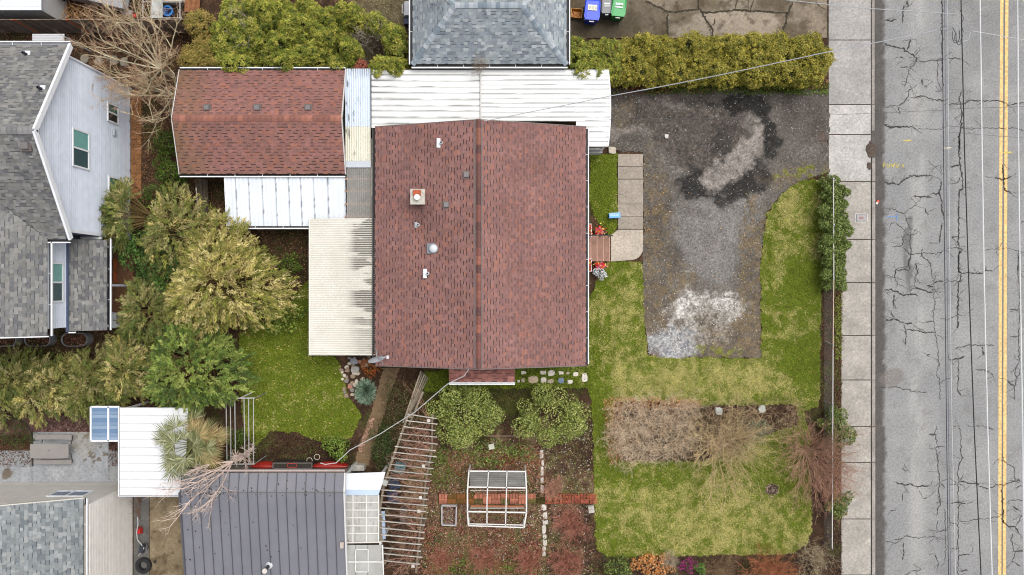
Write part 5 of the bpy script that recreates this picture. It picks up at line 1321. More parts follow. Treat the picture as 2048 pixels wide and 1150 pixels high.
def broadleaf(seed, name, rad, h, n, pal, label, cat='shrub', group=None, L=(.07, .12), wr=.5, sx=1., sy=1., flat=.55, lumps=9, shell=.35, trunk=True, upz=.5):
    r = np.random.default_rng(seed)
    root = empty(name, (0, 0, 0), label, cat, group)
    if trunk: trunk_part(root, h * .5, .03 + rad * .01, seed=seed, spread=rad * .3, fork=5)
    lc = [(0, 0, h * .52, rad * .72)]
    for i in range(lumps):
        a = i * 2.4 + r.uniform(-.4, .4); rr = rad * math.sqrt(r.uniform(.3, .9)); lc.append((rr * math.cos(a), rr * math.sin(a), h * r.uniform(.35, .75), rad * r.uniform(.2, .42)))
    w = np.array([q[3] ** 2 for q in lc]); w /= w.sum()
    P_, D_, K_, N_ = [], [], [], []
    for q, f in zip(lc, w):
        m = int(n * f); v = sph(m, r, -.5); m = len(v)
        k = r.uniform(1 - shell, 1.03, (m, 1))
        P_.append(np.array(q[:3]) + v * np.array([q[3], q[3], min(q[3], h * flat)]) * k); D_.append(np.cross(v, r.normal(size=(m, 3))) + v * .35 + r.normal(size=(m, 3)) * .2); N_.append(v * .7 + np.array([0, 0, .6]) + r.normal(size=(m, 3)) * .4)
        K_.append(pick(pal, m, r, .22) * r.uniform(.9, 1.12))
    p, d, c, nn = map(np.concatenate, (P_, D_, K_, N_))
    p[:, 0] *= sx; p[:, 1] *= sy
    k = p[:, 2] > .02
    p, d, c, nn = p[k], d[k], c[k], nn[k]; l = r.uniform(*L, len(p))
    b = MB(); b.flat(p, d, nn, l, l * wr, c)
    b.build('crown', M_leaf, root)
    return root

def plume(seed, name, rad, h, nb, per, pal, label, cat='tree', group=None, leaf=(.10, .2), wr=.2, a0=0, a1=6.283, blen=(.35, .7), spread=.6, rise=.5):
    """a crown of feathery sprays that point outward and droop"""
    r = np.random.default_rng(seed)
    root = empty(name, (0, 0, 0), label, cat, group)
    S, P_, D_, K_ = [], [], [], []
    lumps = [(r.uniform(0, 6.28), r.uniform(.1, .25)) for _ in range(5)]
    for i in range(nb):
        a = r.uniform(a0, a1); edge = 1 + sum(w * math.cos(3 * (a - q)) for q, w in lumps) * .5
        u = math.sqrt(r.random()); rho = rad * u * .82 * edge
        z = h * (.5 + .46 * (1 - u * u)) * r.uniform(.86, 1.04)
        b0 = np.array([rho * math.cos(a), rho * math.sin(a), z])
        ang = a + r.normal() * spread * (1.5 - u); el = rise - .7 * u + r.normal() * .25
        d = np.array([math.cos(ang) * math.cos(el), math.sin(ang) * math.cos(el), math.sin(el)]); L = r.uniform(*blen)
        t = np.linspace(0, 1, 6)[:, None]; pts = b0 + d * L * t - np.array([0, 0, .22 * L]) * t ** 2
        for j in (0, 2): S.append([*pts[j], *pts[j + 2], .012 - .002 * j, .010 - .002 * j])
        S.append([rho * .15 * math.cos(a), rho * .15 * math.sin(a), h * .15, *b0, .02, .01]) if i % 5 == 0 else None
        tt = r.random(per) ** .8; jj = np.minimum((tt * 5).astype(int), 4); f = (tt * 5 - jj)[:, None]
        q = pts[jj] * (1 - f) + pts[jj + 1] * f
        side = np.cross(d, np.array([0, 0, 1.])); side /= np.linalg.norm(side) + 1e-9
        sg = np.where(r.random((per, 1)) < .5, 1., -1.) * (1.15 - tt[:, None])
        P_.append(q + r.normal(size=(per, 3)) * .025); D_.append(d * .8 + side * sg * .8 + np.array([0, 0, -.12]) + r.normal(size=(per, 3)) * .22)
        base = pick(pal, 1, r, .12)[0] * r.uniform(.75, 1.2)
        K_.append(np.minimum(base * r.uniform(.8, 1.2, (per, 1)), .8))
    p, d, c = map(np.concatenate, (P_, D_, K_))
    p[:, 2] = np.maximum(p[:, 2], .05)
    l = r.uniform(*leaf, len(p))
    b = MB(); b.leaves(p, d, l, np.maximum(l * wr, .02), c, seed=seed); b.build('crown', M_leaf, root)
    b = MB(); b.segs(S, C(150, 128, 84), 3); b.build('branches', M_twig, root)
    trunk_part(root, h * .5, .07, seed=seed, spread=rad * .3)
    return root

def twigs(r, S, K, p, d, L, rad, lvl, pal, bend=.25, kids=(3, 5), ratio=.62, spreadk=.8, upk=.12, nseg=4):
    p = np.array(p, float); d = np.array(d, float); d /= np.linalg.norm(d)
    pts = [p.copy()]
    col = np.asarray(C(pal[min(lvl, len(pal) - 1)])) * r.uniform(.8, 1.2)
    for i in range(nseg):
        d = d + r.normal(size=3) * bend * .5 + np.array([0, 0, upk]); d /= np.linalg.norm(d)
        q = p + d * L / nseg; q[2] = max(q[2], .05)
        r0 = rad * (1 - .6 * i / nseg); r1 = rad * (1 - .6 * (i + 1) / nseg)
        S.append([*p, *q, r0, r1]); K.append(col); p = q; pts.append(p.copy())
    if lvl < len(pal) - 1:
        for _ in range(int(r.integers(*kids))):
            i = int(r.integers(1, nseg + 1)); v = r.normal(size=3); v[2] = v[2] * .5 + .1
            twigs(r, S, K, pts[i], d * .9 + v * spreadk, L * ratio * r.uniform(.7, 1.15), max(rad * .5, .004), lvl + 1, pal, bend, kids, ratio, spreadk, upk, max(2, nseg - 1))
def bare(seed, name, stems, pal, label, cat='tree', group=None, kids=(3, 5), bend=.25, ratio=.62, spreadk=.8, upk=.12, rad=.06, nseg=4, trunk=None):
    """stems: list of (base, direction, length)"""
    r = np.random.default_rng(seed)
    root = empty(name, (0, 0, 0), label, cat, group)
    S, K = [], []
    for p, d, L in stems: twigs(r, S, K, p, d, L, rad, 0, pal, bend, kids, ratio, spreadk, upk, nseg)
    b = MB(); b.segs(S, np.array(K), 3); b.build('branches', M_twig, root)
    if trunk:
        b = MB(); b.tube([(0, 0, 0), trunk], [rad * 1.8, rad * 1.1], 7, C(pal[0])); b.build('trunk', M_twig, root)
    return root
def place(root, px, py, z, zbase=GZ, rz=0., s=1., label=None, copy=False, group=None):
    """z: height above ground of the feature that shows at the pixel (the crown top)"""
    o = copy_tree(root) if copy else root
    x, y, _ = P(px, py, z + zbase)
    o.location = (x, y, zbase); o.rotation_euler = (0, 0, rz); o.scale = (s, s, s)
    if label: o['label'] = label
    if group: o['group'] = group
    return o

# arborvitae grove at the top left
ARB = [(122, 128, 44), (142, 142, 56), (106, 114, 40), (156, 150, 68), (92, 104, 38)]
lab = 'yellow green arborvitae with rounded top in the dense grove behind the brown garage'
protos = [arborvitae(500 + i, 3.0, .56, ARB, lab, 'arborvitae trees in the grove behind the garage') for i in range(4)]
sp_ = [(390,50),(520,20),(620,90),(760,60),(950,80),(1040,80),(1130,40),(1210,70),(1265,40),(1370,120),(1480,195),(1510,290),(1520,420),(1410,430),(1340,420),(1190,390),(1100,390),(1040,390),(940,330),(830,350),(740,380),(650,360),(860,220),(770,180),(690,250),(1030,210),(1120,140),(580,250),(460,260),(400,320),(490,340),(360,390),(320,160),(440,90),(560,90),(300,270),(900,20),(690,20),(640,150),(430,170),(520,170),(960,170),(1420,100),(440,400),(530,380),(1465,440),(1190,290),(1010,300),(560,310),(1240,110),(850,110),(270,110),(340,70),(450,10),(600,10),(810,20),(1060,10),(1190,10),(880,280),(760,270),(330,310)]
kept = []
for a, q in sp_:
    if all((a - e) ** 2 + (q - f) ** 2 > 74 ** 2 for e, f in kept): kept.append((a, q))
for i, (a, q) in enumerate(kept):
    k = i % 4; hh = random.uniform(2.3, 3.2)
    o = place(protos[k], 340 + a / 3.383, q / 3.383, hh, rz=random.uniform(0, 6.28), s=1, copy=i >= 4)
    w_ = random.uniform(.82, 1.12); o.scale = (w_, w_, hh / 3.0)
brn = arborvitae(521, 2.1, .6, [(148, 130, 70), (134, 120, 58), (120, 112, 52), (166, 142, 82)], 'bronze tinged arborvitae beside the bare tree at the end of the grove', 'bronze arborvitae beside the bare tree')
for i, (a, q) in enumerate(((150,120),(180,330),(230,370),(110,370),(150,390),(210,300))): place(brn, 340 + a / 3.383, q / 3.383, 2.1, rz=i, copy=i > 0)
dead = arborvitae(530, 2.2, .34, [(150, 84, 66), (128, 70, 56), (170, 104, 84)], 'small dead red brown shrub between the grove and the carport roof', None, name='dead_shrub', lobes=7, cat='shrub')
place(dead, 714, 124, 2.6)
dead2 = copy_tree(dead); place(dead2, 595, 68, 2.9, s=.7, label='tiny red brown dead top in the middle of the arborvitae grove')

for k_, (px, py, lb_) in enumerate(((478, 48, 'grey leafless stems in a gap at the left of the arborvitae grove'), (738, 78, 'grey leafless stems in a gap at the right of the arborvitae grove'))):
    rr_ = np.random.default_rng(800 + k_)
    place(bare(800 + k_, 'dead_shrub', [((rr_.normal() * .3, rr_.normal() * .3, .4), (rr_.normal() * .35, rr_.normal() * .35, 1), rr_.uniform(1.2, 2.0)) for _ in range(16)], [(150, 136, 120), (176, 162, 146), (190, 178, 164)], lb_, 'shrub', rad=.022, kids=(4, 7), ratio=.45, bend=.12, spreadk=.5), px, py, 2.0)

# long arborvitae hedge along the drive
HARB = [(134, 126, 46), (150, 140, 56), (118, 114, 40), (164, 152, 70), (100, 102, 38)]
hp = [arborvitae(540 + i, 2.1, .56, HARB, 'clipped yellow green arborvitae in the long hedge above the gravel drive', 'arborvitae plants in the long hedge', name='hedge_plant', cat='hedge plant', per=170) for i in range(3)]
k = 0
for row, yy in enumerate((84, 108, 134)):
    for j, xx in enumerate(np.arange(1238 + (row % 2) * 12, 1652, 25)):
        place(hp[k % 3], xx + random.uniform(-4, 4), yy + random.uniform(-5, 5) + (3 if row == 2 else 0), 2.1, rz=random.uniform(0, 6.28), s=random.uniform(.78, 1.06), copy=k >= 3); k += 1
for xx, yy in ((1664, 118), (1655, 135)): place(hp[1], xx - 10, yy, 2.0, rz=1., s=.9, copy=True)
big = arborvitae(550, 2.7, .78, ARB, 'tall rounded arborvitae at the house end of the long hedge', 'tall arborvitae at the house end of the hedge', lobes=13, per=230)
for i, (a, q) in enumerate(((1152,84),(1165,124),(1200,128),(1185,92),(1222,90),(1222,128))): place(big, a, q, 2.7, rz=i * 1.3, s=(.8, 1., .92, .8, .85, .8)[i], copy=i > 0, label=('tall arborvitae touching the corner gutter of the hip roof', 'large rounded arborvitae overhanging the corner of the carport roof', 'rounded arborvitae overhanging the middle of the carport end', 'arborvitae behind the two that overhang the carport roof', 'upper arborvitae where the long hedge joins the tall ones', 'lower arborvitae where the long hedge joins the tall ones')[i])

# golden feathery tree, bamboo strip, conifers on the left
GOLD = [(180, 168, 104), (164, 154, 86), (194, 182, 124), (138, 138, 64), (110, 116, 48), (176, 162, 104), (128, 130, 58)]
OLV = [(126, 128, 68), (142, 138, 84), (104, 112, 52), (154, 146, 98), (88, 100, 46), (116, 122, 60)]
place(plume(601, 'feathery_tree', 2.75, 4.2, 900, 36, GOLD, 'large golden feathery tree left of the back lawn'), 430, 562, 3.4)
place(plume(602, 'feathery_tree', 1.9, 3.6, 330, 38, OLV + GOLD[3:6], 'golden green feathery tree leaning north beside the white lean-to roof'), 345, 462, 3.0)
place(plume(603, 'bamboo_clump', 1.9, 3.2, 290, 40, OLV + [(92, 106, 50)], 'feathery bamboo clump leaning over the pale blue wall', cat='bamboo', a0=1.9, a1=4.4), 262, 428, 2.6)
place(plume(604, 'bamboo_clump', 1.5, 3.0, 280, 40, OLV + [(92, 104, 52)], 'olive bamboo clump between the golden tree and the porch roof', cat='bamboo'), 285, 622, 2.6)
gb = 'bamboo clump in the row below the stock tank planters'
for i, (px, py, rr, s_, lb_) in enumerate(((28, 764, 1.3, 605, 'olive bamboo clump at the left edge below the tank planters'), (105, 772, 1.3, 606, 'straw coloured bamboo clump above the brown mulch strip'), (178, 766, 1.35, 607, 'olive bamboo clump just above the blue skylight panel'), (245, 742, 1.5, 608, 'straw coloured bamboo clump beside the bright green conifer'), (150, 790, 1.1, 609, 'low olive bamboo clump hanging over the wooden edging beside the skylight panel'), (60, 792, 1.0, 610, 'low straw coloured bamboo clump hanging over the wooden edging near the brown bed'), (-30, 775, 1.5, 611, 'bamboo clump cut by the left picture edge'))):
    place(plume(s_, 'bamboo_clump', rr, 2.6, int(110 * rr * rr), 40, OLV if i % 2 == 0 else OLV + GOLD[:3], lb_, cat='bamboo', group='bamboo clumps in a row'), px, py, 2.2)
GRN = [(72, 104, 34), (92, 124, 44), (54, 84, 28), (112, 140, 62), (40, 66, 24)]
place(plume(620, 'conifer_tree', 2.35, 3.6, 560, 46, [(112, 130, 58), (130, 146, 70), (92, 114, 50), (148, 158, 84), (76, 96, 44)], 'bright green bushy conifer north of the fan palm', leaf=(.09, .17), wr=.34, blen=(.35, .65), rise=.7), 372, 738, 2.9)
place(broadleaf(621, 'laurel_tree', 1.35, 3.2, 3800, [(52, 84, 30), (74, 106, 42), (40, 66, 26), (100, 128, 62)], 'dark green leafy tree beside the porch roof', 'tree', L=(.09, .16), wr=.35, lumps=12), 290, 522, 2.8)
place(broadleaf(622, 'dark_conifer', 1.2, 3.0, 3000, [(44, 60, 26), (60, 76, 34), (80, 92, 44)], 'dark green shrub at the foot of the garage corner', 'shrub', L=(.1, .18), wr=.25, lumps=9), 372, 500, 2.3)
place(broadleaf(623, 'garden_shrub', .75, 1.3, 1500, [(60, 84, 22), (82, 106, 34), (46, 66, 18)], 'low dark green shrub below the bare tree by the brick path', L=(.06, .11), lumps=6), 322, 280, 1.2)
place(broadleaf(624, 'garden_shrub', .8, 1.3, 1500, [(66, 90, 26), (90, 114, 40), (50, 72, 20)], 'low mid green shrub beside the lower corner of the garage', L=(.06, .11), lumps=6), 330, 342, 1.2)
place(broadleaf(625, 'garden_shrub', .7, 1.5, 1200, [(70, 100, 34), (96, 122, 48), (54, 80, 26)], 'bright green shrub between the blue wall and the golden tree', L=(.07, .13), lumps=6, wr=.3), 300, 385, 1.4)
place(broadleaf(626, 'viburnum_shrub', 1.0, 1.6, 1500, [(92, 112, 40), (116, 132, 54), (66, 84, 30), (140, 150, 70)], 'loose leafy shrub at the right edge of the golden tree', L=(.09, .15), lumps=8), 545, 622, 1.4)
place(broadleaf(627, 'garden_shrub', .55, 1.0, 900, [(70, 90, 30), (96, 116, 44)], 'small green shrub beside the cream patio roof', L=(.06, .1), lumps=5), 575, 530, 1.0)
place(broadleaf(628, 'garden_shrub', .62, 1.0, 900, [(104, 128, 48), (128, 146, 66), (80, 104, 36)], 'bright leafy shrub at the lower edge of the back lawn', L=(.08, .13), lumps=6), 668, 900, 1.0)
place(broadleaf(629, 'hedge_strip', .75, 1.4, 2400, [(44, 66, 30), (60, 82, 38), (34, 52, 24), (84, 92, 46)], 'dark green narrow hedge below the wooden fence by the garden path', 'hedge', L=(.05, .09), sx=.8, sy=1.7, lumps=9), 758, 905, 1.2)
place(broadleaf(630, 'hedge_strip', .8, 1.3, 2400, [(84, 72, 46), (60, 66, 36), (104, 88, 58), (70, 84, 40)], 'brownish thin hedge beside the garden path', 'hedge', L=(.05, .09), sx=.85, sy=2.0, lumps=9), 790, 815, 1.2)
place(broadleaf(631, 'ground_ivy', .6, .35, 700, [(70, 92, 34), (96, 116, 48)], 'green plants at the foot of the metal pole frame', 'plant', L=(.07, .11), lumps=5, trunk=False), 470, 880, .3)
place(broadleaf(632, 'clipped_box', .75, .8, 1500, [(40, 62, 24), (58, 80, 32), (76, 96, 42)], 'dark green mounded shrub in the brown bed beside the picnic table', L=(.04, .07), lumps=6, sx=1.3), 18, 872, .8)
# grey green lavender mound beside the path
r = np.random.default_rng(633); lav = empty('lavender_mound', (0, 0, 0), 'grey green spiky lavender mound between lawn and garden path', 'shrub')
v = sph(2600, r, .0); p = v * np.array([.35, .45, .3]) * r.uniform(.3, 1, (len(v), 1)) ; l = r.uniform(.16, .32, len(v))
b = MB(); b.leaves(p + np.array([0, 0, .25]), v + np.array([0, 0, .25]) + r.normal(size=v.shape) * .15, l, l * .14, pick([(120, 146, 122), (146, 168, 144), (96, 122, 100), (168, 184, 162)], len(v), r), seed=3); b.build('foliage', M_leaf, lav); place(lav, 730, 784, .5)
# laurel hedge by the pavement, shrubs along the bed
LAU = [(92, 110, 48), (116, 130, 64), (72, 88, 36), (146, 154, 92), (54, 70, 28)]
for i, (py, s_) in enumerate(((382, .95), (412, 1.), (442, 1.05), (472, 1.05), (502, 1.05), (532, 1.), (560, .85))):
    if i == 0: lp = broadleaf(640, 'laurel_shrub', .6, 1.2, 5600, LAU, 'glossy green laurel in the hedge along the pavement', group='laurel hedge along the pavement', L=(.07, .13), wr=.38, lumps=12, flat=.6); lp2 = lp
    o = place(lp, 1678, py, 1.2, rz=i * 1.7, s=s_, copy=i > 0, label=('glossy laurel at the drive end of the pavement hedge', 'glossy laurel second from the drive end of the pavement hedge', 'glossy laurel just above the utility cover in the pavement hedge', 'glossy laurel just below the utility cover in the pavement hedge', 'glossy laurel third from the lower end of the pavement hedge', 'glossy laurel second from the lower end of the pavement hedge', 'smaller glossy laurel closing the lower end of the pavement hedge')[i])
place(broadleaf(641, 'laurel_shrub', .7, 1.1, 3600, LAU, 'round laurel bush overhanging the pavement above the red bare shrub', L=(.07, .12), wr=.4, lumps=8, sy=1.3), 1683, 858, 1.1)
place(broadleaf(642, 'laurel_shrub', .6, 1.0, 2600, LAU, 'small laurel bush overhanging the pavement below the red bare shrub', L=(.07, .12), wr=.4, lumps=7, sy=1.2), 1684, 1012, 1.0)
place(broadleaf(643, 'laurel_shrub', .35, .7, 500, LAU, 'small green bush at the drive end of the laurel hedge', L=(.06, .1), lumps=5), 1655, 362, .7)
# two big rhododendrons below the house
RHO = [(132, 142, 64), (156, 162, 84), (108, 122, 54), (178, 182, 116), (80, 98, 44)]
place(broadleaf(650, 'rhododendron', 1.45, 1.7, 12000, RHO, 'big leafy evergreen below the small porch roof', L=(.07, .12), wr=.42, lumps=18, flat=.4, sx=1.08), 930, 834, 1.6)
place(broadleaf(651, 'rhododendron', 1.3, 1.6, 10000, RHO[:4] + [(70, 86, 30)], 'big leafy evergreen below the stepping stones', L=(.06, .11), wr=.42, lumps=18, flat=.4, sx=1.15, sy=1.08), 1102, 838, 1.5)
place(broadleaf(652, 'ground_plants', 1.0, .5, 1500, [(110, 132, 60), (140, 156, 84), (84, 104, 46)], 'pale green low plants above the white garden frame', 'plant', L=(.06, .11), lumps=10, sx=1.8, sy=.6, trunk=False), 985, 908, .4)
place(broadleaf(653, 'ground_plants', .6, .5, 900, [(84, 100, 44), (110, 124, 58)], 'green low plants between the pergola and the white garden frame', 'plant', L=(.06, .11), lumps=8, sy=1.8, trunk=False), 880, 940, .4)
place(broadleaf(654, 'ground_plants', .8, .45, 900, [(92, 112, 44), (120, 134, 60)], 'green low plants along the bottom edge below the white garden frame', 'plant', L=(.06, .11), lumps=10, sx=2.6, sy=.6, trunk=False), 960, 1140, .4)
place(broadleaf(655, 'garden_shrub', .6, .8, 1000, LAU, 'small green shrub left of the orange leaved bush', L=(.07, .11), lumps=6), 1240, 1140, .8)
place(broadleaf(656, 'orange_shrub', .62, .8, 900, [(196, 128, 66), (208, 152, 92), (170, 102, 50), (212, 172, 122)], 'orange leaved bush at the bottom edge of the lawn bed', L=(.07, .13), lumps=7, sx=1.6), 1308, 1136, .8)
place(broadleaf(657, 'magenta_azalea', .38, .6, 420, [(150, 36, 112), (170, 60, 128), (126, 26, 94), (84, 100, 42)], 'small magenta flowering bush at the bottom edge', L=(.06, .1), lumps=5), 1378, 1135, .6)
place(broadleaf(658, 'garden_shrub', .3, .5, 300, [(84, 120, 50), (110, 140, 66)], 'tiny green shrub beside the magenta bush', L=(.06, .1), lumps=4), 1404, 1142, .5)
place(broadleaf(659, 'silver_shrub', .34, .4, 500, [(196, 198, 200), (222, 224, 226), (164, 168, 170)], 'silver white foliage plant below the lower flower box', L=(.05, .09), wr=.6, lumps=6, trunk=False), 1201, 545, .4)
place(broadleaf(660, 'pine_shrub', .6, .9, 700, [(110, 124, 96), (140, 150, 120), (90, 104, 76)], 'grey green shrub among the bare twigs above the lower lawn', L=(.08, .16), wr=.2, lumps=6), 1520, 862, .9)

# bare trees and shrubs
r = np.random.default_rng(700)
PALE = [(206, 196, 168), (212, 200, 166), (214, 196, 158), (196, 160, 132)]
stems = [((0, 0, 1.2), (math.cos(a), math.sin(a), .65), L) for a, L in ((2.3, 2.6), (1.9, 2.4), (2.75, 2.6), (1.35, 2.2), (.8, 2.0), (3.2, 2.3), (.2, 1.6), (3.9, 1.9), (4.6, 1.7), (5.3, 1.5), (2.0, 2.9))]
t = bare(701, 'bare_tree', stems, PALE, 'leafless pale branched tree between the pale blue house and the garage', trunk=(0, 0, 1.4), rad=.05, kids=(5, 8), ratio=.55, bend=.18, spreadk=.55); place(t, 322, 138, 1.2)
stems = [((0, 0, 1.2), (math.cos(a), math.sin(a), .5), L) for a, L in ((3.1, 2.2), (3.6, 2.3), (4.2, 2.0), (2.9, 1.7), (4.7, 1.6), (5.6, 1.2), (.3, 1.2), (.9, 1.1), (2.4, 1.3))]
t = bare(702, 'bare_tree', stems, PALE, 'leafless pale branched tree at the ridge end of the garage', trunk=(0, 0, 1.4), rad=.045, kids=(5, 8), ratio=.55, bend=.18, spreadk=.55); place(t, 345, 188, 1.4)
PNK = [(206, 184, 172), (212, 190, 178), (220, 198, 184), (224, 202, 188)]
stems = [((0, 0, 2.6), (math.cos(a), math.sin(a), .35), L) for a, L in ((3.7, 2.2), (4.0, 2.4), (3.5, 1.6), (4.4, 1.8), (.55, 1.6), (.35, 1.2), (1.0, .9), (3.2, 1.2))]
t = bare(703, 'bare_tree', stems, PNK, 'leafless pinkish branches over the corner of the dark metal roof', trunk=(0, 0, 2.7), rad=.05, kids=(4, 6), ratio=.55, bend=.14, spreadk=.5); place(t, 462, 925, 2.8)
# clipped block of pale bare twigs
r = np.random.default_rng(710); stems = []
for _ in range(250):
    x, y = r.uniform(-1.85, 1.85), r.uniform(-1.3, 1.3); stems.append(((x * .92, y * .92, .35), (x * .08 + r.normal() * .3, y * .08 + r.normal() * .3, 1.0), r.uniform(.6, .9)))
t = bare(711, 'bare_shrub', stems, [(178, 142, 108), (204, 172, 138), (228, 208, 180)], 'dense square clipped mass of pale leafless twigs at the edge of the lawn bed', 'shrub', rad=.011, kids=(4, 7), ratio=.62, bend=.55, spreadk=1.0, upk=.02, nseg=4); place(t, 1302, 862, .9, s=1.0)
stems = []
for _ in range(110):
    x, y = r.uniform(-1.6, 1.6), r.uniform(-1.0, 1.0); stems.append(((x * .8, y * .8, .25), (x * .4 + r.normal() * .4, y * .4 + r.normal() * .4, .9), r.uniform(.7, 1.1)))
t = bare(712, 'bare_shrub', stems, [(160, 130, 98), (194, 164, 128), (214, 192, 158)], 'loose tangle of brown leafless twigs in the middle of the lawn bed', 'shrub', rad=.011, kids=(3, 6), ratio=.62, bend=.5, spreadk=.9, upk=.02, nseg=4); place(t, 1440, 865, .9)
stems = [((0, 0, .6), (math.cos(a), math.sin(a), .3 + .3 * r.random()), r.uniform(1.4, 2.5)) for a in np.linspace(-1.6, 1.0, 26)] + [((0, 0, .6), (math.cos(a), math.sin(a), .4), r.uniform(.8, 1.5)) for a in np.linspace(1.0, 4.6, 16)]
t = bare(713, 'bare_shrub', stems, [(176, 150, 112), (198, 172, 130), (208, 186, 140)], 'spreading leafless shrub fanning over the lower lawn', 'shrub', rad=.022, kids=(4, 7), ratio=.5, bend=.16, spreadk=.5, upk=.0); place(t, 1437, 890, 1.0)
stems = [((0, 0, .6), (math.cos(a), math.sin(a), .25 + .4 * r.random()), r.uniform(1.2, 2.1)) for a in np.linspace(-1.9, .6, 34)] + [((0, 0, .6), (math.cos(a), math.sin(a), .5), r.uniform(.7, 1.4)) for a in np.linspace(.6, 4.2, 20)]
t = bare(714, 'bare_shrub', stems, [(150, 118, 96), (168, 130, 108), (176, 138, 116)], 'red brown leafless shrub fanning toward the pavement', 'shrub', rad=.02, kids=(5, 8), ratio=.5, bend=.16, spreadk=.5, upk=.0); place(t, 1618, 905, 1.1)
stems = [((r.uniform(-1.5, 1.3), r.uniform(-.7, .7), .2), (r.normal() * .5, r.normal() * .4, .8), r.uniform(.5, .9)) for _ in range(60)]
t = bare(717, 'bare_shrub', stems, [(140, 112, 86), (166, 138, 108), (186, 162, 130)], 'thin brown twigs at the pavement end of the lawn bed', 'shrub', rad=.010, kids=(3, 6), ratio=.6, bend=.45, spreadk=.9, upk=.0); place(t, 1552, 838, .8)
stems = [((r.uniform(-.5, .5), r.uniform(-.9, .9), .2), (r.normal() * .5, r.normal() * .5, .8), r.uniform(.6, 1.1)) for _ in range(46)]
t = bare(715, 'bare_shrub', stems, [(156, 112, 94), (178, 126, 106), (192, 140, 120)], 'dense red brown twiggy shrub touching the pavement edge', 'shrub', rad=.012, kids=(4, 7), ratio=.6, bend=.4, spreadk=.8, upk=.0); place(t, 1668, 965, .9)
stems = [((r.uniform(-.5, .5), r.uniform(-.5, .5), .2), (r.normal() * .5, r.normal() * .5, .8), r.uniform(.5, .9)) for _ in range(40)]
t = bare(716, 'bare_shrub', stems, [(146, 130, 104), (170, 152, 122), (186, 170, 140)], 'grey brown twiggy shrub in the bottom corner bed beside the pavement', 'shrub', rad=.012, kids=(4, 6), ratio=.6, bend=.5, spreadk=.8, upk=.0); place(t, 1635, 1120, .8)
REDT = [(146, 90, 74), (168, 104, 86), (186, 128, 108)]
def redtwig(seed, px, py, s_, lab_, pal=REDT, n=34):
    r = np.random.default_rng(seed)
    st = [((0, 0, .05), (math.cos(a) * q, math.sin(a) * q, 1 - q * .6), r.uniform(.55, .85)) for a, q in zip(r.uniform(0, 6.28, n), r.uniform(.2, 1.1, n))]
    place(bare(seed, 'red_twig_shrub', st, pal, lab_, 'shrub', rad=.009, kids=(5, 9), ratio=.6, bend=.25, spreadk=.7, upk=.03), px, py, .5, s=s_)
redtwig(720, 1145, 1048, 1.15, 'red twigged shrub below the brick path by the lower lawn')
redtwig(721, 1105, 975, .8, 'pinkish orange twigged shrub just above the brick path', [(160, 112, 92), (184, 132, 108), (200, 152, 128)])
redtwig(722, 1130, 1125, 1.2, 'red twigged shrub at the bottom edge beside the stone row')
redtwig(723, 1540, 1140, 1.3, 'rust coloured twiggy shrub at the bottom edge of the lawn bed', [(140, 90, 66), (170, 108, 78), (190, 126, 92)], 44)
redtwig(724, 1440, 1138, 1.0, 'brown twiggy shrub between the magenta bush and the rust shrub', [(110, 84, 60), (140, 112, 84), (160, 134, 104)])
redtwig(725, 970, 1120, 1.0, 'red stems sprawling below the white garden frame', n=30)
redtwig(726, 1060, 1125, .9, 'red stems sprawling left of the stone row', n=30)
redtwig(727, 880, 1125, .9, 'red stems sprawling beside the lower end of the pergola', n=26)
redtwig(728, 1340, 1122, .6, 'pale twiggy shrub above the orange leaved bush', [(160, 140, 116), (180, 164, 140), (196, 180, 156)])
redtwig(729, 985, 130 + 0, .6, 'thin bare vine reaching over the edge of the hip roof', [(120, 100, 84), (140, 120, 100), (150, 130, 110)], 12)
bpy.data.objects[[o.name for o in COL.objects if o.get('label', '').startswith('thin bare vine')][0]].location = P(960, 134, 2.8)

# fan palm ------------------------------------------------------------------
palm = empty('fan_palm', (0, 0, 0), 'fan palm with green and tan fronds over the white shed roof', 'palm tree')
b = MB(); b.tube([(0, 0, 0), (.05, 0, 1.6), (0, 0, 2.9)], [.2, .17, .16], 9, C(110, 88, 66)); b.build('trunk', M_bark, palm)
r = np.random.default_rng(740)
cache = []
for v in range(3):
    for pal_ in ([(108, 112, 70), (126, 130, 88), (92, 98, 60), (158, 156, 122)], [(150, 134, 92), (166, 146, 104), (138, 116, 78), (132, 130, 82)]):
        P_, D_, N_, L_ = [], [], [], []
        ns = 24
        for k in range(ns):
            a = -1.75 + 3.5 * k / (ns - 1)
            P_.append((0, 0, 0)); D_.append((math.cos(a), math.sin(a), -.10 - .2 * abs(a) / 2 + r.normal() * .08)); N_.append((r.normal() * .25, r.normal() * .25, 1)); L_.append(r.uniform(.46, .66) * (1 - .14 * abs(a)))
        b = MB(); b.flat(np.array(P_), np.array(D_), np.array(N_), np.array(L_), .032, pick(pal_, ns, r, .18))
        me = b.mesh('frond'); me.materials.append(M_leaf); cache.append(me)
SB = MB()
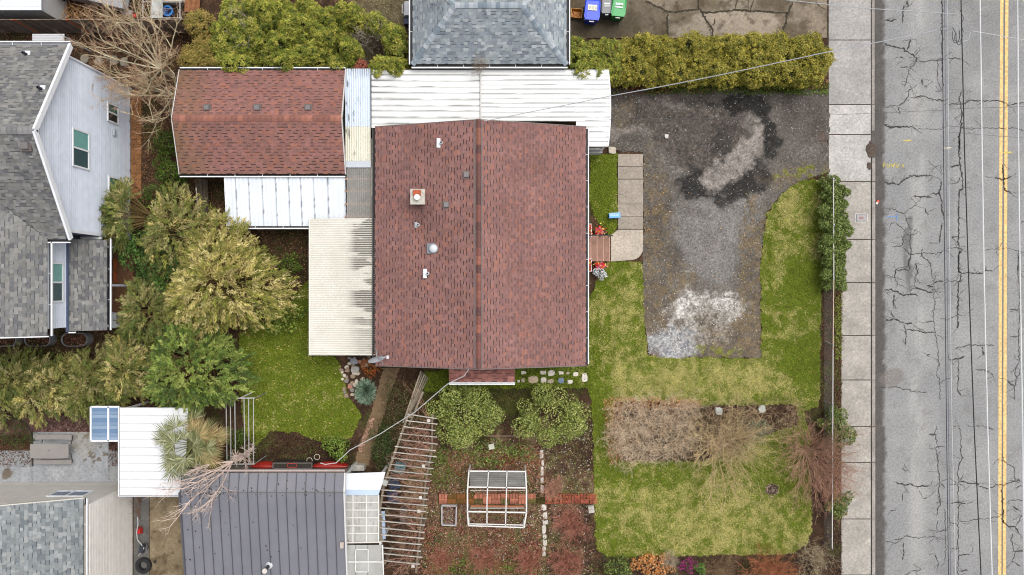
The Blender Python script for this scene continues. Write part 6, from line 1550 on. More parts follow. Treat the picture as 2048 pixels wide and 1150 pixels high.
for i in range(46):
    a = i * 2.399 + r.uniform(-.25, .25); lay = i / 46
    left = math.cos(a - math.pi) > .1
    if left and i % 2 and lay > .3: continue
    Lp = (r.uniform(.9, 1.9) if left else r.uniform(.5, 1.05)) * (.55 + .45 * lay)
    el = 1.15 - 1.45 * lay + r.uniform(-.15, .15); old = (not left) and lay > .3 and r.random() < .6
    base = Vector((0, 0, 2.85 - lay * .35)); tip = base + Vector((math.cos(a) * math.cos(el), math.sin(a) * math.cos(el), math.sin(el))) * Lp
    SB.segs([[*base, *tip, .018, .012]], C((128, 134, 84) if not old else (160, 130, 90)), 4)
    o = bpy.data.objects.new('frond', cache[(i % 3) * 2 + (1 if old else 0)]); COL.objects.link(o); o.parent = palm
    o.matrix_basis = Matrix.Translation(tip) @ Matrix.Rotation(a, 4, 'Z') @ Matrix.Rotation(-el * .55 + .25, 4, 'Y') @ Matrix.Rotation(r.uniform(-.45, .45), 4, 'X') @ Matrix.Scale(r.uniform(.9, 1.2), 4)
SB.build('leaf_stalks', M_twig, palm)
b = MB(); n = 260; a = r.uniform(-1.2, 1.9, n); b.leaves(np.stack([np.cos(a) * r.uniform(.1, .4, n), np.sin(a) * r.uniform(.1, .4, n), r.uniform(2.3, 2.75, n)], 1), np.stack([np.cos(a), np.sin(a), r.uniform(-.7, .2, n)], 1), r.uniform(.5, 1.0, n), .03, pick([(132, 108, 74), (150, 124, 88), (116, 92, 62)], n, r)); b.build('dry_skirt', M_leaf, palm)
place(palm, 396, 886, 2.7, s=1.12)

# flowers at the steps -------------------------------------------------------
def flower_box(px, py, lab_, rows):
    root = empty('flower_box', (X(px, .9), Y(py, .9), GZ), lab_, 'planter')
    x, y, _ = P(px, py, .9)
    b = MB(); b.box(x - .16, x + .16, y - .3, y + .3, .45, .8, WHT); b.build('box', M_vcol, root)
    MB().box(x - .13, x + .13, y - .27, y + .27, .8, .806, C(60, 46, 38)).build('soil', M_soil, root)
    r = np.random.default_rng(int(py)); n = 170
    p = np.stack([x + r.uniform(-.12, .12, n), y + r.uniform(-.25, .25, n), .8 + r.uniform(0, .16, n)], 1)
    b = MB(); b.leaves(p, r.normal(size=(n, 3)) + np.array([0, 0, .8]), .08, .07, pick([(214, 50, 50), (226, 90, 120), (236, 200, 80), (232, 120, 60), (220, 70, 90), (80, 110, 50)], n, r)); b.build('flowers', M_petal, root)
flower_box(1177, 460, 'white flower box of red and pink blooms above the front steps', 0); flower_box(1177, 530, 'white flower box of red and pink blooms below the front steps', 0)
def flower_bed(px, py, lab_):
    root = empty('flower_clump', (X(px, .3), Y(py, .3), GZ), lab_, 'flowers')
    x, y, _ = P(px, py, .3); r = np.random.default_rng(int(px + py)); n = 260
    p = np.stack([x + r.normal(size=n) * .13, y + r.normal(size=n) * .09, GZ + r.uniform(.1, .32, n)], 1)
    b = MB(); b.leaves(p, r.normal(size=(n, 3)) + np.array([0, 0, .8]), .09, .08, pick([(216, 44, 56), (232, 110, 150), (240, 206, 90), (236, 120, 60), (222, 70, 96), (236, 160, 180)], n, r)); b.build('blooms', M_petal, root, kind='stuff')
    n = 160; p = np.stack([x + r.normal(size=n) * .15, y + r.normal(size=n) * .11, GZ + r.uniform(.02, .18, n)], 1)
    b = MB(); b.leaves(p, r.normal(size=(n, 3)) + np.array([0, 0, .6]), .09, .05, pick([(60, 86, 34), (84, 110, 46)], n, r)); b.build('foliage', M_leaf, root)
flower_bed(1198, 462, 'clump of pink red and yellow flowers beside the black handrail'); flower_bed(1200, 531, 'clump of red and pink flowers above the silver plant')

# ------------------------------------------------------------------ smaller things
# wooden fence at the top left, board by board
fn = empty('wooden_fence', (X(100, 1), Y(50, 1), GZ), 'weathered dark wooden board fence across the top left', 'fence')
fy = Y(66.5, GZ); x = -24.8; k = 0
while x < X(386, 1.0):
    w = random.uniform(.13, .15); zt = 1.92 + random.uniform(-.03, .03)
    c = np.asarray(C((158, 140, 124))) * random.uniform(.55, 1.3)
    if k in (16, 33, 41): c = np.asarray(C(220, 120, 76))
    MB().hexa([(x, fy, GZ), (x + w - .008, fy, GZ), (x + w - .008, fy + .022, GZ), (x, fy + .022, GZ), (x, fy, zt), (x + w - .008, fy, zt), (x + w - .008, fy + .022, zt), (x, fy + .022, zt)], c).build('fence_board', M_wood, fn)
    x += w; k += 1
for zz in (.5, 1.2, 1.75): MB().box(-24.8, X(386, 1.0), fy + .024, fy + .065, zz, zz + .09, C(84, 70, 58)).build('rail', M_wood, fn)
# white shed roof beyond the fence
sh = empty('white_shed', (X(30, 2), 13.2, GZ), 'white metal roofed shed at the top left corner beyond the fence', 'shed')
MB().box(-24.5, X(76, 2.3), Y(16, 2.3), 16, 0, 2.2, C(190, 190, 190)).build('wall', M_vcol, sh)
for k in range(6):
    ya = Y(20, 2.3) + k * .16
    MB().box(-24.6, X(82, 2.3), ya, ya + .155, 2.25 + (k % 2) * .006, 2.3, C(228, 234, 242)).build('roof_panel', M_vmet, sh)
MB().box(-24.6, X(82, 2.3), Y(20, 2.3) + .97, 16, 2.24, 2.295, C(228, 234, 242)).build('roof', M_vmet, sh)
b = MB(); r = np.random.default_rng(8)
b.box(-24.5, X(100), Y(40, .3), Y(17, .3), GZ, GZ + .12, C(172, 174, 178)); b.build('tarp_slab', M_conc, None, label='pale slab with torn grey tarp between shed and fence', cat='tarp')
b = MB()
for k in range(9):
    x, y, _ = P(r.uniform(5, 100), r.uniform(20, 38), .3); pts = [(x + math.cos(t) * r.uniform(.15, .5), y + math.sin(t) * r.uniform(.06, .2)) for t in np.linspace(0, 6.28, 7, endpoint=False)]
    b.prism(pts, GZ + .12, GZ + .14 + .01 * k, C((60, 48, 40) if k % 2 else (196, 198, 202)))
b.build('rubbish_scraps', M_vcol, kind='stuff')
scatter('dry_fronds', [(95, 12), (185, 18), (190, 44), (95, 40)], 160, [(170, 130, 84), (140, 100, 60), (190, 156, 110)], L=(.25, .6), W=(.015, .03), seed=41, hmax=.4)
scatter('weeds', [(222, 5), (250, 8), (250, 32), (222, 30)], 300, [(84, 110, 40), (110, 130, 56)], seed=42, hmax=.3)
scatter('yard_debris', [(235, 0), (400, 0), (400, 40), (235, 40)], 160, [(130, 110, 90), (90, 74, 60), (180, 170, 156), (60, 52, 46)], L=(.06, .2), W=(.02, .06), seed=43)
# parked car, mostly out of the frame
car = empty('parked_car', (-19.9, 14.2, GZ), 'grey car at the top edge with one wheel showing', 'car', rz=R(-12))
def carb(pts, wd, name, c, m, z=0):
    b = MB(); n = len(pts)
    V = [(x, -wd / 2, q) for x, q in pts] + [(x, wd / 2, q) for x, q in pts]
    b.add(V, [tuple(range(n)), tuple(range(n, 2 * n))[::-1]] + [(i, n + i, n + (i + 1) % n, (i + 1) % n) for i in range(n)], c)
    o = b.mesh(name); o.materials.append(m); q = bpy.data.objects.new(name, o); COL.objects.link(q); q.parent = car; return q
carb([(-2.1, .35), (2.05, .35), (2.15, .6), (2.05, .85), (.9, 1.0), (-1.9, 1.05), (-2.15, .8)][::-1], 1.7, 'body', C(150, 152, 156), M_plastic)
carb([(-1.8, 1.0), (.9, .98), (.3, 1.5), (-1.3, 1.55)][::-1], 1.5, 'cabin', C(52, 58, 66), M_glass)
for x in (-1.35, 1.3):
    for y in (-.84, .84):
        w = MB(); n = 20; V = []; F = []
        prof = [(.2, -.1), (.31, -.1), (.34, -.05), (.34, .05), (.31, .1), (.2, .1)]
        for a, q in prof:
            for k in range(n): V.append((x + a * math.cos(2 * math.pi * k / n), y + q, .34 + a * math.sin(2 * math.pi * k / n)))
        for i in range(5):
            for k in range(n): F.append((i * n + k, i * n + (k + 1) % n, (i + 1) * n + (k + 1) % n, (i + 1) * n + k))
        w.add(V, np.array(F), C(46, 46, 47)); me = w.mesh('tyre'); me.materials.append(M_rubber); ty = bpy.data.objects.new('tyre', me); COL.objects.link(ty); ty.parent = car
        w = MB(); V = []
        for a, q in ((.2, .085), (.12, .07), (.05, .095), (0.001, .095)):
            for k in range(n): V.append((x + a * math.cos(2 * math.pi * k / n), y + q * (1 if y > 0 else -1), .34 + a * math.sin(2 * math.pi * k / n)))
        F = [(i * n + k, i * n + (k + 1) % n, (i + 1) * n + (k + 1) % n, (i + 1) * n + k) for i in range(3) for k in range(n)]
        w.add(V, np.array(F), C(190, 192, 194)); me = w.mesh('rim'); me.materials.append(M_galv); rm = bpy.data.objects.new('rim', me); COL.objects.link(rm); rm.parent = ty
# clutter in the top-left yard
def bucket(px, py, s_, c, lab_, name='bucket', h=.35, rz=0):
    x, y, _ = P(px, py, .3); root = empty(name, (x, y, GZ), lab_, name.replace('_', ' '), rz=rz)
    b = MB(); b.lathe([(0, .012), (.6 * s_, .01), (s_ * .8, h), (s_, h), (s_, h + .02), (s_ * .74, h + .015), (.55 * s_, .03), (0, .03)], 0, 0, 18, C(c)); me = b.mesh('tub'); me.materials.append(M_plastic); o = bpy.data.objects.new('tub', me); COL.objects.link(o); o.parent = root
    b = MB(); b.tube([(s_ * math.cos(t), .08, h + s_ * .35 * math.sin(t)) for t in np.linspace(0, math.pi, 9)], .008, 4, C(210, 210, 210)); me = b.mesh('handle'); me.materials.append(M_vmet); o = bpy.data.objects.new('handle', me); COL.objects.link(o); o.parent = root
bucket(338, 24, .26, (70, 140, 214), 'bright blue tub standing beyond the wooden fence')
pg = empty('plastic_greenhouse', (X(318, 1), Y(10, 1), GZ), 'clear plastic sheeting on a pale frame behind the wooden fence', 'plant frame')
for px in (286, 303, 325, 360): MB().beam(P(px, 36, 1.0), P(px, -25, 1.0), .03, .03, C(206, 204, 200)).build('bar', M_vmet, pg)
for py in (36, 4): MB().beam(P(284, py, 1.0), P(364, py, 1.0), .03, .03, C(206, 204, 200)).build('bar', M_vmet, pg)
grid_sheet('plastic_sheet', X(304, 1), X(326, 1), Y(37, 1), Y(-20, 1), .06, lambda x, y: 1.05 + .08 * (fbm(x, y, .3, 4) - .5), lambda gx, gy: mixc(C(130, 130, 120), C(206, 208, 204), fbm(gx, gy, .25, 6)), M_vmet, parent=pg)
for px in (286, 360): MB().box(X(px, 1) - .02, X(px, 1) + .02, Y(36, 1) - .02, Y(36, 1) + .02, GZ, 1.0, C(206, 204, 200)).build('leg', M_vmet, pg)
b = MB(); b.obox(*P(253, 24, .3), .55, .28, .04, R(-24), C(170, 178, 192)); tag(b.build('grey_board', M_vcol), 'pale blue grey board lying beyond the wooden fence', 'board')
b = MB(); b.lathe([(0, .5), (.09, .48), (.11, .4), (.09, .32), (0, .3)], X(269, .4), Y(32, .4), 12, C(196, 40, 40)); tag(b.build('red_ball', M_plastic, smooth=True), 'small red ball at the top of the wooden fence', 'ball')
b = MB(); b.box(X(330, .3), X(372, .3), Y(8, .3), Y(-30, .3), GZ, .7, C(206, 194, 178)); tag(b.build('cream_crate', M_vcol), 'cream coloured crate top at the upper edge behind the blue tub', 'crate')
pl = empty('plank_stack', (X(383), Y(10), GZ), 'brown wooden plank panel at the end of the wooden fence', 'planks')
for k in range(6): MB().beam(P(371 + k * 5, 24, .4 + k * .02), P(374 + k * 5, -20, .4 + k * .02), .115, .03, np.asarray(C(140, 92, 60)) * random.uniform(.8, 1.2)).build('plank', M_wood, pl)
# air conditioner / barbecue next to the hip-roofed building
bq = empty('barbecue', (X(814, .8), Y(28, .8), GZ), 'white lidded barbecue on a dark blue cabinet left of the hip roof', 'barbecue')
x0, x1 = X(806, 1), X(823, 1)
MB().box(x0, x1, Y(48, .7), Y(14, .7), GZ + .1, .75, C(66, 78, 100)).build('cabinet', M_vcol, bq)
b = MB(); n = 9; ya, yb = Y(30, 1), Y(2, 1); V = []
for i in range(n):
    t = math.pi * i / (n - 1); V += [(x0 + (x1 - x0) * (.5 - .5 * math.cos(t)), ya, .76 + .25 * math.sin(t)), (x0 + (x1 - x0) * (.5 - .5 * math.cos(t)), yb, .76 + .25 * math.sin(t))]
b.add(V, [(2 * i, 2 * i + 2, 2 * i + 3, 2 * i + 1) for i in range(n - 1)] + [tuple(range(0, 2 * n, 2))[::-1], tuple(range(1, 2 * n, 2))], C(226, 228, 232)); b.build('lid', M_vmet, bq)
b = MB(); b.beam((x0 - .05, ya + .1, .9), (x0 - .05, yb - .1, .9), .03, .03, C(220, 222, 224)).beam((x0 - .06, ya + .14, .9), (x0 + .06, ya + .14, .9), .03, .03, C(220, 222, 224)); b.build('handle', M_vmet, bq)
# wheelie bins
def bin_(px, py, sx, sy, c, lab_, h=1.05, rz=0., sticker=True, st2=None):
    x, y, _ = P(px, py, h + GZ); root = empty('wheelie_bin', (x, y, GZ), lab_, 'bin', 'wheelie bins beside the hip roofed building', rz)
    def add(name, b, m, par=root):
        me = b.mesh(name); me.materials.append(m); o = bpy.data.objects.new(name, me); COL.objects.link(o); o.parent = par; return o
    cd = np.asarray(C(c))
    b = MB(); b.hexa([(-sx * .36, -sy * .38, .06), (sx * .36, -sy * .38, .06), (sx * .36, sy * .34, .06), (-sx * .36, sy * .34, .06), (-sx * .46, -sy * .5, h - .08), (sx * .46, -sy * .5, h - .08), (sx * .46, sy * .45, h - .08), (-sx * .46, sy * .45, h - .08)], cd * .8); add('body', b, M_plastic)
    b = MB(); q = [(-.5, .42), (-.5, -.36), (-.4, -.5), (.4, -.5), (.5, -.36), (.5, .42), (.42, .5), (-.42, .5)]
    V = []
    for z, k in ((h - .08, 1.0), (h - .03, 1.0), (h + .02, .86)): V += [(a * sx * k, e * sy * k, z - (.05 * (e < -.3) if k < 1 else 0)) for a, e in q]
    n = 8; b.add(V, [(i * n + k, i * n + (k + 1) % n, (i + 1) * n + (k + 1) % n, (i + 1) * n + k)[::-1] for i in range(2) for k in range(n)] + [tuple(range(2 * n, 3 * n))[::-1]], cd); ld = add('lid', b, M_plastic)
    b = MB(); b.obox(0, -sy * .56, h - .13, sx * .3, .05, .03, 0, C(206, 208, 206)); add('catch', b, M_vmet)
    b = MB(); b.beam((-sx * .35, sy * .56, h - .05), (sx * .35, sy * .56, h - .05), .035, .035, cd * .7).beam((-sx * .3, sy * .44, h - .06), (-sx * .3, sy * .57, h - .06), .03, .03, cd * .7).beam((sx * .3, sy * .44, h - .06), (sx * .3, sy * .57, h - .06), .03, .03, cd * .7); add('handle', b, M_plastic)
    for s_ in (-1, 1):
        b = MB(); V = []; 
        b.tube([(s_ * sx * .40, sy * .4, .12), (s_ * sx * .46, sy * .4, .12)], .12, 12, C(40, 40, 41)); add('wheel', b, M_rubber)
    zt = h + .024
    if sticker == 'big':
        b = MB(); b.box(-sx * .30, sx * .28, -sy * .05, sy * .23, zt, zt + .003, C(232, 228, 206)); s1 = add('label_plate', b, M_vcol)
        b = MB(); r = np.random.default_rng(1)
        for k in range(3): b.lathe([(.055, zt + .005), (.03, zt + .005)], -sx * .17 + k * .14, sy * .09, 10, C(150, 160, 150)); b.box(-sx * .2 + k * .14, -sx * .14 + k * .14, sy * .0, sy * .02, zt + .004, zt + .005, C(90, 100, 96))
        add('label_print', b, M_vcol, s1)
    else:
        for k, (ya, yb) in enumerate(((.10, .22), (-.05, .02))):
            b = MB(); b.box(-sx * .26, sx * .26, sy * ya, sy * yb, zt, zt + .003, C(236, 236, 234)); s1 = add('label_plate', b, M_vcol)
            if k == 0 and st2:
                b = MB()
                for j in range(5): b.box(-sx * .2 + j * sx * .07, -sx * .16 + j * sx * .07, sy * .13, sy * .18, zt + .003, zt + .005, C(st2))
                b.lathe([(.025, zt + .005), (0, zt + .005)], sx * .16, sy * .16, 8, C(200, 50, 50)); add('label_print', b, M_vcol, s1)
bin_(1185, 19, .72, .92, (24, 70, 224), 'large blue wheelie bin with a cream label on its lid', sticker='big', rz=R(-4))
bin_(1214, 12, .5, .64, (112, 113, 117), 'small grey wheelie bin between the blue and green bins', h=.95)
bin_(1238, 14, .66, .82, (30, 158, 74), 'green wheelie bin with a white label on its lid', rz=R(-6), st2=(60, 150, 190))
cr_ = empty('orange_crate', (X(1153, .35), Y(27, .35), GZ), 'open orange plastic crate beside the blue wheelie bin', 'crate', rz=R(-6))
b = MB(); w, l, h = .53, .43, .33; q = [(-w / 2, -l / 2), (w / 2, -l / 2), (w / 2, l / 2), (-w / 2, l / 2)]
V = [(a * .82, e * .82, .02) for a, e in q] + [(a, e, h) for a, e in q] + [(a * .93, e * .93, h) for a, e in q] + [(a * .76, e * .76, .06) for a, e in q]
b.add(V, [(i + 0, (i + 1) % 4, 4 + (i + 1) % 4, 4 + i) for i in range(4)] + [(4 + i, 4 + (i + 1) % 4, 8 + (i + 1) % 4, 8 + i) for i in range(4)] + [(8 + i, 8 + (i + 1) % 4, 12 + (i + 1) % 4, 12 + i) for i in range(4)] + [(12, 13, 14, 15), (3, 2, 1, 0)], C(206, 140, 40))
me = b.mesh('tub'); me.materials.append(M_plastic); o = bpy.data.objects.new('tub', me); COL.objects.link(o); o.parent = cr_
b = MB(); r = np.random.default_rng(9)
for _ in range(16): b.obox(r.uniform(-.16, .16), r.uniform(-.12, .12), .06 + r.random() * .06, .14, .07, .04, r.uniform(0, 3), np.asarray(C(190, 120, 40)) * r.uniform(.5, 1.2))
me = b.mesh('contents'); me.materials.append(M_vcol); o = bpy.data.objects.new('contents', me); COL.objects.link(o); o.parent = cr_

# stock-tank planters
for i, (px, lab_) in enumerate(((8, 'galvanised oval tank planter at the left edge of the picture'), (76, 'galvanised oval tank planter below the end of the grey roof'), (150, 'galvanised oval tank planter below the porch roof'))):
    x, y, _ = P(px, 679, .6); root = empty('tank_planter', (x, y, GZ), lab_, 'planter', 'galvanised tank planters')
    n = 28; prof = [(1, 0), (1, .12), (1.015, .14), (1, .16), (1, .3), (1.015, .32), (1, .34), (1, .52), (1.03, .54), (1.03, .57), (.95, .57), (.95, .47)]
    V = []
    for k_, z in prof:
        for k in range(n):
            t = 2 * math.pi * k / n; V.append((x + (.3 if math.cos(t) > 0 else -.3) + .3 * k_ * math.cos(t), y + .31 * k_ * math.sin(t), GZ + z))
    F = [(a * n + k, a * n + (k + 1) % n, (a + 1) * n + (k + 1) % n, (a + 1) * n + k) for a in range(len(prof) - 1) for k in range(n)]
    b = MB(); b.add(V, np.array(F), C(158, 161, 164)); b.build('tank', M_vmet, root)
    b = MB(); b.add([(x + (.3 if math.cos(t) > 0 else -.3) + .285 * math.cos(t), y + .295 * math.sin(t), GZ + .48) for t in np.linspace(0, 6.283, n, endpoint=False)], [tuple(range(n))], C(66, 48, 38)); b.build('soil', M_soil, root)
    r = np.random.default_rng(i); b = MB(); m = 130; b.leaves(np.stack([x + r.uniform(-.5, .5, m), y + r.uniform(-.22, .22, m), np.full(m, GZ + .5)], 1), r.normal(size=(m, 3)) * np.array([1, 1, .3]), .09, .05, pick([(120, 70, 54), (90, 60, 44), (150, 110, 84), (70, 80, 40)], m, r)); b.build('leaf_mulch', M_leaf, root)
# utility box beside the porch
b = MB(); b.box(X(221, .7), X(234, .7), Y(656, .7), Y(625, .7), GZ, .75, C(196, 198, 198)); root = b.build('utility_box', M_vcol); tag(root, 'pale grey utility box at the corner of the porch roof', 'box')
b = MB(); b.box(X(222, .75), X(233, .75), Y(655, .75), Y(626, .75), .752, .775, C(206, 208, 208)); b.build('lid', M_vcol, root)
b = MB(); b.tube([P(226, 640, .79), P(229, 642, .8), P(231, 640, .79)], .012, 5, C(70, 72, 76)); b.build('latch', M_vmet, root)
for k, (px, py) in enumerate(((226, 530), (226, 555))):
    pb = empty('orange_planks', (X(px), Y(py), GZ), ('orange brown planks beside the upper end of the porch' if k == 0 else 'orange brown planks beside the middle of the porch'), 'planks')
    for j in range(3): MB().box(X(221 + j * 4.4, .3), X(225 + j * 4.4, .3), Y(py + 10, .3), Y(py - 12, .3), GZ, .28 + j * .01, np.asarray(C(168, 88, 48)) * random.uniform(.85, 1.15)).build('plank', M_wood, pb)

# picnic table
pt_ = empty('picnic_table', (X(100, .7), Y(898, .7), GZ), 'grey brown picnic table with two benches on the patio', 'picnic table')
TB = C(150, 145, 141)
def rounded(px0, px1, py0, py1, z, th, bow=0.):
    q = []
    for t in np.linspace(0, 1, 7): q.append((px0 + (px1 - px0) * t, py1 + bow * 4 * t * (1 - t)))
    for t in np.linspace(0, 1, 7): q.append((px1 - (px1 - px0) * t, py0 - bow * 4 * t * (1 - t) * (1 if bow > 0 else 1)))
    return ppoly(q, z)
b = MB(); b.prism(rounded(60, 137, 888, 916, .84, 0, 1.2), .80, .84, TB); tt = b.build('table_top', M_vcol, pt_)
MB().lathe([(.025, .845), (0, .845)], X(98, .84), Y(901, .84), 10, C(50, 46, 44)).build('umbrella_hole', M_vcol, tt)
for y0, y1, bo in ((869.5, 879.5, -.7), (919, 928, .7)):
    b = MB(); q = [(67 + 76 * t, y1 + bo * 4 * t * (1 - t)) for t in np.linspace(0, 1, 7)] + [(143 - 76 * t, y0 + bo * 4 * t * (1 - t)) for t in np.linspace(0, 1, 7)]
    b.prism(ppoly(q, .55), .50, .55, TB); b.build('bench', M_vcol, pt_)
for px in (80, 139):
    b = MB(); b.tube([P(px, 874, .48), P(px + 4, 872, .2), P(px + 6, 877, .13), P(px + 3, 893, .13), P(px + 3, 893, .74)], .03, 6, C(70, 66, 66)).tube([P(px, 924, .48), P(px + 4, 926, .2), P(px + 6, 921, .13), P(px + 3, 905, .13), P(px + 3, 905, .74)], .03, 6, C(70, 66, 66)); b.build('leg_frame', M_vmet, pt_)
# edging curve of the brown bed
b = MB(); b.tube([P(a, q, .2) for a, q in ((-10, 836), (30, 838), (52, 848), (63, 866), (65, 900), (65, 932))], .04, 6, C(70, 60, 54)); tag(b.build('bed_edging', M_vcol), 'dark curved edging round the brown bed beside the picnic table', 'edging')
b = MB(); b.tube([P(a, q, .3) for a, q in ((-10, 811), (100, 811.5), (190, 809), (280, 814))], .03, 6, C(190, 140, 110)); tag(b.build('wooden_edging', M_wood), 'long pale wooden edge below the bamboo row', 'edging')

# metal pole frame
pf = empty('pole_frame', (X(475), Y(860), GZ), 'grey metal pole frame standing beside the fan palm', 'frame')
zz = 1.9
for a, q in ((452, 454), (460.5, 462), (469.5, 471), (488, 490), (497, 498), (507, 507)): MB().tube([P(a, 797, zz), P(q, 929, zz)], .022, 6, C(176, 174, 172)).build('pole', M_vmet, pf)
for q, w in ((797, .03), (929, .03)): MB().tube([P(441, q, zz), P(509, q - 1, zz)], w, 6, C(190, 188, 186)).build('crossbar', M_vmet, pf)
MB().tube([P(478, 797, zz), P(504, 785, zz)], .022, 6, C(180, 178, 176)).build('crossbar', M_vmet, pf)
for q in ((444, 797), (507, 797), (444, 929), (507, 929)): MB().tube([(*P(*q, zz)[:2], GZ), P(*q, zz)], .025, 6, C(160, 158, 156)).build('post', M_vmet, pf)
b = MB(); b.tube([P(389, 790, 1.9), P(391, 818, 1.9)], .05, 7, C(214, 214, 214)); tag(b.build('white_pipe', M_vcol), 'short white pipe at the edge of the bright green conifer', 'pipe')
# red things, panel and hoops behind the metal roof
def canoe(px0, px1, lab_):
    b = MB(); n = 14; V = []
    for i in range(n + 1):
        t = i / n; wd = .19 * math.sin(math.pi * min(max(t, .04), .96)) ** .6; x = X(px0 + (px1 - px0) * t, .8); y = Y(934, .8)
        V += [(x, y - wd, .45), (x, y - wd * .6, .72), (x, y, .82), (x, y + wd * .6, .72), (x, y + wd, .45)]
    b.add(V, np.array([(i * 5 + k, i * 5 + k + 1, (i + 1) * 5 + k + 1, (i + 1) * 5 + k) for i in range(n) for k in range(4)]), C(170, 44, 36)); tag(b.build('red_canoe', M_plastic, smooth=True), lab_, 'canoe')
canoe(500, 552, 'red upturned boat end left of the dark panel by the metal roof'); canoe(624, 694, 'red upturned boat end right of the dark panel by the metal roof')
dp = empty('garden_screen', (X(584), Y(932), GZ), 'dark meshed panel with a red rectangle behind the metal roof gutter', 'panel')
MB().box(X(546, .9), X(624, .9), Y(937, .9), Y(926, .9), .2, .88, C(62, 56, 52)).build('panel', M_vcol, dp)
b = MB()
for a, q in (((546, 926), (624, 926)), ((546, 937), (624, 937)), ((546, 926), (546, 937)), ((624, 926), (624, 937))): b.beam(P(*a, .9), P(*q, .9), .04, .04, C(120, 116, 110))
b.build('frame', M_vcol, dp)
b = MB()
for a, q in (((575, 927), (593, 927)), ((575, 934.5), (593, 934.5)), ((575, 927), (575, 934.5)), ((593, 927), (593, 934.5))): b.beam(P(*a, .93), P(*q, .93), .03, .03, C(196, 70, 60))
b.build('red_frame', M_vcol, dp)
for k, (px, py) in enumerate(((619, 921), (634, 914))):
    b = MB(); b.tube([(X(px, .5) + .13 * math.cos(t), Y(py, .5) + .13 * math.sin(t), .5) for t in np.linspace(0, 6.283, 19)], .016, 5, C(206, 196, 180)); tag(b.build('pale_hoop', M_vcol), ('pale ring beside the dark panel' if k == 0 else 'pale ring lying in the bed just above the other ring'), 'hoop')

# pergola: every slat its own piece
pe_ = empty('pergola', (X(815), Y(985), GZ), 'weathered wooden pergola of many slats beside the metal roofed house', 'pergola')
def lerp_pts(y, pts):
    for (xa, ya), (xb, yb) in zip(pts[:-1], pts[1:]):
        if ya <= y <= yb: return xa + (xb - xa) * (y - ya) / (yb - ya)
    return pts[-1][0]
LP = [(818, 826), (790, 905), (768, 970), (760, 1020), (765, 1140)]; RP = [(873, 826), (872, 900), (860, 960), (856, 1000), (848, 1060), (840, 1145)]
zz = 2.2; y = 828; k = 0
while y < 1132:
    xa, xb = lerp_pts(y, LP), lerp_pts(min(y + 9, 1145), RP)
    MB().beam(P(xa - random.uniform(0, 5), y, zz), P(xb + random.uniform(-3, 4), y + 8 + random.uniform(-1, 1.5), zz), .034, .08, np.asarray(C(190, 184, 174)) * random.uniform(.85, 1.12)).build('slat', M_wood, pe_)
    y += 12.6 + random.uniform(-1.5, 1.5)
b = MB(); pts = [P(a, q, zz - .1) for a, q in LP]
for a, q in zip(pts[:-1], pts[1:]): b.beam(a, q, .09, .13, C(136, 122, 104))
b.build('beam', M_wood, pe_)
b = MB(); pts = [P(a - 8, q, zz - .1) for a, q in RP]
for a, q in zip(pts[:-1], pts[1:]): b.beam(a, q, .07, .1, C(130, 112, 96))
b.build('beam', M_wood, pe_)
for px, py in ((820, 834), (770, 970), (762, 1040), (768, 1128), (862, 842), (852, 930), (846, 1000), (840, 1064), (832, 1130)):
    x, y_, _ = P(px, py, zz); MB().box(x - .06, x + .06, y_ - .06, y_ + .06, GZ, zz - .1, C(140, 126, 108)).build('post', M_wood, pe_)
for px, py in ((857, 841), (847, 932), (841, 995), (838, 1022), (826, 1132)):
    MB().obox(*P(px, py, zz + .05), .14, .14, .04, 0, C(196, 188, 178)).build('post_cap', M_wood, pe_)
r = np.random.default_rng(760); stems = []
for k in range(100):
    py = r.uniform(835, 1135); x, y_, _ = P(lerp_pts(py, RP) - 14, py, zz); a = r.uniform(1.8, 4.4)
    stems.append(((x, y_, zz - .05), (math.cos(a), math.sin(a), .02), r.uniform(.7, 1.6)))
t = bare(761, 'climbing_vine', stems, [(150, 112, 94), (168, 128, 108), (182, 146, 124)], 'leafless reddish vine trailing over the wooden pergola slats', 'vine', rad=.014, kids=(2, 4), ratio=.55, bend=.3, spreadk=.5, upk=.0)
# fence of grey planks along the garden path
gf = empty('plank_fence', (X(830), Y(790), GZ), 'leaning grey plank fence between garden path and pergola', 'fence')
for k in range(5):
    o_ = k * 5.0
    MB().beam(P(848 + o_ * .7 - 6, 742 + k * 3, 1.2 - k * .18), P(812 + o_ * .8 - 6, 846 - k * 5, 1.2 - k * .18), .06, .04, np.asarray(C(168, 156, 136)) * random.uniform(.6, 1.15)).build('plank', M_wood, gf)
for q in ((843, 748), (826, 796), (812, 838)): x, y_, _ = P(*q, 1); MB().box(x - .05, x + .05, y_ - .05, y_ + .05, GZ, 1.3, C(120, 108, 92)).build('post', M_wood, gf)
b = MB(); b.beam(P(846, 784, 1.5), P(818, 850, .5), .09, .04, C(170, 158, 138)); tag(b.build('loose_plank', M_wood), 'single pale plank leaning beside the upper end of the pergola', 'plank')
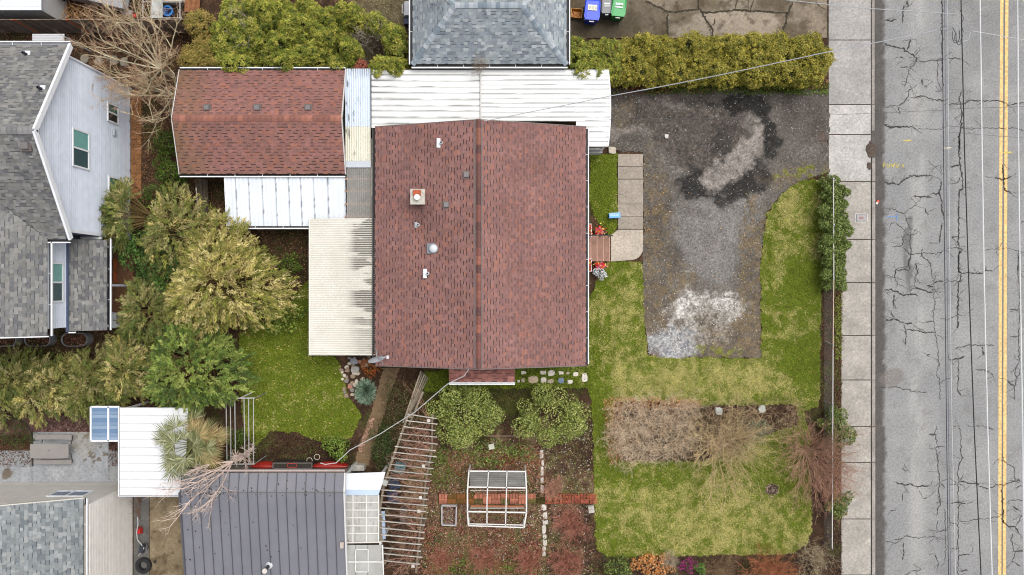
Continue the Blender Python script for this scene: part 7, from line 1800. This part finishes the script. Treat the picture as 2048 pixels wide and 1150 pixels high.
# folding chairs under the pergola
def garden_chair(px, py, c, rz, lab_):
    x, y_, _ = P(px, py, .5); root = empty('garden_chair', (x, y_, GZ), lab_, 'chair', None, rz)
    def add(name, b, m=M_plastic, par=root):
        me = b.mesh(name); me.materials.append(m); o = bpy.data.objects.new(name, me); COL.objects.link(o); o.parent = par; return o
    for k in range(5): add('slat', MB().box(-.25, .25, -.25 + k * .1, -.17 + k * .1, .43, .45, C(c)))
    for k in range(5): add('back_slat', MB().hexa([(-.24 + k * .1, .25, .45), (-.17 + k * .1, .25, .45), (-.17 + k * .1, .28, .45), (-.24 + k * .1, .28, .45), (-.24 + k * .1, .36, .9), (-.17 + k * .1, .36, .9), (-.17 + k * .1, .39, .9), (-.24 + k * .1, .39, .9)], C(c)))
    for a, q in ((-.25, -.25), (.23, -.25), (-.25, .25), (.23, .25)): add('leg', MB().box(a, a + .03, q, q + .03, 0, .44, np.asarray(C(c)) * .8))
garden_chair(800, 936, (96, 140, 146), R(-15), 'teal slatted garden chair under the upper part of the pergola')
garden_chair(788, 968, (60, 72, 100), R(20), 'dark blue slatted chair under the pergola beside the grey box')
garden_chair(786, 994, (54, 66, 96), R(5), 'dark blue slatted chair under the pergola below the first blue one')
b = MB(); b.box(X(800, .3), X(812, .3), Y(1046, .3), Y(1014, .3), GZ, .4, C(96, 92, 88)); tag(b.build('storage_crate', M_wood), 'grey wooden crate standing under the middle of the pergola', 'crate')
# white greenhouse frame
gh = empty('garden_cage', (X(994), Y(998), GZ), 'white gridded garden frame standing over the brick path', 'frame')
WP = C(226, 224, 220); zz = 1.35
def barp(name, a, q, w=.06, c=WP, z=zz, z2=None): MB().beam(P(*a, z), P(*q, z if z2 is None else z2), w, .045, c).build(name, M_vcol, gh)
TL, TR, ML, MR, BL_, BR_ = (938, 942), (1051, 943), (935, 1022), (1053, 1024), (937, 1051), (1048, 1055)
barp('rail', TL, TR); barp('rail', (936.5, 974), (1052, 975.5)); barp('rail', (935, 1023), (1053, 1025)); barp('rail', BL_, BR_, .05); barp('rail', (938, 1047.5), (1049, 1050), .04)
barp('side_bar', TL, (935, 980)); barp('side_bar', (935, 980), ML); barp('side_bar', ML, BL_); barp('side_bar', TR, (1053, 980)); barp('side_bar', (1053, 980), MR); barp('side_bar', MR, BR_)
for xa, xb, xc in ((977, 974, 974), (1014, 1012.5, 1011)):
    barp('upright', (xa, 942), (xb, 1000), .045); barp('upright', (xb, 1000), (xc, 1053), .045)
barp('inner_rail', (940, 980.5), (1050, 981), .03, C(206, 196, 188), .9); barp('inner_rail', (940, 1016), (1049, 1016), .03, C(206, 204, 200), .9); barp('shelf', (942, 1012), (1048, 1013), .07, C(176, 106, 70), .7)
for q in (TL, TR, BL_, BR_): x, y_, _ = P(*q, zz); MB().box(x - .03, x + .03, y_ - .03, y_ + .03, GZ, zz, WP).build('leg', M_vcol, gh)
def ghc(gx, gy, ph):
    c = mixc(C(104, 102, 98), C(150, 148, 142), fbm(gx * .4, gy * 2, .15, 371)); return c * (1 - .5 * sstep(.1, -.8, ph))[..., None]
for xa, xb in ((940, 975.5), (978.5, 1012.5), (1015.5, 1050)): corrug('roof_sheet', X(xa, 1.33), X(xb, 1.33), Y(972.5, 1.33), Y(944, 1.33), 1.3, 1.31, 'x', .085, .012, ghc, M_vmet, gh, cells=16)
sf = empty('seed_frame', (X(899), Y(1030), GZ), 'small white rectangular frame of leaves beside the garden frame', 'frame')
for a, q in (((883, 1010.5), (914, 1011)), ((883, 1049), (912.5, 1050)), ((884, 1010), (884, 1050)), ((913, 1010), (912, 1050))): MB().beam(P(*a, .3), P(*q, .3), .05, .2, C(190, 186, 186)).build('bar', M_vcol, sf)
scatter('leaf_litter', [(886, 1013), (911, 1013), (911, 1047), (886, 1047)], 500, [(140, 110, 104), (110, 80, 74), (168, 144, 136)], seed=52, hmax=.08, warpamp=.02)

# brick path through the kitchen garden: each brick a piece
bpth = MB().box(X(876), X(1191), Y(1007), Y(985.5), GZ - .05, GZ + .02, C(64, 58, 30)).build('brick_path', M_soil, kind='structure')
cell = .42; xs_ = np.arange(X(878), X(1190) - .1, cell); n_b = 0
for i, cx in enumerate(xs_):
    px = PX(cx)
    for j, cy in enumerate((Y(1006), Y(1006) + .245)):
        if 880 < px < 935:     # mossy square tiles on the left
            if j == 0 or True:
                MB().box(cx + .01, cx + cell - .01, cy + .005, cy + .235, GZ + .02, GZ + .045, np.asarray(C((128, 84, 40) if (i + j) % 2 else (106, 76, 34)))).build('tile', M_brick, bpth)
            continue
        if 1065 < px < 1085: continue
        hor = (i + j) % 2 == 0
        base = (176, 112, 88) if px < 1066 else (158, 84, 62)
        if px < 1066 and (i % 3 == 1) and j == 0: base = (104, 92, 50)
        for k in range(3):
            c = np.asarray(C(base)) * random.uniform(.72, 1.25)
            if hor: MB().box(cx + .01, cx + cell - .01, cy + .005 + k * .08, cy + .075 + k * .08, GZ + .02, GZ + .05 + random.uniform(-.006, .006), c).build('brick', M_brick, bpth)
            else: MB().box(cx + .01 + k * .137, cx + .13 + k * .137, cy + .005, cy + .24, GZ + .02, GZ + .05 + random.uniform(-.006, .006), c).build('brick', M_brick, bpth)
# brick walk beside the two storey house
bw2 = MB().box(X(264), X(286), Y(400), Y(175), GZ - .05, GZ + .02, C(60, 52, 40)).build('brick_walk', M_soil, kind='structure')
for j in range(22):
    for i in range(2):
        y0 = Y(398) + j * .235; x0 = X(265) + i * .25
        if y0 < Y(178) - .2: MB().box(x0, x0 + .235, y0, y0 + .22, GZ + .02, GZ + .045 + random.uniform(-.008, .008), np.asarray(C((150, 104, 66))) * random.uniform(.75, 1.2)).build('brick', M_brick, bw2)
# stones
def stone(px, py, rx, ry, c, z=GZ + .03, h=.05, rz=None, n=8, seed=0, name='stepping_stone', parent=None, **kw):
    r = np.random.default_rng(seed + int(px * 7 + py * 13)); rot = r.uniform(0, 6.28) if rz is None else rz
    x, y_, _ = P(px, py, z); q = []
    for k in range(n):
        t = 2 * math.pi * (k + r.uniform(-.2, .2)) / n; rr = r.uniform(.85, 1.12) / max(abs(math.cos(t)), abs(math.sin(t))) ** .6
        a, e = rx / 42 * rr * math.cos(t), ry / 42 * rr * math.sin(t); q.append((x + a, y_ + e))
    b = MB(); b.prism(q, z - .03, z + h, C(c)); q2 = [(x + (a - x) * .9, y_ + (e - y_) * .9) for a, e in q]; b.prism(q2, z + h, z + h + .008, np.asarray(C(c)) * 1.08)
    return b.build(name, M_stone, parent, **kw)
ss = [(1047,745,5.5,4,0),(1086,745,7,4.5,0),(1102.5,746,7.5,6.5,0),(1122,745.5,6,4,0),(1135.5,746,4,3,1),(1151,748,6,5,0),(1169,754,6,10,0),(1066,759,11,8,2),(1087,760,6.5,6.5,0),(1101,762,6.5,5,1),(1122,760.5,7,6,3),(1140,763,6,5,0),(1046,760,4,5,1),(1037,762,3,3,0)]
sc_ = [(214, 206, 194), (176, 160, 140), (196, 176, 150), (120, 132, 156)]
for i, (px, py, rx, ry, k) in enumerate(ss):
    kw = {}
    if k == 3: kw = dict(label='blue grey stepping stone among pale ones below the house', cat='stepping stone', group='stepping stones below the house')
    elif k == 2: kw = dict(label='largest tan stepping stone in the row below the house', cat='stepping stone', group='stepping stones below the house')
    elif k == 1: kw = dict(label='brownish stepping stone in the grass below the house', cat='stepping stone', group='stepping stones below the house')
    else: kw = dict(label='pale stepping stone in the grass below the house', cat='stepping stone', group='stepping stones below the house')
    stone(px, py, rx * .92, ry * .92, sc_[k], **kw)
for i, (px, py, rx, ry) in enumerate(((1083,908,3.5,9),(1085,925,3,6),(1084,942,3,9),(1084,960,3.5,6),(1084,978,3.5,8),(1088,1014,5.5,6.5),(1090,1030,5,7),(1090,1044,6,4.5),(1088,1058,4,9),(1089,1073,4,5),(1090,1085,4,6),(1088,1097,4,5),(1088,1107,3.5,5))):
    stone(px, py, rx, ry, (206, 198, 188), GZ + .02, .06, name='edging_stone', label='pale flat stone in the row dividing the kitchen garden', cat='stone', group='stones in the garden dividing row')
for i, (px, py) in enumerate(((170,118),(198,122),(228,120),(248,124),(285,157))): stone(px, py, 8, 9, (150, 144, 130), GZ + .02, .03, label='grey stepping stone under the bare tree branches', cat='stepping stone', group='stepping stones under the bare tree')
rk = np.random.default_rng(770); RC = [(190, 176, 156), (150, 128, 110), (170, 120, 100), (130, 124, 116), (206, 196, 180)]
for i in range(46):
    t = i / 46; a = rk.uniform(0, 1)
    px, py = 678 + 62 * a * (1 - .35 * t) + 14 * t, 714 + 84 * t
    stone(px, py, rk.uniform(2.5, 5.5), rk.uniform(2.5, 5), RC[int(rk.integers(0, 5))], GZ + .02, rk.uniform(.04, .12), n=7, seed=i, name='border_rock', label='rounded border rock between back lawn and house corner', cat='rock', group='border rocks by the back lawn')
stone(708, 722, 8, 6, (140, 142, 150), GZ + .05, .12, seed=3, name='slate_rock', label='large blue grey rock in the border by the back lawn', cat='rock')
stone(711, 738, 8, 6, (160, 156, 150), GZ + .05, .16, seed=4, name='grey_rock', label='large pale grey rock below the blue grey one', cat='rock')
for i in range(16): stone(746 - i * 1.7 + random.uniform(-3, 3), 838 + i * 4.2, 4, 3.2, (168, 132, 110), GZ + .02, .05, seed=i, n=6, name='edging_brick', label='small reddish edging block beside the garden path', cat='brick', group='edging blocks along the garden path')
place(broadleaf(661, 'orange_fern', .45, .5, 260, [(190, 104, 48), (160, 84, 40), (120, 96, 50)], 'orange brown grassy plant beside the satellite dish', 'plant', L=(.14, .28), wr=.14, lumps=3, trunk=False), 738, 733, .4)
stone(1224, 301, 8, 7, (190, 180, 164), GZ + .02, .12, name='flat_rock', label='single pale flat rock at the corner of the carport', cat='rock')
stone(1333, 273, 4, 4.5, (206, 202, 196), GZ + .02, .05, name='pale_stone', label='single pale stone lying in the gravel drive', cat='stone')
for i, (px, py) in enumerate(((1437, 822), (1523, 818))): stone(px, py, 7, 8, (186, 188, 180), GZ + .02, .1, name='bed_rock', label=('pale square rock in the upper edge of the twiggy bed' if i == 0 else 'pale rounded rock in the upper edge of the twiggy bed'), cat='rock')
b = MB(); b.obox(*P(1182, 1017, .25), .3, .34, .2, R(8), C(186, 184, 172), .9); tag(b.build('garden_block', M_stone), 'grey block ornament at the left edge of the lower lawn', 'block')
# tree pit in the lower lawn
tp = empty('tree_pit', (X(1541), Y(977), GZ), 'small ring of bark mulch with a stump in the lower lawn', 'stump')
b = MB(); b.prism([(X(1541) + .3 * math.cos(t) * random.uniform(.85, 1.15), Y(977) + .24 * math.sin(t) * random.uniform(.85, 1.15)) for t in np.linspace(0, 6.28, 14, endpoint=False)], LZ, LZ + .05, C(84, 64, 54)); b.build('mulch_ring', M_soil, tp)
b = MB(); b.lathe([(.09, LZ), (.07, LZ + .22), (0, LZ + .23)], X(1539), Y(976), 9, C(110, 92, 80)); b.build('stump', M_bark, tp)
r = np.random.default_rng(5); b = MB(); m = 160; b.leaves(np.stack([X(1541) + r.normal(size=m) * .16, Y(977) + r.normal(size=m) * .13, np.full(m, LZ + .06)], 1), r.normal(size=(m, 3)) * np.array([1, 1, .2]), .09, .05, pick([(190, 170, 156), (120, 96, 84), (160, 140, 130), (80, 62, 52)], m, r)); b.build('bark_chips', M_leaf, tp)
# garden light and rod
gp_ = empty('garden_light', (X(983, .6), Y(893, .6), GZ), 'square garden light on a stem below the left evergreen', 'garden light')
MB().obox(*P(983, 893, 1.0), .26, .24, .05, R(12), C(186, 186, 166)).build('light_panel', M_vcol, gp_); MB().beam(P(985, 885, .95), P(987, 874, .4), .03, .03, C(130, 120, 104)).build('stem', M_vcol, gp_)
rd = empty('garden_rod', (X(1035, .9), Y(872, .9), GZ), 'thin horizontal rod between the two big evergreens', 'rod')
MB().tube([P(974, 872, 1.0), P(1098, 872, 1.0)], .018, 5, C(150, 124, 110)).build('rail', M_vcol, rd)
for px in (976, 1096): MB().tube([(*P(px, 872, 1.0)[:2], GZ), P(px, 872, 1.0)], .018, 5, C(130, 110, 98)).build('post', M_vcol, rd)
for k, (px, py) in enumerate(((955, 1115), (1068, 1116), (1007, 1120))):
    MBq = MB(); MBq.tube([(*P(px, py, .8)[:2], GZ), P(px, py, .8)], .025, 5, C(186, 170, 160)); tag(MBq.build('garden_stake', M_wood), ('pale stake in the red stems left of centre' if k == 0 else 'pale stake in the red stems beside the stone row' if k == 1 else 'pale stake in the middle of the red stems'), 'stake')
# blue box by the walk
bb_ = empty('blue_box', (X(1229, .4), Y(431, .4), GZ), 'bright blue box with white patterned top beside the front walk', 'box', rz=R(3))
def addl(par, name, b, m=M_plastic):
    me = b.mesh(name); me.materials.append(m); o = bpy.data.objects.new(name, me); COL.objects.link(o); o.parent = par; return o
addl(bb_, 'body', MB().box(-.25, .25, -.11, .11, 0, .4, C(50, 140, 226)))
addl(bb_, 'top', MB().box(-.26, .26, -.12, .12, .4, .415, C(84, 166, 236)))
b = MB()
for k in range(5): b.lathe([(.036, .418), (.02, .418)], -.17 + k * .08, .01, 8, C(226, 238, 246))
b.box(-.25, .25, .095, .112, .415, .418, C(226, 238, 246)); addl(bb_, 'pattern', b, M_vcol)

# chain link fence along the pavement bed
cf = empty('chain_link_fence', (X(1665), Y(700), GZ), 'low chain link fence with a pale top rail along the pavement bed', 'fence')
zz = 1.15; FPT = [(1667, 356), (1667.5, 560), (1666, 700), (1665.5, 830), (1665, 980), (1664.5, 1098)]
for i, (a, q) in enumerate(zip(FPT[:-1], FPT[1:])):
    MB().tube([P(*a, zz), P(*q, zz)], .022, 6, C(214, 208, 204) if i != 1 else C(206, 178, 160)).build('top_rail', M_vmet, cf)
for px, py in ((1667, 357), (1667.5, 450), (1667, 555), (1666, 690), (1665.5, 810), (1665, 930), (1664.5, 1097)):
    x, y_, _ = P(px, py, zz); MB().tube([(x, y_, GZ), (x, y_, zz + .05)], .03, 7, C(176, 174, 172)).build('post', M_galv, cf)
for (xa, ya), (xb, yb) in (((1667, 357), (1654, 360)), ((1666, 690), (1650, 681)), ((1665.5, 812), (1647, 801)), ((1667, 549), (1650, 549))):
    MB().tube([P(xa, ya, 1.0), P(xb, yb, GZ)], .018, 5, C(196, 190, 186)).build('brace', M_vmet, cf)
S = []; fx = X(1666.3, zz); y0, y1 = Y(1097, zz), Y(357, zz)
for k in range(int((y1 - y0 + 1) / .09)):
    for s_ in (-1, 1):
        ya = y0 + k * .09; yb = ya + s_ * .95; S.append([fx, min(max(ya, y0), y1), GZ + .05, fx, min(max(yb, y0), y1), GZ + 1.0, .0022, .0022])
b = MB(); b.segs(S, C(150, 150, 150), 3); b.build('wire_mesh', M_galv, cf)
# meter cover, litter
mc = empty('meter_cover', (X(1722.5, .12), Y(436, .12), .12), 'rectangular utility cover set in the pavement slab', 'cover')
x, y_, _ = P(1722.5, 436, .125)
MB().box(x - .3, x + .3, y_ - .21, y_ + .21, .115, .128, C(206, 202, 198)).build('collar', M_conc, mc); MB().box(x - .25, x + .25, y_ - .17, y_ + .17, .128, .131, C(76, 74, 74)).build('rim', M_vmet, mc); MB().box(x - .22, x + .22, y_ - .145, y_ + .145, .131, .135, C(150, 146, 146)).build('lid', M_vmet, mc); MB().box(x - .1, x + .1, y_ - .06, y_ + .06, .135, .138, C(138, 96, 92)).build('hatch', M_vmet, mc)
b = MB(); b.obox(*P(1754.5, 404, .02), .1, .16, .05, R(-30), C(232, 84, 60)).obox(*P(1753, 406.5, .02), .09, .1, .055, R(-30), C(236, 224, 214)); tag(b.build('litter_packet', M_vcol), 'red and white litter packet in the gutter', 'litter')
# clutter beside the cream house
clt = empty('car_tyre', (X(286, .2), Y(1131, .2), GZ), 'black tyre lying beside the cream sided wall', 'tyre')
x, y_, _ = P(287, 1131, .25)
b = MB(); b.lathe([(.19, GZ), (.33, GZ + .02), (.37, GZ + .08), (.37, GZ + .2), (.33, GZ + .26), (.22, GZ + .26), (.19, GZ + .2), (.19, GZ)], x, y_, 24, C(50, 50, 52)); b.build('tread_ring', M_rubber, clt)
mw = empty('garden_machine', (X(283, .4), Y(1062, .4), GZ), 'red and black garden machine with bent pipes along the cream wall', 'machine')
MB().obox(*P(281, 1060, .2), .22, .3, .22, R(5), C(190, 44, 44), .8).build('engine', M_plastic, mw)
MB().obox(*P(286, 1096, .2), .2, .4, .2, R(-8), C(58, 62, 72), .85).build('tank', M_plastic, mw)
MB().tube([P(275, 1034, .7), P(276, 1048, .6), P(273, 1066, .5), P(275, 1080, .4), P(282, 1088, .35), P(288, 1096, .35), P(280, 1108, .3), P(277, 1112, .2)], .025, 6, C(196, 196, 196)).build('pipe', M_vmet, mw)
MB().tube([P(284, 1088, .45), P(294, 1086, .4), P(297, 1094, .3), P(294, 1098, .25)], .018, 5, C(50, 50, 52)).build('hose', M_rubber, mw)
r = np.random.default_rng(12); stems = [((*P(281, r.uniform(1000, 1040), .1)[:2], .15), (r.normal() * .25, 1, .3), r.uniform(.5, 1.0)) for _ in range(12)]
bare(790, 'branch_pile', stems, [(126, 96, 80), (140, 110, 92)], 'small pile of bare branches against the cream wall', 'branches', rad=.016, kids=(1, 3), bend=.15)
b = MB(); b.lathe([(.07, GZ + .02), (.07, GZ + .1), (0, GZ + .1)], X(309, .2), Y(1124, .2), 10, C(60, 56, 54)); tag(b.build('small_pot', M_vcol), 'small dark pot beside the black tyre', 'pot')
# small things in the back corner under the lean-to
b = MB(); b.beam(P(392, 375, 1.6), P(398, 440, 1.4), .03, .03, C(190, 184, 172)); tag(b.build('pale_pole', M_wood), 'thin pale pole left of the white lean-to roof', 'pole')
wp = empty('wood_stack', (X(402), Y(395), GZ), 'stack of weathered boards below the garage corner', 'planks')
for k in range(6): MB().beam(P(393 + k * 4, 358, .5 + .03 * (k % 3)), P(397 + k * 3.6, 425, .45 + .03 * (k % 3)), .13, .04, np.asarray(C(92, 80, 66)) * random.uniform(.7, 1.3)).build('plank', M_wood, wp)
vt = empty('white_vent_cover', (X(98, 1.5), Y(77, 1.5), GZ), 'white slatted canopy behind the pale blue house by the fence', 'canopy')
for k in range(6): MB().beam(P(65, 69.5 + k * 3.3, 2.4 - k * .01), P(129, 69.5 + k * 3.3, 2.4 - k * .01), .066, .03, C(206, 206, 208)).build('slat', M_vmet, vt)
for px in (68, 126): x, y_, _ = P(px, 72, 2.35); MB().box(x - .03, x + .03, y_ - .03, y_ + .03, GZ, 2.35, C(196, 196, 198)).build('post', M_vmet, vt)
b = MB(); b.tube([P(208, 112, 1.0), P(217, 112, 1.0), P(219, 124, .3)], .03, 5, C(230, 230, 230)).tube([P(216, 112, 1.0), P(216, 122, .2)], .02, 5, C(230, 230, 230)); tag(b.build('white_standpipe', M_vcol), 'small white standpipe under the branches of the bare tree', 'pipe')

# ------------------------------------------------------------------ overhead cables
def cable(pts, r, c, lab_, grp=None, sag=0.):
    V = []
    for (a, q) in zip(pts[:-1], pts[1:]):
        p0, p1 = Vector(P(*a)), Vector(P(*q))
        for i in range(9):
            t = i / 8; v = p0.lerp(p1, t); v.z -= sag * 4 * t * (1 - t); V.append(v)
    b = MB(); b.tube(V, r, 5, C(c) if not isinstance(c, list) else C(c[0])); return tag(b.build('overhead_cable', M_wire), lab_, 'cable', grp)
zc_ = 8.0
cable([(1882, -300, zc_), (1884, 0, zc_), (1889, 500, zc_), (1893, 850, zc_), (1897, 1150, zc_), (1900, 1500, zc_)], .014, (52, 52, 60), 'thick dark cable above the road, left of the pale ones', 'cables strung along the road')
cable([(1886, -300, 7.6), (1889, 0, 7.6), (1894, 500, 7.6), (1897, 850, 7.6), (1901, 1150, 7.6), (1903, 1500, 7.6)], .012, (110, 114, 126), 'blue grey bundled cable above the road', 'cables strung along the road')
cable([(1893, -300, 7.8), (1895, 0, 7.8), (1899, 500, 7.8), (1904, 850, 7.8), (1911, 1150, 7.8), (1915, 1500, 7.8)], .010, (206, 206, 208), 'thin pale cable beside the blue grey bundle', 'cables strung along the road')
cable([(1918, -300, 8.4), (1922, 0, 8.4), (1929, 300, 8.4), (1937, 550, 8.4), (1948, 850, 8.4), (1962, 1150, 8.4), (1975, 1500, 8.4)], .02, (40, 40, 42), 'single black cable running along the road', 'cables strung along the road')
cable([(1956, -300, 9), (1960, 0, 9), (1964, 300, 9), (1968, 550, 9), (1975, 850, 9), (1984, 1150, 9), (1990, 1500, 9)], .02, (230, 230, 230), 'single white cable left of the yellow lines', 'cables strung along the road')
cable([(2033, -300, 9), (2035, 0, 9), (2037, 300, 9), (2040, 550, 9), (2045, 850, 9), (2048, 1150, 9), (2050, 1500, 9)], .02, (230, 230, 230), 'single white cable right of the yellow lines', 'cables strung along the road')
cable([(1905, 55, 8.0), (1885, 58, 7.9), (1650, 105, 6.9), (1400, 158, 5.6), (1220, 192, 4.9), (1060, 224, 4.3), (968, 242, 4.1)], .018, (176, 178, 182), 'grey service cable from the road to the main house ridge', None, .04)
cable([(1918, 28, 8.2), (1740, 17, 7.8), (1600, 3, 7.3), (1400, -20, 6.6)], .014, (180, 182, 184), 'grey service cable crossing the pavement at the top edge')
cable([(1945, 62, 8.3), (2048, 80, 8.2), (2200, 105, 8)], .014, (190, 190, 192), 'pale service cable crossing the yellow lines at the top')
cable([(1892, 220, 7.7), (1660, 230, 6.5), (1400, 237, 5.0), (1222, 239, 3.6), (1170, 241, 2.8)], .007, (96, 96, 98), 'very thin wire crossing the gravel drive')
cable([(1896, 218, 7.7), (2048, 213, 7.7), (2200, 209, 7.7)], .008, (90, 90, 92), 'thin dark wire crossing the yellow lines')
cable([(1896, 264, 7.7), (2048, 276, 7.7), (2200, 288, 7.7)], .008, (100, 100, 102), 'thin dark wire crossing the yellow lines below the other one')
cable([(938, 738, 4.2), (928, 752, 3.9), (895, 768, 3.6), (830, 824, 3.2), (760, 868, 3.0), (700, 900, 2.9), (672, 926, 2.9), (650, 929, 2.9), (640, 926, 2.9)], .019, (190, 190, 188), 'thick white cable from the house ridge to the dark metal roof', None, .03)
b = MB()
for dx, dy, rr in ((0, 0, .32), (6, 4, .26)):
    b.tube([Vector(P(1912 + dx + 13 * rr * 3 * math.cos(t) * .6, 70 + dy + 16 * math.sin(t), 8.1)) for t in np.linspace(-.6, 3.6, 14)], .012, 5, C(50, 50, 54))
b.tube([P(1905, 55, 8.0), P(1911, 66, 8), P(1908, 80, 8), P(1920, 84, 8.2), P(1926, 70, 8.3)], .012, 5, C(60, 60, 62)).tube([P(1924, 84, 8.3), P(1936, 80, 8.3), P(1942, 64, 8.3)], .012, 5, C(190, 190, 192))
b.tube([P(1920, 20, 8.4), P(1927, 36, 8.4), P(1922, 50, 8.4), P(1927, 64, 8.4)], .012, 5, C(52, 52, 54))
tag(b.build('cable_splice', M_wire), 'tangle of cable loops hanging over the road near the top', 'cable')
